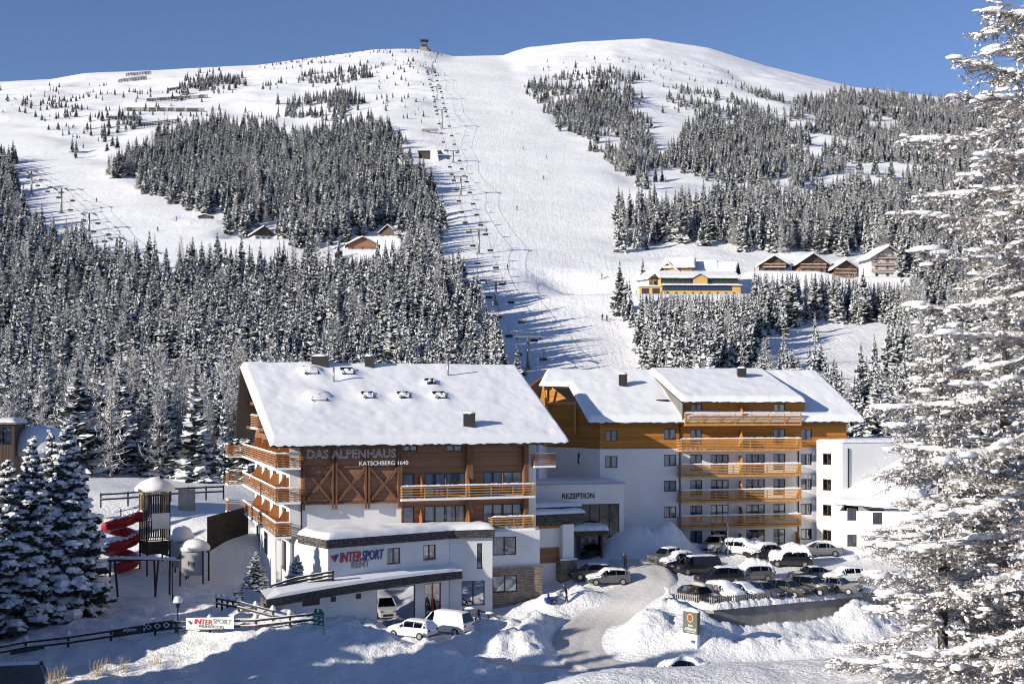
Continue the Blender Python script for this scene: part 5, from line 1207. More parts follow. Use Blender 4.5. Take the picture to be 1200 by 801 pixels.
# wooden planter screen by the block
# ---------------------------------------------------------------- vehicles
def car_parts(kind, L, W_, Hh):
    """stations: x, belt height, roof height (roof == belt on bonnet and boot)"""
    b = .62*Hh
    if kind == 'suv': st_ = [(0,.52*Hh,0),(.03,.60*Hh,0),(.10,b*.99,0),(.26,b*1.06,0),(.29,b*1.07,0),(.41,b*1.09,Hh*.97),(.46,b*1.09,Hh),(.66,b*1.10,Hh),(.84,b*1.12,Hh*.97),(.96,b*1.12,0),(.985,b*1.05,0),(1,.55*Hh,0)]
    elif kind == 'sedan': st_ = [(0,.45*Hh,0),(.03,.52*Hh,0),(.12,b*.96,0),(.27,b*1.05,0),(.30,b*1.06,0),(.43,b*1.08,Hh*.96),(.49,b*1.08,Hh),(.62,b*1.09,Hh),(.70,b*1.09,Hh*.96),(.84,b*1.09,0),(.97,b*1.06,0),(1,.55*Hh,0)]
    elif kind == 'wagon': st_ = [(0,.45*Hh,0),(.03,.53*Hh,0),(.12,b*.96,0),(.26,b*1.04,0),(.29,b*1.05,0),(.42,b*1.08,Hh*.96),(.48,b*1.08,Hh),(.66,b*1.09,Hh),(.88,b*1.11,Hh*.95),(.975,b*1.11,0),(.99,b*1.0,0),(1,.5*Hh,0)]
    else: st_ = [(0,.40*Hh,0),(.02,.47*Hh,0),(.08,.53*Hh,0),(.14,.57*Hh,0),(.155,.575*Hh,0),(.28,.58*Hh,Hh*.95),(.34,.58*Hh,Hh),(.62,.58*Hh,Hh),(.93,.58*Hh,Hh*.98),(.985,.58*Hh,0),(.992,.56*Hh,0),(1,.42*Hh,0)]
    xs = [L*(.5-s[0]) for s in st_]; n = len(st_); body = MB(); gls = {-1: MB(), 1: MB()}; hw = W_/2
    taper = [.80,.90,.97,1,1,1,1,1,.98,.95,.93,.86]
    rows = []
    for (t, be, ro), x, tp in zip(st_, xs, taper):
        rows.append([(x,-hw*tp*.93,.26),(x,-hw*tp,.50*be+.1),(x,-hw*tp*.985,be),(x,hw*tp*.985,be),(x,hw*tp,.50*be+.1),(x,hw*tp*.93,.26)])
    base = body.n
    for i in range(n-1):
        a, c = rows[i], rows[i+1]
        for j in range(5):
            if j == 2 and 4 <= i < 9: continue       # open under the greenhouse
            body.raw([a[j], a[j+1], c[j+1], c[j]], [(0,1,2,3)])
        body.raw([a[5], a[0], c[0], c[5]], [(0,1,2,3)])
    body.raw(rows[0], [tuple(range(6))[::-1]]); body.raw(rows[-1], [tuple(range(6))])
    # roof and pillars
    rf = {i: [(xs[i],-hw*.74,st_[i][2]-.03),(xs[i],-hw*.66,st_[i][2]),(xs[i],hw*.66,st_[i][2]),(xs[i],hw*.74,st_[i][2]-.03)] for i in (5,6,7,8)}
    for i in (5,6,7):
        for j in range(3): body.raw([rf[i][j], rf[i][j+1], rf[i+1][j+1], rf[i+1][j]], [(0,1,2,3)])
    q = lambda i, s: (xs[i], s*hw*taper[i]*.985, st_[i][1])
    for s in (-1, 1):
        gl = gls[s]; k = 0 if s < 0 else 3
        tops = {i: rf[i][k] for i in rf}
        if kind == 'van':
            gl.raw([q(4,s), q(5,s), tops[5], q(4,s)][:3], [(0,1,2)]); gl.raw([q(5,s), q(6,s), tops[6], tops[5]], [(0,1,2,3)])
            body.raw([q(6,s), q(7,s), tops[7], tops[6]], [(0,1,2,3)]); body.raw([q(7,s), q(8,s), tops[8], tops[7]], [(0,1,2,3)]); body.raw([q(8,s), q(9,s), tops[8]], [(0,1,2)])
        else:
            gl.raw([q(4,s), q(5,s), tops[5]], [(0,1,2)])
            for i in (5,6,7): gl.raw([q(i,s), q(i+1,s), tops[i+1], tops[i]], [(0,1,2,3)])
            gl.raw([q(8,s), q(9,s), tops[8]], [(0,1,2)])
            for i in (5, 7): 
                p0, p1 = Vector(q(i,s)), Vector(tops[i]); body.bar(p0+Vector((0,s*.006,0)), p1+Vector((0,s*.006,0)), .07)
            p0, p1 = Vector(q(8,s)), Vector(tops[8]); body.bar(p0+Vector((0,s*.008,0)), p1, .16)
        for i0, i1 in ((4,5),(9,8)): body.bar(Vector(q(i0,s)), Vector(tops[i1]), .09)
    ws = MB().raw([q(4,-1), q(4,1), rf[5][3], rf[5][2], rf[5][1], rf[5][0]], [(0,1,2,3,4,5)])
    rw = MB().raw([q(9,1), q(9,-1), rf[8][0], rf[8][1], rf[8][2], rf[8][3]], [(0,1,2,3,4,5)])
    return body, gls, ws, rw, st_, xs, taper, hw
CARS = {}
def snow_on_car(st_, xs, taper, hw, mode, T, seed):
    """mode roof: only the roof; all: roof, bonnet, boot and screens"""
    r = np.random.default_rng(seed); n = len(st_); nf = 40 if mode == 'all' else 18
    lo, hi = (.01, .99) if mode == 'all' else (st_[5][0]+.005, st_[8][0]-.005)
    ts = np.linspace(lo, hi, nf); L = xs[0]-xs[-1]
    tt = [s[0] for s in st_]; topz = [s[2] if s[2] > 0 else s[1] for s in st_]; wd = [hw*.70 if s[2] > 0 else hw*tp*.97 for s, tp in zip(st_, taper)]
    m = 11; V = np.zeros((nf, m, 3)); yy = np.linspace(-1, 1, m)
    wob = 1+.14*np.sin(np.linspace(0, 9, nf)+seed)+.06*r.normal(0, 1, nf)
    for i, t in enumerate(ts):
        z = np.interp(t, tt, topz); w = np.interp(t, tt, wd); ed = min(1, min(i, nf-1-i)/3.0)
        w2 = w*(1.12 if mode == 'all' else 1.0)*(1+.025*r.normal())
        prof = (1-np.abs(yy)**3.5)**.7
        hz = T*prof*(.25+.75*math.sqrt(ed))*(1+.05*r.normal(0, 1, m))*wob[i]
        V[i,:,0] = L*(.5-t); V[i,:,1] = yy*w2; V[i,:,2] = z+hz-.02
        if mode == 'all': V[i,[0,-1],2] -= .10+.12*r.random(2)*T/.3
    ii = np.arange(nf*m).reshape(nf, m); F_ = np.stack([ii[:-1,:-1], ii[:-1,1:], ii[1:,1:], ii[1:,:-1]], -1).reshape(-1, 4)[:, ::-1]
    return np_mesh('snow_cover', V.reshape(-1, 3), F_, ['snow_roof'], smooth=True)
def car(label, x, y, head, kind='suv', paint='black', L=4.5, W_=1.82, Hh=1.62, snow=None, T=.2, cat='car', name='parked_car', world=None, box=False, sink=0, seed=0, Y0=60):
    p = Vector(world) if world else hit(x, y, Y0)
    z = float(H(p.x, p.y)) if not world else p.z
    o = thing(name, label, cat, (p.x, p.y, z-sink), math.radians(head), 'vehicles parked at the hotels')
    key = (kind, L, W_, Hh)
    body, gls, ws, rw, st_, xs, tp, hw = car_parts(*key)
    b = body.build('body', paint, o); bv = b.modifiers.new('bevel','BEVEL'); bv.width = .03; bv.segments = 2; bv.limit_method = 'ANGLE'; bv.angle_limit = .6
    [g_.build('side_window', 'glass_car', o) for g_ in gls.values()]; ws.build('windscreen', 'glass_car', o); rw.build('rear_window', 'glass_car', o)
    MB().box(xs[9]+.1, -hw*.8, .5, xs[4]-.1, hw*.8, st_[6][1]*.93).build('interior', 'room_dark', o)
    R_ = .33 if kind != 'van' else .34
    for wx in (xs[0]-.19*L, xs[-1]+.19*L):
        for s in (-1, 1):
            wb = MB().tube([(wx, s*(hw-.20), R_),(wx, s*(hw+.012), R_)], R_, 18); wo = wb.build('wheel', 'rubber', o)
            MB().tube([(wx, s*(hw-.0), R_),(wx, s*(hw+.022), R_)], R_*.62, 14).build('rim', 'alloy', wo)
    z1 = st_[1][1]*.93
    for s in (-1, 1):
        MB().box(xs[1]-.06, min(s*hw*.52, s*hw*.84), z1-.13, xs[0]+.012, max(s*hw*.52, s*hw*.84), z1).build('headlight', 'alloy', o)
        MB().box(xs[-1]-.02, min(s*hw*.56, s*hw*.84), st_[-1][1]-.02, xs[-2]+.05, max(s*hw*.56, s*hw*.84), st_[-1][1]+.16).build('tail_light', flat('lamp_red', (.25,.01,.01), .3), o)
        MB().box(xs[4]-.30, s*(hw+.02)-(.17 if s < 0 else 0), st_[4][1], xs[4]-.14, s*(hw+.02)+(.17 if s > 0 else 0), st_[4][1]+.15).build('mirror', paint, o)
    MB().box(xs[-1]-.03, -.26, .62, xs[-1]-.004, .26, .73).build('number_plate', 'white_print', o); MB().box(xs[-1]-.02, -hw*.8, .30, xs[-2]+.1, hw*.8, .42).build('bumper', 'rubber', o)
    MB().box(xs[1], -hw*.55, .34, xs[0]+.015, hw*.55, .55).build('grille', 'rubber', o)
    if box:
        rb = MB(); n_ = 10
        for i in range(n_+1):
            a = i/n_; hh_ = .34*math.sin(math.pi*(.12+.80*a))**.6; w_ = .42*min(1, math.sin(math.pi*(.06+.88*a))**.4)
            rb.raw([(1.0-2.0*a,-w_,Hh+.10),(1.0-2.0*a,-w_*.9,Hh+.10+hh_*.8),(1.0-2.0*a,0,Hh+.10+hh_),(1.0-2.0*a,w_*.9,Hh+.10+hh_*.8),(1.0-2.0*a,w_,Hh+.10)], [])
        rb.f = [(5*i+j,5*i+j+1,5*i+6+j,5*i+5+j) for i in range(n_) for j in range(4)]+[(5*i+4,5*i,5*i+5,5*i+9) for i in range(n_)]+[(4,3,2,1,0), tuple(5*n_+j for j in range(5))]; rb.m = [0]*len(rb.f)
        rb.build('roof_box', flat('box_grey', (.42,.42,.40), .5), o, True)
    if snow: link('snow_cover', snow_on_car(st_, xs, tp, hw, snow, T, seed+int(x)), o)
    return o
flat('paint_white', (.78,.78,.77), .35, 0, .5); flat('paint_silver', (.27,.28,.29), .35, .5, .5); flat('paint_black', (.012,.013,.016), .3, 0, .6); flat('paint_blue', (.02,.035,.07), .3, .2, .6); flat('paint_grey', (.12,.125,.13), .35, .3, .5); flat('paint_olive', (.05,.045,.03), .35, .2, .5)
car('white hatchback parked beside the white van before the rental wing', 483, 749, 151, 'wagon', 'paint_white', 4.3, 1.8, 1.52, 'all', .14, Y0=80)
car('white delivery van with dark rear window before the rental wing', 523, 741, 148, 'van', 'paint_white', 4.9, 1.8, 1.98, 'roof', .10, 'van', 'delivery_van', Y0=80)
car('clean silver sedan parked alone below the white stair wing', 960, 651, 184, 'sedan', 'paint_silver', 4.75, 1.82, 1.46)
car('black station wagon with snow-dusted roof beside the dark boxy van', 842, 683, 190, 'wagon', 'paint_black', 4.7, 1.85, 1.6, 'roof', .12)
car('dark boxy van squeezed behind the black station wagon', 817, 672, 196, 'van', 'paint_black', 4.8, 1.9, 1.85, 'roof', .08, 'van', 'parked_van')
car('snow-powdered dark compact at the end of the shaded row towards the entrance', 781, 660, 215, 'suv', 'paint_grey', 4.1, 1.8, 1.6, 'roof', .12)
car('snow-powdered grey estate next to the compact at the end of the shaded row', 793, 666, 212, 'wagon', 'paint_grey', 4.4, 1.8, 1.5, 'all', .2)
car('silver off-roader with roof rails parked against the ground floor balcony', 839, 646, 235, 'suv', 'paint_silver', 4.5, 1.9, 1.75, 'roof', .1)
car('white car under deep snow with one dark side window showing by the lamp pole', 870, 650, 330, 'wagon', 'paint_white', 4.4, 1.8, 1.5, 'all', .4, seed=2)
car('dark hatchback poking out of a snow heap below the balconies', 893, 653, 205, 'wagon', 'paint_black', 4.1, 1.75, 1.45, 'all', .22, seed=7)
car('car entirely humped over by the largest snow mound of the lot', 926, 663, 172, 'suv', 'paint_black', 4.6, 1.85, 1.6, 'all', .65, seed=5)
car('grey car under a thick overhanging snow cap in mid lot', 880, 680, 190, 'suv', 'paint_grey', 4.6, 1.85, 1.55, 'all', .62, seed=9)
car('dark blue sedan with a clear body behind the front row', 951, 680, 186, 'sedan', 'paint_blue', 4.7, 1.82, 1.45, 'roof', .05)
car('black car carrying a grey roof box at the corner of the parking wall', 819, 706, 300, 'suv', 'paint_black', 4.5, 1.85, 1.55, None, box=True)
car('car smothered in smooth white snow next to the one with the roof box', 849, 703, 305, 'wagon', 'paint_white', 4.5, 1.8, 1.5, 'all', .35, seed=3)
car('dark car with snow on its bonnet second from the smothered car', 871, 701, 310, 'sedan', 'paint_black', 4.5, 1.8, 1.45, 'all', .12, seed=4)
car('dark blue estate in the front row between the snowy bonnet and the olive car', 893, 700, 312, 'wagon', 'paint_blue', 4.6, 1.8, 1.5)
car('olive brown hatchback in the front row behind the picket rail', 922, 698, 318, 'wagon', 'paint_olive', 4.3, 1.8, 1.5)
car('black off-roader in the front row beside the olive hatchback', 950, 695, 320, 'suv', 'paint_black', 4.5, 1.85, 1.65)
car('dark sedan at the larch end of the front row', 982, 694, 322, 'sedan', 'paint_grey', 4.6, 1.8, 1.45)
car('white car behind the dark sedan at the larch end of the lot', 990, 682, 190, 'wagon', 'paint_white', 4.4, 1.8, 1.5, 'all', .15, seed=6)
car('dark car with snowed roof tucked behind the stone pillar by the entrance', 693, 679, 190, 'wagon', 'paint_black', 4.4, 1.8, 1.5, 'roof', .12)
car('snow-whitened hatchback in front of the glass entrance', 712, 684, 188, 'wagon', 'paint_grey', 4.4, 1.8, 1.5, 'all', .16, seed=8)
car('black car nearly buried in the snow bank beside the lower road', 803, 789, 150, 'sedan', 'paint_black', 4.5, 1.8, 1.4, 'all', .35, seed=12, sink=.25, Y0=85)
car('light roofed bus-like van on the shaded slope below the rail fence', 8, 812, 195, 'van', 'paint_grey', 5.0, 1.9, 2.0, 'roof', .05, 'van', 'parked_van', Y0=75)
# ---------------------------------------------------------------- parking wall, picket rail, sign, lamp pole
RP = Root('parking_wall', 'grey concrete retaining wall topped by snow along the parking lot', 'wall', (25, 113, -2))
wl_ = [(14.9,112.5),(18.2,109.2),(33.7,116.9),(45.3,122.7)]
for a, b in zip(wl_[:-1], wl_[1:]):
    f = Face(a, b); m_ = MB(); f.box(m_, 0, 0, -3.2, f.L, .3, .95+.02*(a[0]-18)); bp(m_, 'wall_section', 'concrete', RP); s_ = MB()
    snow_strip(f, s_, 0, f.L, -.28, .75, .9+.02*(a[0]-18), .55, int(a[0])); bp(s_, 'snow', 'snow_lumpy', RP, True)
RF = Root('picket_rail', 'weathered picket rail standing on the parking wall', 'fence', (22, 112, 1))
for a, b in zip(wl_[:-1], wl_[1:]):
    f = Face(a, b); zz = 1.15+.02*(a[0]-18); n_ = int(f.L/.24)
    for k in range(n_):
        if k % 16 == 15 and f.L > 6 and (k//16) % 2: continue
        bp(f.box(MB(), k*.24, .36, zz, k*.24+.12, .40, zz+.85), 'picket', 'concrete', RF)
    bp(f.box(MB(), 0, .405, zz+.62, f.L, .45, zz+.72), 'rail', 'concrete', RF)
p = P(810, 752, 103.6); RS = Root('hotel_sign', 'tall dark green-grey hotel sign board with round emblem by the driveway', 'sign', (p.x, p.y, p.z-1))
fs = Face(P(800.6,0,103.9).xy, P(817,0,102.8).xy); r = fs.rect(800.6,717.5,817,742); m_ = MB(); fs.box(m_, 0, 0, r[2], fs.L, .42, r[3]+.1); bp(m_, 'board', flat('board_green', (.10,.115,.095), .5), RS)
r2 = fs.rect(800.6,742,817,752); m_ = MB(); fs.box(m_, .02, .03, r2[2]-2.2, fs.L-.02, .39, r2[3]-.004); bp(m_, 'lower_panel', 'white_print', RS)
m_ = MB(); q = [(801.5,747.2),(805,747.8),(808,749.5),(815.3,749.8),(813.5,754),(809,751.3),(806.5,751.8),(804,750),(801.5,750.8)]; m_.raw([fs.pt(fs.uz(a,b)[0], .022, fs.uz(a,b)[1]) for a, b in q], [tuple(range(len(q)))]); bp(m_, 'blue_mark', flat('mark_blue', (.03,.05,.30), .5), RS)
m_ = MB(); u_, z_ = fs.uz(808.6, 723.5); 
for k, (rr, mi, dd) in enumerate(((.36,1,-.012),(.29,0,-.02))): m_.raw([fs.pt(u_+rr*math.cos(a*.2618)*.9, dd, z_+rr*math.sin(a*.2618)*1.05) for a in range(24)], [tuple(range(24))], mi)
bp(m_, 'emblem', [flat('emblem_brown', (.25,.08,.03), .5), flat('emblem_gold', (.6,.45,.28), .5)], RS)
text_mesh('DAS', 'white_print', RS, fs, 806.5,731.2,811.5,733.6, -.012, ext=.004, bold=.01); text_mesh('ALPENHAUS', 'white_print', RS, fs, 802.2,735,815.8,738.2, -.012, ext=.004, bold=.012); text_mesh('KATSCHBERG', 'white_print', RS, fs, 804.5,739.2,815,740.6, -.012, ext=.004)
s_ = MB(); snow_strip(fs, s_, -.05, fs.L+.05, -.05, .45, r[3]+.095, .28, 4); bp(s_, 'snow', 'snow_roof', RS, True)
p = hit(853, 652); RL = Root('lamp_pole', 'slim grey lamp pole rising between the parked cars', 'lamp post', (p.x, p.y, p.z)); h = (652-590)/FPX*p.y
bp(MB().tube([(p.x,p.y,p.z-.3),(p.x,p.y,p.z+h)], [.07,.045], 8), 'pole', 'metal_grey', RL, True); bp(MB().tube([(p.x,p.y,p.z+h),(p.x+.5,p.y-.4,p.z+h+.12)], .04, 6), 'arm', 'metal_grey', RL, True)
# planter screen by the block
p = hit(755, 640, 120); RT = Root('planter_screen', 'amber board screen half buried in snow against the white block', 'screen', (p.x, p.y, p.z)); f = Face(P(760,0,135.8).xy, P(785,0,136.4).xy); zz = f.uz(770,632)[1]
for a, b in ((0,.42),(.68,1)):
    m_ = MB(); f.box(m_, f.L*a, 0, zz-.6, f.L*b, .12, zz+.75); bp(m_, 'board', 'wood_amber', RT)
s_ = MB(); snow_strip(f, s_, 0, f.L, -.1, .35, zz+.74, .25, 3); bp(s_, 'snow', 'snow_roof', RT, True)
# ---------------------------------------------------------------- rail fences
def rail_fence(label, pts, sp=2.2, post_h=1.05, rails=(.38,.82), name='rail_fence', cap=True, lift=0, w=.16, mat='timber_dark'):
    pl = [Vector(q) for q in pts]; R_ = Root(name, label, 'fence', pl[len(pl)//2]); k = 0; seg = []
    for a, b in zip(pl[:-1], pl[1:]):
        n = max(1, round((b-a).xy.length/sp)); seg += [a+(b-a)*i/n for i in range(n)]
    seg.append(pl[-1]); base = []
    for q in seg:
        z = float(H(q.x, q.y))+lift if q.z == 0 else q.z
        base.append(Vector((q.x, q.y, z)))
    for i, q in enumerate(base):
        bp(MB().box(q.x-w/2, q.y-w/2, q.z-.5, q.x+w/2, q.y+w/2, q.z+post_h), 'post', mat, R_)
        if cap: bp(MB().lump((q.x, q.y, q.z+post_h+.02), (.22,.22,.30), 0, i, 9, 6), 'snow_cap', 'snow_roof', R_, True)
    for a, b in zip(base[:-1], base[1:]):
        for h in rails:
            bp(MB().bar(a+Vector((0,-.12,h)), b+Vector((0,-.12,h)), .06, .17), 'rail', mat, R_)
            f = Face(a.xy, b.xy); s_ = MB(); m_ = max(4, 6); r = random.Random(i); vv = []
            for j in range(m_+1):
                c = a+(b-a)*(j/m_); hh = .06*(.4+r.random()); vv += [(c.x,c.y-.19,c.z+h+.085),(c.x,c.y-.12,c.z+h+.09+hh),(c.x,c.y-.05,c.z+h+.085)]
            s_.raw(vv, [(3*j+i2,3*j+3+i2,3*j+4+i2,3*j+1+i2) for j in range(m_) for i2 in range(2)]); bp(s_, 'snow', 'snow_roof', R_, True)
    return R_, base
def gp(x, y, Y0=70): q = hit(x, y, Y0); return (q.x, q.y, q.z)
fpts = [gp(-15,772), gp(30,764), gp(80,758), gp(130,751), gp(182,744), gp(206,742), gp(246,741), gp(300,739), gp(340,735), gp(372,731)]
RF1, base1 = rail_fence('long dark two-rail fence with snow-capped posts and banners below the playground', fpts, 3.4)
rail_fence('dark wooden rail fence bending round the slope left of the rental wing', [gp(254,712), gp(280,718), gp(320,728)], 2.2, .95)
rail_fence('short wooden rail fence leading to the side door of the rental wing', [gp(275,706), gp(300,703), gp(318,700)], 2.0, .9, cap=False)
rail_fence('snowy wooden rail fence climbing to the corner of the rental wing', [tuple(P(318,697,103.2)), tuple(P(345,688,104.6)), tuple(P(390,680,106.0))], 2.0, .9, (.2,.5,.8), cap=False)
# banners hung on the fence
def banner(label, x0, y0, x1, y1, ycap, mat, Y, name='banner'):
    f = Face(P(x0,0,Y[0]).xy, P(x1,0,Y[1]).xy); R_ = Root(name, label, 'banner', (*P(x0,0,Y[0]).xy, 0)); za = f.uz(x0,y0)[1]; zb_ = f.uz(x1,y1)[1]; hgt = f.uz(x0,y0)[1]-f.uz(x0,y0+ycap)[1]
    n = 12; v = []; 
    for k in range(n+1):
        t = k/n; z = za+(zb_-za)*t; w_ = .03*math.sin(k*1.9); v += [f.pt(f.L*t, w_, z-hgt), f.pt(f.L*t, w_*.4, z)]
    m_ = MB().raw(v, [(2*k,2*k+2,2*k+3,2*k+1) for k in range(n)]); bp(m_, 'sheet', mat, R_); return R_, f
YF = lambda x: float(np.interp(x, [600+FPX*b.x/b.y for b in base1], [b.y for b in base1]))-.7
Rb, f = banner('white ski rental banner with red and black lettering on the rail fence', 218, 723.5, 274, 722.5, 13.5, 'white_print', (YF(218), YF(274)))
text_mesh('INTER', 'print_red', Rb, f, 227.5,725,248.5,731, -.05, ext=.004, bold=.02, shear=.15); text_mesh('SPORT', 'print_grey', Rb, f, 249,724.6,271,730.6, -.05, ext=.004, bold=.02, shear=.15)
text_mesh('FRÜHSTÜCKL', 'frame_dark', Rb, f, 233,731.4,263,735.4, -.05, ext=.004, bold=.015)
lg = MB(); lg.raw([f.pt(f.uz(a,b)[0], -.05, f.uz(a,b)[1]) for a, b in ((220.5,727),(222.5,726.5),(223.8,729.3),(226.8,725.8),(224,731.5))], [(0,1,2,3,4)]); bp(lg, 'logo', 'print_blue', Rb)
flat('banner_dark', (.03,.04,.04), .6)
Rb, f = banner('dark banner with a pale script line on the rail fence', 132, 737.5, 168, 731.5, 9.5, 'banner_dark', (YF(132), YF(168)))
text_mesh('alpin', 'white_print', Rb, f, 144,734.8,160,740.5, -.05, ext=.004, bold=.01, shear=.3)
Rb, f = banner('patterned dark banner with pale diamonds next to the fence lantern', 170, 730, 203, 726, 9.5, 'banner_dark', (YF(170), YF(203)))
dm_ = MB()
for k, (cx, col) in enumerate(((174.5,0),(185,1),(195.5,1))):
    for (a, b, c, d) in (((-4.2,0),(0,-3.6),(0,-2.4),(-2.6,0)),((0,-3.6),(4.2,0),(2.6,0),(0,-2.4)),((4.2,0),(0,3.6),(0,2.4),(2.6,0)),((0,3.6),(-4.2,0),(-2.6,0),(0,2.4))):
        cy = 734.6-(cx-170)*.12; dm_.raw([f.pt(f.uz(cx+q[0],cy+q[1])[0], -.05, f.uz(cx+q[0],cy+q[1])[1]) for q in (a,b,c,d)], [(0,1,2,3)])
bp(dm_, 'diamond_print', 'white_print', Rb)
Rb, f = banner('narrow dark banner on the lowest stretch of the rail fence', 12, 762, 52, 755, 5, 'banner_dark', (YF(12), YF(52)))
# lantern
q = base1[min(range(len(base1)), key=lambda i: abs(600+FPX*base1[i].x/base1[i].y-206))]; RLn = Root('fence_lantern', 'short lantern with a ball of snow on top rising from the rail fence', 'lantern', (q.x+.25, q.y-.3, q.z)); X0, Y0_, Z0 = q.x+.25, q.y-.3, q.z
bp(MB().tube([(X0,Y0_,Z0-.4),(X0,Y0_,Z0+2.0)], .05, 8), 'pole', 'metal_dark', RLn, True); bp(MB().tube([(X0,Y0_,Z0+2.0),(X0,Y0_,Z0+2.12),(X0,Y0_,Z0+2.5)], [.06,.13,.2], 8), 'lamp', 'glass_dark', RLn); bp(MB().lump((X0,Y0_,Z0+2.6), (.36,.36,.42), 0, 3, 10, 7), 'snow_cap', 'snow_roof', RLn, True)
# green direction sign
p = hit(374, 740); RG = Root('direction_sign', 'green direction sign with white lines stuck in the snow before the rental wing', 'sign', tuple(p)); f = Face(P(368.3,0,p.y+.35).xy, P(380,0,p.y-.25).xy); z0 = f.uz(374, 736.5)[1]; z1 = f.uz(374,732.2)[1]; zt = f.uz(374,711.5)[1]
for uu in (0, f.L-.07): bp(f.box(MB(), uu, 0, z0-1.6, uu+.07, .07, z1+.5), 'post', 'metal_grey', RG)
m_ = MB(); pts = [(0,z1),(f.L,z1),(f.L,zt-.35),(f.L*.75,zt-.1),(f.L*.4,zt),(.1,zt-.12),(0,zt-.35)]; v = [f.pt(a,-.02,b) for a, b in pts]+[f.pt(a,-.07,b) for a, b in pts]; n = 7
m_.raw(v, [tuple(range(n))[::-1], tuple(range(n,2*n))]+[(i,(i+1)%n,(i+1)%n+n,i+n) for i in range(n)]); bp(m_, 'board', 'green_sign', RG); m_ = MB()
for zz, a, b, t in ((z1+.42,.03,.97,.03),(z1+.78,.03,.97,.03),(z1+.15,.1,.42,.10),(z1+.52,.1,.42,.10),(z1+.12,.68,.9,.12),(z1+.5,.68,.9,.12),(z1+1.05,.36,.52,.26)): f.box(m_, f.L*a, -.078, zz, f.L*b, -.071, zz+t)
bp(m_, 'white_marks', 'white_print', RG); bp(MB().lump((*f.pt(f.L*.45,-.04,0)[:2], zt-.02), (.3,.12,.14), 0, 2), 'snow_cap', 'snow_roof', RG, True)
# wooden ski racks
for k, (lab, x0, y0, x1, y1) in enumerate((('dark ski rack standing by the lower window of the rental wing', 542, 712, 560, 715), ('ski rack leaning into the snow heap beside the white van', 560, 714, 586, 724))):
    a, b = P(x0,y0,111.6), P(x1,y1,110.6); R_ = Root('ski_rack', lab, 'ski rack', tuple(b)); bp(MB().bar(a, b, .12), 'beam', 'timber_dark', R_)
    for t in (.03,.45,.97):
        c = a+(b-a)*t
        for s in (-.35, .35): bp(MB().bar(c, c+Vector((s*.8, s*.5, -1.2)), .09), 'leg', 'timber_dark', R_)
    bp(MB().lump(((a.x+b.x)/2, (a.y+b.y)/2, (a.z+b.z)/2+.06), (.5,.14,.16), 0, 3), 'snow', 'snow_roof', R_, True)
# ---------------------------------------------------------------- playground
p = hit(178, 672, 100); X0, Y0_, Z0 = p.x, p.y+1, p.z; sc = Y0_/FPX; RK = Root('play_tower', 'tall slatted wooden play tower with a pyramid snow roof beside the red slide', 'play tower', (X0, Y0_, Z0)); hT = (672-577)*sc; e = 1.2
c45 = math.cos(.6); s45 = math.sin(.6); TR = lambda a, b: (X0+a*c45-b*s45, Y0_+a*s45+b*c45)
for a, b in ((-e,-e),(e,-e),(e,e),(-e,e)): q = TR(a, b); bp(MB().tube([(*q,Z0-.5),(*q,Z0+hT)], .09, 8), 'post', 'timber_dark', RK, True)
sides = [((-e,-e),(e,-e)),((e,-e),(e,e)),((-e,e),(-e,-e)),((e,e),(-e,e))]
for si, (a, b) in enumerate(sides):
    f = Face(TR(*a), TR(*b)); n = 9
    for k in range(n):
        for z0, z1 in ((hT*.42,hT*.66),(hT*.70,hT*.98)):
            bp(f.box(MB(), .1+(f.L-.2)*k/n, -.05, Z0+z0, .1+(f.L-.2)*k/n+.09, -.01, Z0+z1), 'slat', 'timber_yellow' if si == 2 and k % 2 else 'timber_dark', RK)
    for z in (.42,.68,.98): bp(f.box(MB(), .05, -.1, Z0+hT*z-.1, f.L-.05, -.053, Z0+hT*z+.02), 'crossbar', 'timber_yellow', RK)
    if si == 0: bp(f.box(MB(), .5, -.12, Z0+hT*.55, f.L-.05, -.104, Z0+hT*.74), 'white_panel', 'white_print', RK)
    if si in (0, 2): bp(f.box(MB(), .1, .02, Z0+hT*.24, f.L-.1, .06, Z0+hT*.40), 'board_panel', 'wood_old', RK)
rr = e*1.6; m_ = MB(); ring = [TR(rr*math.cos(k*math.pi/4+.39)*1.05, rr*math.sin(k*math.pi/4+.39)*1.05) for k in range(8)]
v = [(*q, Z0+hT+.02) for q in ring]+[(X0+(q[0]-X0)*1.04, Y0_+(q[1]-Y0_)*1.04, Z0+hT+.35) for q in ring]+[(X0+(q[0]-X0)*.75, Y0_+(q[1]-Y0_)*.75, Z0+hT+.95) for q in ring]+[(X0+(q[0]-X0)*.2, Y0_+(q[1]-Y0_)*.2, Z0+hT+1.45) for q in ring]+[(X0,Y0_,Z0+hT+1.52)]
fc = [tuple(range(7,-1,-1))]+[(8*j+i,8*j+(i+1)%8,8*j+8+(i+1)%8,8*j+8+i) for j in range(3) for i in range(8)]+[(24+i,24+(i+1)%8,32) for i in range(8)]; m_.raw(v, fc); bp(m_, 'roof_snow', 'snow_roof', RK, True)
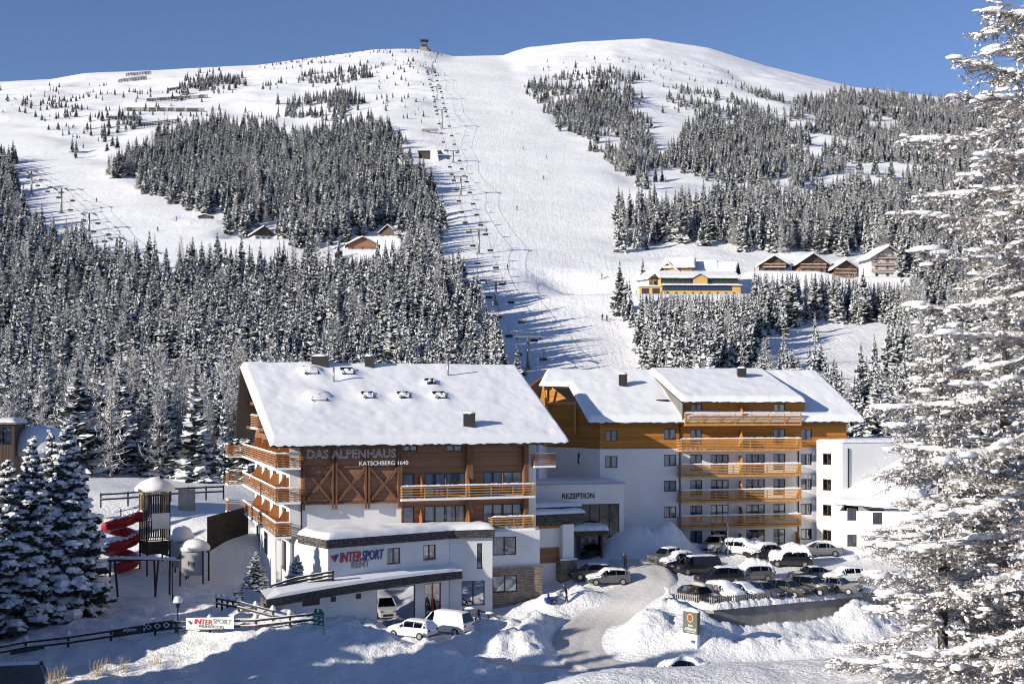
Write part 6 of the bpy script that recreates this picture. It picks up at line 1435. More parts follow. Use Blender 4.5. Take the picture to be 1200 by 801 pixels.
# spiral slide
p2 = P(147, 640, Y0_-.5); RD = Root('spiral_slide', 'red spiral tube slide with snow on top attached to the play tower', 'slide', (p2.x, p2.y, Z0)); pts = []; cx, cy = P(142,0,Y0_).x, Y0_-.1; R_ = 1.45
zt_, zb2 = Z0+hT*.68, Z0+.55
pts = [(X0-.9, Y0_-.1, zt_+.15), (X0-1.5, Y0_-.25, zt_+.12)]
for k in range(40):
    a = -.1-k*2*math.pi*2.25/39; t = k/39; pts.append((cx+R_*math.cos(a)*1.0, cy-R_*math.sin(a)*-1.0, zt_+(zb2-zt_)*t))
bp(MB().tube(pts, .58, 12), 'tube', 'red_plastic', RD, True); s_ = MB()
for i in range(0, len(pts)-12, 1):
    a, b = Vector(pts[i]), Vector(pts[i+1]); 
    if i < 12 or 18 < i < 29: s_.lump(((a+b)/2+Vector((0,0,.42))), (.36,.36,.26), 0, i, 8, 5)
bp(s_, 'snow', 'snow_roof', RD, True)
bp(MB().tube([(cx,cy,Z0-.5),(cx,cy,zt_+.9)], .07, 8), 'pole', 'metal_dark', RD, True)
for z in (.3, .6): bp(MB().bar((cx,cy,Z0+hT*z), (cx+.8,cy-.6,Z0+hT*z+.05), .06), 'bracket', 'metal_dark', RD)
# play hut with two snowy roofs and its ramp
for lab, x, yb, yt, wm, seed in (('small play hut on stilts with a tall bell of snow', 213, 674, 632, 1.9, 3), ('play hut with white front panel and rounded snow cap on its slanted roof', 228, 680, 642, 2.3, 5)):
    q = hit(x, yb, 100); Yq = q.y-(1.0 if seed == 5 else 0); Xq = (x-600)/FPX*Yq; zq = float(H(Xq, Yq)); R_ = Root('play_hut', lab, 'play hut', (Xq, Yq, zq)); hh = (yb-yt)/FPX*Yq; w2 = wm/2
    for a, b in ((-w2,-w2),(w2,-w2),(w2,w2),(-w2,w2)): bp(MB().bar((Xq+a,Yq+b,zq-.4), (Xq+a,Yq+b,zq+hh), .14), 'post', 'timber_dark', R_)
    f = Face((Xq-w2,Yq-w2), (Xq+w2,Yq-w2)); bp(f.box(MB(), .08, -.02, zq+hh*.25, f.L-.08, .05, zq+hh*.98), 'front_panel', flat('hut_grey', (.42,.43,.45), .7), R_)
    f2 = Face((Xq-w2,Yq+w2), (Xq-w2,Yq-w2))
    for k in range(8): bp(f2.box(MB(), .1+(f2.L-.2)*k/8, -.02, zq+hh*.25, .1+(f2.L-.2)*k/8+.12, .03, zq+hh*.98), 'plank', 'timber_dark' if k % 2 else 'timber_yellow', R_)
    if seed == 5:
        for s in (-.28, .28): bp(f.box(MB(), f.L/2+s-.06, -.035, zq+hh*.55, f.L/2+s+.06, -.022, zq+hh*.68), 'peephole', 'frame_dark', R_)
    bp(MB().lump((Xq,Yq,zq+hh+.1), (wm*.68,wm*.68,wm*(.70 if seed == 3 else .42)), 0, seed, 14, 9, .05, -.15), 'roof_snow', 'snow_roof', R_, True)
a, b = P(181, 645, Y0_-1.2), P(214, 655, Y0_-1.5); R_ = Root('rope_bridge', 'snowy netted bridge between play tower and play hut', 'bridge', tuple(b)); bp(MB().bar(a, b, .9, .08), 'deck', 'timber_dark', R_)
for s in (-.45, .45): bp(MB().bar(a+Vector((0,s,.8)), b+Vector((0,s,.8)), .06), 'rope', 'timber_dark', R_)
m_ = MB()
for k in range(14):
    c = a+(b-a)*(k/13); m_.bar(c+Vector((0,-.45,0)), c+Vector((.25,-.45,.8)), .03)
bp(m_, 'net', flat('net_green', (.04,.12,.07), .7), R_)['kind'] = 'stuff'
# swing frame
q = hit(187, 697, 95); R_ = Root('swing_frame', 'snow-topped wooden swing frame before the play tower', 'swing', (q.x, q.y, q.z)); zs = q.z+(697-655)/FPX*q.y; xa, xb = q.x-5.2, q.x+2.0
bp(MB().bar((xa,q.y+.8,zs-.25), (xb,q.y-.4,zs+.1), .2), 'beam', 'timber_dark', R_); f = Face((xa,q.y+.8), (xb,q.y-.4)); s_ = MB(); snow_strip(f, s_, 0, f.L, -.16, .16, zs-.06, .28, 9); bp(s_, 'snow', 'snow_roof', R_, True)
for px_, dy in ((q.x-.6,.7),(q.x-.2,-.9),(q.x+.9,.2),(xa+.3,.2),(xa+.7,1.5)): bp(MB().bar((px_,q.y+dy,q.z-.5), (px_+.1,q.y-.05+(.3 if px_ < q.x-2 else 0),zs-.1), .16), 'leg', 'timber_dark', R_)
bp(MB().tube([(q.x+1.7,q.y-1.6,q.z-.5),(q.x+1.7,q.y-1.6,zs-.1)], .05, 6), 'pole', 'metal_dark', R_, True)
# dark plank fence and upper terrace rails behind the playground
f = Face(P(243,0,131).xy, P(292,0,136).xy); zt = f.uz(265,603)[1]; R_ = Root('plank_fence', 'dark vertical plank fence below the timber hotel balconies', 'fence', (*f.pt(0,0,0)[:2], 2))
for k in range(int(f.L/.17)): bp(f.box(MB(), k*.17, 0, 1.5, k*.17+.15, .05, zt+.25*k*.17/f.L*3), 'plank', 'timber_dark', R_)
bp(f.box(MB(), 0, .055, zt-.4, f.L, .1, zt-.3), 'rail', 'timber_dark', R_)
rail_fence('terrace rail fence above the playground snow wall', [tuple(P(118,590,146)), tuple(P(150,588,148)), tuple(P(200,583,152)), tuple(P(262,580,154))], 2.4, 1.3, (.5,1.1), cap=False)
f = Face(P(209,0,150).xy, P(230,0,151).xy); z1 = f.uz(219,573)[1]; R_ = Root('wooden_screen', 'pale board screen on the terrace behind the play tower', 'screen', (*f.pt(0,0,0)[:2], z1-2.5))
for k in range(int(f.L/.3)): bp(f.box(MB(), k*.3, 0, z1-3, k*.3+.28, .06, z1), 'board', 'concrete', R_)
# building corner and warm dome roof at the far left
R_ = Root('annex_house', 'flat grey house corner with a large window beside the spruces', 'house', tuple(P(2,530,135))); f = Face(P(-60,0,136).xy, P(17,0,137).xy); zt = f.uz(5,497)[1]; zb_ = zt-6
r = f.rect(-10,500,13.5,521); wall(f, 0, f.L, zb_, zt, [r], 'wood_old', R_); window(f, r, 2, R_, 'sheer'); m_ = MB(); f.box(m_, -.2, -.25, zt+.003, f.L+.2, 5, zt+.25); bp(m_, 'roof', 'metal_grey', R_)
poly_snow('roof_snow', [f.pt(-.2,-.25,0)[:2], f.pt(f.L+.2,-.25,0)[:2], f.pt(f.L+.2,5,0)[:2], f.pt(-.2,5,0)[:2]], zt+.24, .45, R_, 31); fs_ = Face(f.pt(f.L,0,0)[:2], f.pt(f.L,5,0)[:2]); wall(fs_, 0, 5, zb_, zt, [], 'wood_old', R_, 'side_wall')
q = P(48, 512, 142); bp(MB().lump((q.x,q.y,q.z-1.5), (4.0,4.0,2.9), 0, 4, 18, 10, .03, -.2), 'dome_snow', 'snow_roof', R_, True)
# ---------------------------------------------------------------- people
def skin_body(name, joints, edges, mat, par, sub=1):
    me = bpy.data.meshes.new(name); me.from_pydata([j[:3] for j in joints], edges, []); o = bpy.data.objects.new(name, me); COL.objects.link(o); o.parent = par
    bpy.context.view_layer.objects.active = o
    sk = o.modifiers.new('skin', 'SKIN'); 
    for d, j in zip(me.skin_vertices[0].data, joints): d.radius = (j[3], j[4] if len(j) > 4 else j[3]); 
    me.skin_vertices[0].data[0].use_root = True; ss = o.modifiers.new('sub', 'SUBSURF'); ss.levels = ss.render_levels = sub
    me.materials.append(MATS[mat]); return o
def person(label, loc, rz, lean=.0, arms='fwd', coat='cloth_black', legs_apart=.1, sc=1.0, stride=.12):
    o = thing('person', label, 'person', loc, rz); o.scale = (sc,)*3; L_ = lean
    J = [(0,0,.95,.15,.12),(L_*.35,0,1.2,.15,.13),(L_*.7,0,1.43,.17,.12),(L_*.85,0,1.53,.06),(L_*1.0,0,1.66,.095,.085),(L_*1.02,0,1.74,.09,.08)]
    E = [(0,1),(1,2),(2,3),(3,4),(4,5)]
    for s in (-1, 1):
        b = len(J); J += [(0,s*.10,.88,.10),(stride*s*.6+.03,s*legs_apart,.48,.075),(stride*s,s*legs_apart,.09,.055),(stride*s+.14,s*legs_apart*1.1,.04,.045)]; E += [(0,b),(b,b+1),(b+1,b+2),(b+2,b+3)]
        a = len(J); sh = (L_*.7,s*.20,1.40,.07)
        if arms == 'fwd': J += [sh,(L_*.7+.14,s*.25,1.15,.055),(L_*.7+.40,s*.20,1.05,.04),(L_*.7+.47,s*.19,1.04,.035)]
        else: J += [sh,(L_*.7+.12,s*.24,1.12,.055),(L_*.7+.26,s*.20,.88,.04),(L_*.7+.30,s*.19,.80,.035)]
        E += [(2,a),(a,a+1),(a+1,a+2),(a+2,a+3)]
        hx, hy, hz = J[a+3][:3]
        for k in range(5):     # fingers closed on what is held
            c = len(J); dy = (k-2)*.017; J += [(hx+.05,hy+dy,hz+.005,.011),(hx+.085,hy+dy*.9,hz-.03,.009)]; E += [(a+3,c),(c,c+1)]
    skin_body('body', J, E, coat, o, 2)
    hd = MB().lump((L_*1.03+.02,0,1.68), (.092,.075,.115), 0, 4, 12, 9, .02, -1.0); hd.build('face', 'skin', o, True)
    MB().raw([(L_*1.03+.115,-.015,1.66),(L_*1.03+.115,.015,1.66),(L_*1.03+.14,0,1.665),(L_*1.03+.108,0,1.71)], [(0,1,2),(1,3,2),(3,0,2)]).build('nose', 'skin', o)
    MB().lump((L_*1.03-.005,0,1.735), (.105,.095,.095), 0, 6, 12, 8, .03, -.25).build('cap', coat, o, True); return o
p = hit(664, 709, 100); RBp = (p.x, p.y, p.z)
person('person in black pushing a snow blower along the bank below the hotel', (p.x, p.y, p.z), math.radians(190), .22, 'fwd', sc=1.02)
sb = thing('snow_blower', 'blue snow blower throwing a plume of snow beside the stone corner', 'snow blower', (p.x-1.15, p.y-.2, p.z-.02), math.radians(190)); flat('blower_blue', (.02,.05,.22), .4)
MB().box(-.15,-.3,.25,.45,.3,.62).build('engine', 'blower_blue', sb, bevel=.05); MB().ext([(.5,.05),(.85,.05),(.95,.35),(.85,.55),(.5,.5)], 'y', -.45, .45).build('auger_housing', 'blower_blue', sb)
MB().tube([(.6,0,.5),(.6,0,.95),(.62,.18,1.15)], [.11,.10,.12], 10).build('chute', 'blower_blue', sb, True)
for s in (-.34, .34):
    w_ = MB().tube([(.1,s-.07,.22),(.1,s+.07,.22)], .22, 14).build('wheel', 'rubber', sb); MB().tube([(.1,s-.075,.22),(.1,s+.075,.22)], .1, 10).build('rim', 'metal_grey', w_)
    MB().tube([(-.1,s*.8,.5),(-.75,s*.72,1.02),(-.9,s*.72,1.05)], .022, 6).build('handle', 'metal_dark', sb, True)
pl_ = Acc(); r_ = np.random.default_rng(3); base = np.array([p.x-1.75, p.y-.1, p.z+1.1])
for i in range(420):
    t = r_.random()**.8; c = base+np.array([-1.6*t, .25*t, 4.2*t-1.7*t*t])+r_.normal(0, .05+.13*t, 3); s = r_.uniform(.012,.045)
    d = r_.normal(0, 1, (3,3)); v = np.concatenate([c+d*s, c[None]-d.mean(0)*s]); pl_.add(v, np.array([[0,1,2,2],[0,1,3,3],[1,2,3,3],[0,2,3,3]]), 0)
pm_ = tag(link('snow_plume', pl_.mesh('snow_plume', ['snow_tree'])), 'thin arc of thrown snow rising from the blue snow blower', 'snow'); pm_['kind'] = 'stuff'
p = hit(733, 668, 100); person('person in black bending over on the drive before the entrance', (p.x, p.y, p.z), math.radians(250), .55, 'down', stride=.2, sc=1.0)
# dry grass in the shaded foreground
for k, (x, y) in enumerate(((110,791),(120,786),(145,789),(182,779),(60,798),(66,800),(72,797),(18,784))):
    p = hit(x, y); r = random.Random(k); m_ = MB()
    for j in range(16):
        a = r.uniform(0, 6.3); h = r.uniform(.5, 1.3); q = Vector((p.x+r.uniform(-.4,.4), p.y+r.uniform(-.3,.3), p.z-.05)); t = q+Vector((math.cos(a)*h*.35, math.sin(a)*h*.2, h)); m_.bar(q, (q+t)/2+Vector((0,0,.05)), .022); m_.bar((q+t)/2+Vector((0,0,.05)), t, .014)
    tag(m_.build('grass_tuft', 'grass_dry'), 'dry straw tuft poking out of the shaded snow slope', 'grass', 'dry tufts on the shaded slope')
# ---------------------------------------------------------------- hillside buildings
def gable_house(label, x, Yc, w, d, hw, hr, yaw, wallm='wood_brown', lowm='plaster', base_h=2.4, name='chalet', cat='chalet', group=None, balc=2, zoff=0, over=1.1, front=True, T=.45):
    """gable front towards the camera; w front width, d depth, hw eave height, hr ridge height"""
    X = (x-600)/FPX*Yc; z = float(H_mtn(X, Yc))+zoff; a = math.radians(yaw); e = Vector((math.cos(a), math.sin(a))); v = Vector((-e.y, e.x))
    R_ = Root(name, label, cat, (X, Yc, z), group); c = Vector((X, Yc)); pt = lambda s, q: tuple(c+e*s+v*q)
    h = w/2; f = Face(pt(-h,0), pt(h,0)); m_ = MB(); m_.prism([pt(-h,0),pt(h,0),pt(h,d),pt(-h,d)], z-8, z+base_h); bp(m_, 'base_storey', lowm, R_)
    m_ = MB(); pts = [(-h,base_h),(h,base_h),(h,hw),(0,hr),(-h,hw)]; q0 = [(*pt(s,-.03),z+t) for s, t in pts]+[(*pt(s,d+.03),z+t) for s, t in pts]; m_.raw(q0, [(0,1,2,3,4),(9,8,7,6,5),(0,5,6,1),(1,6,7,2),(4,3,8,9),(0,4,9,5)]); bp(m_, 'upper_storey', wallm, R_)
    sl = (hr-hw)/h
    for s in (-1, 1):
        E0, E1 = (*pt(s*(h+over),-over),z+hw-sl*over), (*pt(s*(h+over),d+.6),z+hw-sl*over); G0, G1 = (*pt(0,-over),z+hr), (*pt(0,d+.6),z+hr)
        m_ = MB(); slab(m_, [E0, E1, G1, G0] if s < 0 else [E0, G0, G1, E1], .18); bp(m_, 'roof', 'frame_brown', R_)
        L, Rr = (lerp3(E1, G1), lerp3(E0, G0)) if s < 0 else (lerp3(E0, G0), lerp3(E1, G1)); roof_grid(L, Rr, T, R_, nu=24, nv=16, seed=int(x)+s, open_top=True, fringe=.1)
    for k in range(balc):
        zf = z+base_h+.1+k*2.6
        if zf+1 > z+hw+1.6: break
        hh = h if zf+1 < z+hw else h*.62
        balcony(f, h-hh+.1, h+hh-.1, zf, R_, 1.1, w=-.04, slats=4, mat='slat', slab='slat', post=3)
        n = 3 if hh == h else 2
        for j in range(n):
            u = h-hh+hh*2*(j+.5)/n; window(f, (u-.55,u+.55,zf+.9,zf+2.0), 2, R_, 'curtain', w=-.14)
    for j in range(3):
        u = w*(j+.5)/3; window(f, (u-.5,u+.5,z+.7,z+1.8), 2, R_, 'none', w=-.17)
    return R_
chal = [('dark timber chalet with a flattened snow roof next to the hillside hotel', 907, 474, 9.2, 9, 4.0, 6.8, -4, 'wood_old', 'wood_old'), ('brown balcony chalet with a broad arched snow roof in the hillside row', 952, 472, 10.6, 10, 4.3, 7.8, 3, 'wood_old', 'wood_brown'), ('smaller brown balcony chalet beside the broad one in the hillside row', 990, 472, 9.4, 9, 4.2, 7.2, 6, 'wood_old', 'wood_brown'), ('tall pale chalet with many balconies at the larch end of the hillside row', 1040, 458, 13, 11, 8.0, 12, 8, 'plaster_pink', 'plaster_pink')]
for i, (lab, x, Yc, w, d, hw, hr, yaw, wm, lm) in enumerate(chal): gable_house(lab, x, Yc, w, d, hw, hr, yaw, wm, lm, balc=3 if i == 3 else 2, T=.9, over=1.6)
gable_house('wide dark ski hut at the end of the upper piste', 425, 490, 12, 9, 3.2, 6.2, 8, 'wood_brown', 'wood_brown', 1.6, 'ski_hut', 'hut', balc=0)
gable_house('small dark hut with a white gable window above the wide ski hut', 455, 520, 7.5, 8, 3.4, 6.2, -20, 'wood_old', 'plaster', 1.6, 'ski_hut', 'hut', balc=0)
gable_house('stone and timber inn at the edge of the upper piste', 309, 522, 8, 8, 3.6, 6.4, 25, 'wood_old', 'plaster', 2.2, 'ski_hut', 'hut', balc=0)
gable_house('little flat shed in the snow beside the upper piste', 240, 556, 6, 4, 2.2, 3.0, 0, 'wood_old', 'wood_old', 1.2, 'ski_hut', 'hut', balc=0, over=.5)
# hillside hotel: long ochre range with two window bands, gabled houses behind
Yh = 440; zh = float(H_mtn((812-600)/FPX*Yh, Yh)); RH = Root('hillside_hotel', 'long ochre hillside hotel with two dark window bands under snow roofs', 'hotel', (*P(812,0,Yh).xy, zh))
k_ = Yh/FPX; fH = Face(P(776,0,Yh-9).xy, P(868,0,Yh-8).xy); fz = lambda y: CAMZ+(HOR-y)/FPX*(Yh-9); off = zh-fz(340)+.0
def zy(y): return fz(y)+off
wall(fH, 0, fH.L, zy(352), zy(334.5), [], 'ochre', RH)
for j in range(9): u = fH.L*(j+.7)/9.5; window(fH, (u-.35,u+.35,zy(338.6),zy(336.2)), 1, RH, 'none', w=-.15)
def band(f, w, u0, u1, z0, z1, n, par):
    m_ = MB()
    for j in range(n+1): u = u0+(u1-u0)*j/n; f.box(m_, u-.07, w, z0, u+.07, w+.12, z1)
    f.box(m_, u0, w+.003, z0-.1, u1, w+.115, z0); f.box(m_, u0, w+.003, z1, u1, w+.115, z1+.1); o = bp(m_, 'window_band', 'frame_dark', par)
    for j in range(n): bp(f.box(MB(), u0+(u1-u0)*j/n+.07, w+.05, z0, u0+(u1-u0)*(j+1)/n-.07, w+.06, z1), 'pane', flat('glass_blue', (.03,.05,.10), .12), o)
band(fH, 0, .1, fH.L*.88, zy(334.2), zy(328.6), 16, RH); m_ = MB(); fH.box(m_, 0, .2, zy(334.5), fH.L, 6, zy(328)); bp(m_, 'lower_range', 'ochre', RH)
poly_snow('terrace_snow', [fH.pt(-.3,-.7,0)[:2], fH.pt(fH.L+.8,-.7,0)[:2], fH.pt(fH.L+.8,3.4,0)[:2], fH.pt(-.3,3.4,0)[:2]], zy(328), .5, RH, 41, step=.6)
band(fH, 3.4, .1, fH.L-.2, zy(325.5)+.5, zy(321.5)+.5, 16, RH); m_ = MB(); fH.box(m_, 0, 3.6, zy(328), fH.L, 10, zy(321)+.6); bp(m_, 'upper_range', 'ochre', RH)
E0, E1, G0, G1 = fH.pt(-1,2.4,zy(320.5)+.6), fH.pt(fH.L+1,2.4,zy(320.5)+.6), fH.pt(-1,12,zy(316)+2.2), fH.pt(fH.L+1,12,zy(316)+2.2); roof_grid(lerp3(E0,G0), lerp3(E1,G1), .6, RH, nu=50, nv=16, seed=44, open_top=True)
fg2 = Face(fH.pt(fH.L*.5-2.6,2.3,0)[:2], fH.pt(fH.L*.5+2.6,2.3,0)[:2]); zc = zy(325.5)+.5; m_ = MB(); m_.raw([fg2.pt(0,0,zc-1.5), fg2.pt(fg2.L,0,zc-1.5), fg2.pt(fg2.L,0,zc+1.6), fg2.pt(fg2.L/2,0,zc+2.9), fg2.pt(0,0,zc+1.6)], [(0,1,2,3,4)]); bp(m_, 'gable_front', 'ochre', RH)
for s in (0, 1):
    a, b = fg2.pt(-.5 if s == 0 else fg2.L+.5, -.4, zc+1.4), fg2.pt(fg2.L/2, -.4, zc+3.1); a2, b2 = fg2.pt(-.5 if s == 0 else fg2.L+.5, 3.5, zc+1.4), fg2.pt(fg2.L/2, 3.5, zc+3.1); m_ = MB(); slab(m_, [a,a2,b2,b] if s == 0 else [a,b,b2,a2], .2); bp(m_, 'gable_roof', 'frame_brown', RH)
for lab, x, dy, w, d, hw, hr, yaw, wm in (('tall gabled house behind the ochre hotel range', 812, 9, 13, 10, 7.5, 11, 80, 'wood_brown'), ('pale gabled wing behind the garage end of the ochre hotel', 783, 4, 8, 9, 5.5, 8.6, -25, 'timber_yellow'), ('long snow-roofed house stepping up behind the ochre hotel', 838, 12, 11, 10, 6.8, 10.4, 85, 'plaster'), ('gabled end house at the forest edge of the ochre hotel', 862, 8, 8, 8, 6.5, 9.2, 70, 'wood_brown'), ('low yellow gabled shed by the ochre hotel garages', 768, 2, 6, 7, 3.2, 5.2, 30, 'ochre')):
    gable_house(lab, x, Yh+dy, w, d, hw, hr, yaw, wm, 'plaster', 2.4, 'gabled_house', 'house', 'houses of the hillside hotel', balc=1, zoff=4.2, T=.6)
fG = Face(P(750,0,Yh-7).xy, P(775,0,Yh-7).xy); m_ = MB(); RGa = Root('garage_block', 'low ochre garage block with two dark doors beside the hillside hotel', 'garage', (*fG.pt(4,2,0)[:2], zy(342))); fG.box(m_, 0, 0, zy(350), fG.L, 6, zy(329)); bp(m_, 'wall', 'ochre', RGa)
for a in (.6, 4.4): m_ = MB(); fG.box(m_, a, -.06, zy(338), a+2.6, -.003, zy(331)); bp(m_, 'door', 'frame_brown', RGa)
poly_snow('roof_snow', [fG.pt(-.2,-.3,0)[:2], fG.pt(fG.L,-.3,0)[:2], fG.pt(fG.L,6,0)[:2], fG.pt(-.2,6,0)[:2]], zy(329), .5, RGa, 51, step=.5)
# ---------------------------------------------------------------- chairlifts
def chair_mesh():
    m = MB(); m.tube([(0,0,0),(0,.05,-1.6),(0,.5,-2.6)], .05, 5); m.box(-1.1,-.05,-3.0,1.1,.5,-2.85); m.box(-1.1,.45,-2.85,1.1,.56,-2.2); m.tube([(-1.1,-.3,-2.4),(1.1,-.3,-2.4)], .05, 5)
    m.bar((-1.1,.5,-2.5),(-1.1,-.3,-2.4),.05); m.bar((1.1,.5,-2.5),(1.1,-.3,-2.4),.05); m.box(-.9,-.35,-3.45,.9,-.25,-3.4); m.bar((-.5,-.3,-3.4),(-.5,-.1,-2.95),.05); m.bar((.5,-.3,-3.4),(.5,-.1,-2.95),.05); return m.mesh('chair', 'metal_dark')
CH = chair_mesh()
def lift(towers, labels, armw, group, rope_label, chair_label, spacing, extra_top=None, extra_bot=None):
    tops = []
    for lab, (x, yt, yb) in zip(labels, towers):
        p = hit_mtn(x, yb, 210); h = max(7.0, (yb-yt)/FPX*p.y); R_ = Root('lift_pylon', lab, 'pylon', tuple(p), group)
        bp(MB().tube([(p.x,p.y,p.z-1),(p.x,p.y,p.z+h)], [.55,.36], 10), 'mast', 'metal_grey', R_, True); bp(MB().box(p.x-1,p.y-1,p.z-1.5,p.x+1,p.y+1,p.z+.5), 'footing', 'concrete', R_)
        bp(MB().box(p.x-armw-.6,p.y-.25,p.z+h-.2,p.x+armw+.6,p.y+.25,p.z+h+.25), 'crossarm', 'metal_grey', R_)
        for s in (-1, 1): bp(MB().box(p.x+s*armw-.25,p.y-2.6,p.z+h-.75,p.x+s*armw+.25,p.y+2.6,p.z+h-.35), 'sheave_train', 'metal_dark', R_)
        m_ = MB(); m_.bar((p.x-armw,p.y,p.z+h+.2),(p.x-armw,p.y,p.z+h+1.3),.12); m_.bar((p.x+armw,p.y,p.z+h+.2),(p.x+armw,p.y,p.z+h+1.3),.12); m_.bar((p.x-armw,p.y,p.z+h+1.3),(p.x+armw,p.y,p.z+h+1.3),.12); bp(m_, 'service_frame', 'metal_grey', R_)
        tops.append(Vector((p.x,p.y,p.z+h-.3)))
    if extra_bot: tops = [Vector(extra_bot)]+tops
    if extra_top: tops = tops+[Vector(extra_top)]
    for s in (-1, 1):
        pts = []
        for a, b in zip(tops[:-1], tops[1:]):
            n = 10; L = (b-a).length
            for k in range(n): t = k/n; q = a+(b-a)*t; pts.append((q.x+s*armw, q.y, q.z-4*.018*L*t*(1-t)))
        q = tops[-1]; pts.append((q.x+s*armw, q.y, q.z)); mb = MB().tube(pts, .05, 5)
        tag(mb.build('haul_rope', 'metal_dark'), rope_label[0 if s < 0 else 1], 'cable')
        d = [0]
        for a, b in zip(pts[:-1], pts[1:]): d.append(d[-1]+(Vector(b)-Vector(a)).length)
        t = spacing*.5 if s < 0 else spacing*.25
        while t < d[-1]-6:
            P3 = [float(np.interp(t, d, [q[i] for q in pts])) for i in range(3)]
            c = tag(link('lift_chair', CH), chair_label[0 if s < 0 else 1], 'chairlift chair', group+' chairs '+('descending' if s < 0 else 'ascending')); c.location = (P3[0], P3[1], P3[2]-.03); t += spacing
    return tops
TW = [(619,395,433),(581,330,357),(561,269,298),(540,207,230),(531,177,191),(518,129,151),(512,102,117),(506,82,96)]
ords = ['lowest lift pylon just above the hotel roofs on the main piste','second pylon up the main piste from the hotel roofs','third pylon up the main piste from the hotel roofs','main piste pylon just below the half-way lift shed','main piste pylon level with the half-way lift shed','main piste pylon just above the half-way lift shed','second pylon below the summit station','topmost pylon right below the summit station']
pt_ = hit_mtn(500, 61, 900); lift(TW, ords, 3.2, 'main piste lift', ('rope on the forest side of the main piste lift','rope on the piste side of the main piste lift'), ('grey chair on the forest side rope of the main lift','grey chair on the piste side rope of the main lift'), 27, extra_top=(pt_.x, pt_.y, pt_.z+5), extra_bot=(P(650,0,235).x, 235, float(H_mtn(P(650,0,235).x,235))+7))
TW2 = [(137,279,303),(104.5,250,271),(72,221,250),(37,200,229),(3,183,206)]
ords2 = ['lowest pylon of the forest-edge lift, next to the dense spruces','second lowest pylon of the forest-edge lift','middle pylon of the forest-edge lift','second highest pylon of the forest-edge lift','highest pylon of the forest-edge lift, beside the dark tree group']
lift(TW2, ords2, 2.6, 'forest edge lift', ('outer rope of the forest-edge lift','piste side rope of the forest-edge lift'), ('grey chair on the outer rope of the forest-edge lift','grey chair on the piste side rope of the forest-edge lift'), 24)
# summit station
p = hit_mtn(497, 59.5, 1000); R_ = Root('summit_station', 'dark summit lift station silhouetted on the ridge', 'lift station', tuple(p))
bp(MB().box(p.x-4,p.y-3,p.z-2,p.x+3,p.y+3,p.z+3.2), 'base', 'concrete', R_); bp(MB().box(p.x-2.5,p.y-2.5,p.z+3.205,p.x+3.5,p.y+2.5,p.z+6.2), 'cabin', 'timber_dark', R_)
for s in (-2.5, 2.8): bp(MB().bar((p.x+s,p.y,p.z+6),(p.x+s,p.y,p.z+10.5),.5), 'mast', 'metal_dark', R_)
bp(MB().box(p.x-4,p.y-3.5,p.z+10.2,p.x+4.6,p.y+3.5,p.z+11.4), 'bullwheel_cover', 'timber_dark', R_); bp(MB().bar((p.x+3,p.y,p.z+3),(p.x+7.5,p.y-4,p.z-1),.9), 'ramp', 'timber_dark', R_)
# half-way shed with its snow bridge
p = hit_mtn(503, 186, 600); R_ = Root('lift_shed', 'half-buried lift shed with a snow ramp beside the main piste', 'shed', tuple(p)); k_ = p.y/FPX
bp(MB().box(p.x-8*k_*1.5,p.y-3,p.z-3,p.x+5*k_,p.y+5,p.z+4), 'shed', 'timber_dark', R_); poly_snow('roof_snow', [(p.x-9*k_*1.5,p.y-4),(p.x+14*k_,p.y-4),(p.x+16*k_,p.y+7),(p.x-9*k_*1.5,p.y+7)], p.z+4, 1.4, R_, 61, step=.8, rnd=3)
m_ = MB(); m_.raw([(p.x+1,p.y-4,p.z+4.6),(p.x+5,p.y-4,p.z+4.6),(p.x+7,p.y-16,p.z-7),(p.x+2,p.y-16,p.z-7),(p.x+1,p.y-4,p.z-3),(p.x+5,p.y-4,p.z-3)], [(0,3,2,1),(0,4,3),(1,2,5)]); bp(m_, 'snow_ramp', 'snow', R_)
p = hit_mtn(503, 156, 650); R_ = Root('pipe_gantry', 'long timber shelter above the half-way lift shed', 'shelter', tuple(p)); bp(MB().box(p.x-5,p.y-1,p.z+1.6,p.x+6,p.y+1,p.z+2.6), 'beam', 'concrete', R_)
for s in (-4, -.5, 4.5): bp(MB().bar((p.x+s,p.y,p.z-1),(p.x+s,p.y,p.z+1.6),.4), 'post', 'timber_dark', R_)
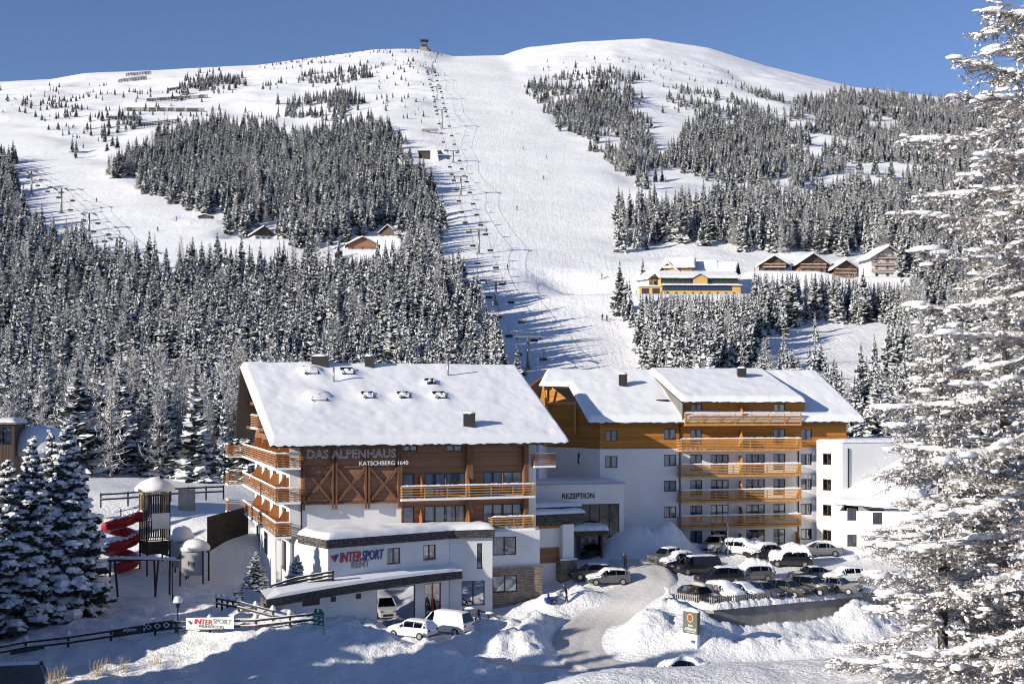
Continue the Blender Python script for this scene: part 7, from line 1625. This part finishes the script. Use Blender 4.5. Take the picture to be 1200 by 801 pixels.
# ---------------------------------------------------------------- avalanche barriers
BAR = [('short snow barrier on the skyline, topmost of the three',157,82.5,184,81.5,3.0),('short snow barrier in the middle of the skyline three',147.6,90,177,87.5,3.0),('short snow barrier, lowest of the skyline three',139,97.5,172,93.5,3.0),('long snow barrier, upper of the two long ones',172,120,243,115,2.4),('longest snow barrier crossing the open slope',146,130.5,239,131.5,2.4),('lowest snow barrier right above the forest edge',153,151.5,212,145,3.0),('short snow barrier between the long ones and the forest',128,140.5,166,141.5,2.2),('low snow barrier under the summit larches',196,107,232,103,2.0)]
for lab, x0, y0, x1, y1, h in BAR:
    n = max(4, int((x1-x0)/3.2)); pp = []
    for k in range(n+1): t = k/n; pp.append(hit_mtn(x0+(x1-x0)*t, y0+(y1-y0)*t, 500))
    R_ = Root('snow_barrier', lab, 'barrier', tuple(pp[n//2]), 'avalanche barriers')
    for k, q in enumerate(pp):
        bp(MB().bar(q-Vector((0,0,.8)), q+Vector((0,0,h)), .3), 'post', 'timber_dark', R_)
        if k:
            for z in (.35,.65,.95): bp(MB().bar(pp[k-1]+Vector((0,-.3,h*z)), q+Vector((0,-.3,h*1.3*z)), .55), 'beam', 'frame_dark', R_)
# ---------------------------------------------------------------- skiers (a few pixels each)
def skier_mesh():
    m = MB(); m.lump((0,0,1.62),(.13,.13,.16),0,1,7,5,.05,-1); m.tube([(0,0,.75),(.02,0,1.1),(.05,0,1.45)], [.17,.21,.15], 7)
    for s in (-.13, .13): m.tube([(0,s,.8),(.12,s,.45),(0,s,.06)], [.11,.09,.07], 6); m.box(-.8,s-.05,0,.9,s+.05,.04); m.tube([(.04,s*1.7,1.38),(.22,s*2.2,1.1),(.42,s*2.0,1.0)], [.07,.06,.05], 6)
    return m
SK = {}
for c, col in (('dark', (.02,.02,.03)), ('red', (.45,.04,.03)), ('blue', (.04,.10,.30))): SK[c] = skier_mesh().mesh('skier', flat('ski_'+c, col, .7))
sp_ = [('dark',613,176,'person skiing in dark clothes high on the main piste below the summit'),('dark',637,210,'person skiing in dark clothes in the middle of the main piste'),('dark',606,246,'person skiing in dark clothes below the middle of the main piste'),('dark',595,316,'person skiing in dark clothes close to the lift line'),('dark',706,376,'person standing in dark clothes beside another near the piste edge'),('dark',711,376.5,'person standing in dark clothes, companion of the one at the piste edge'),('red',705,329,'person in red standing at the edge of the main piste by small trees'),('dark',113,237,'person skiing in dark clothes on the forest-edge piste'),('dark',185,271,'person skiing in dark clothes low on the forest-edge piste'),('blue',207,259,'person skiing in blue on the forest-edge piste near the sheds'),('dark',600,134,'person skiing in dark clothes just below the ridge'),('blue',640,186,'person skiing in blue by the right edge of the main piste')]
for k, (c, x, y, lab) in enumerate(sp_):
    p = hit_mtn(x, y, 220); o = tag(link('person', SK[c]), lab, 'person'); o.location = p; o.rotation_euler = (0, 0, k*1.1); o.scale = (1.25,)*3
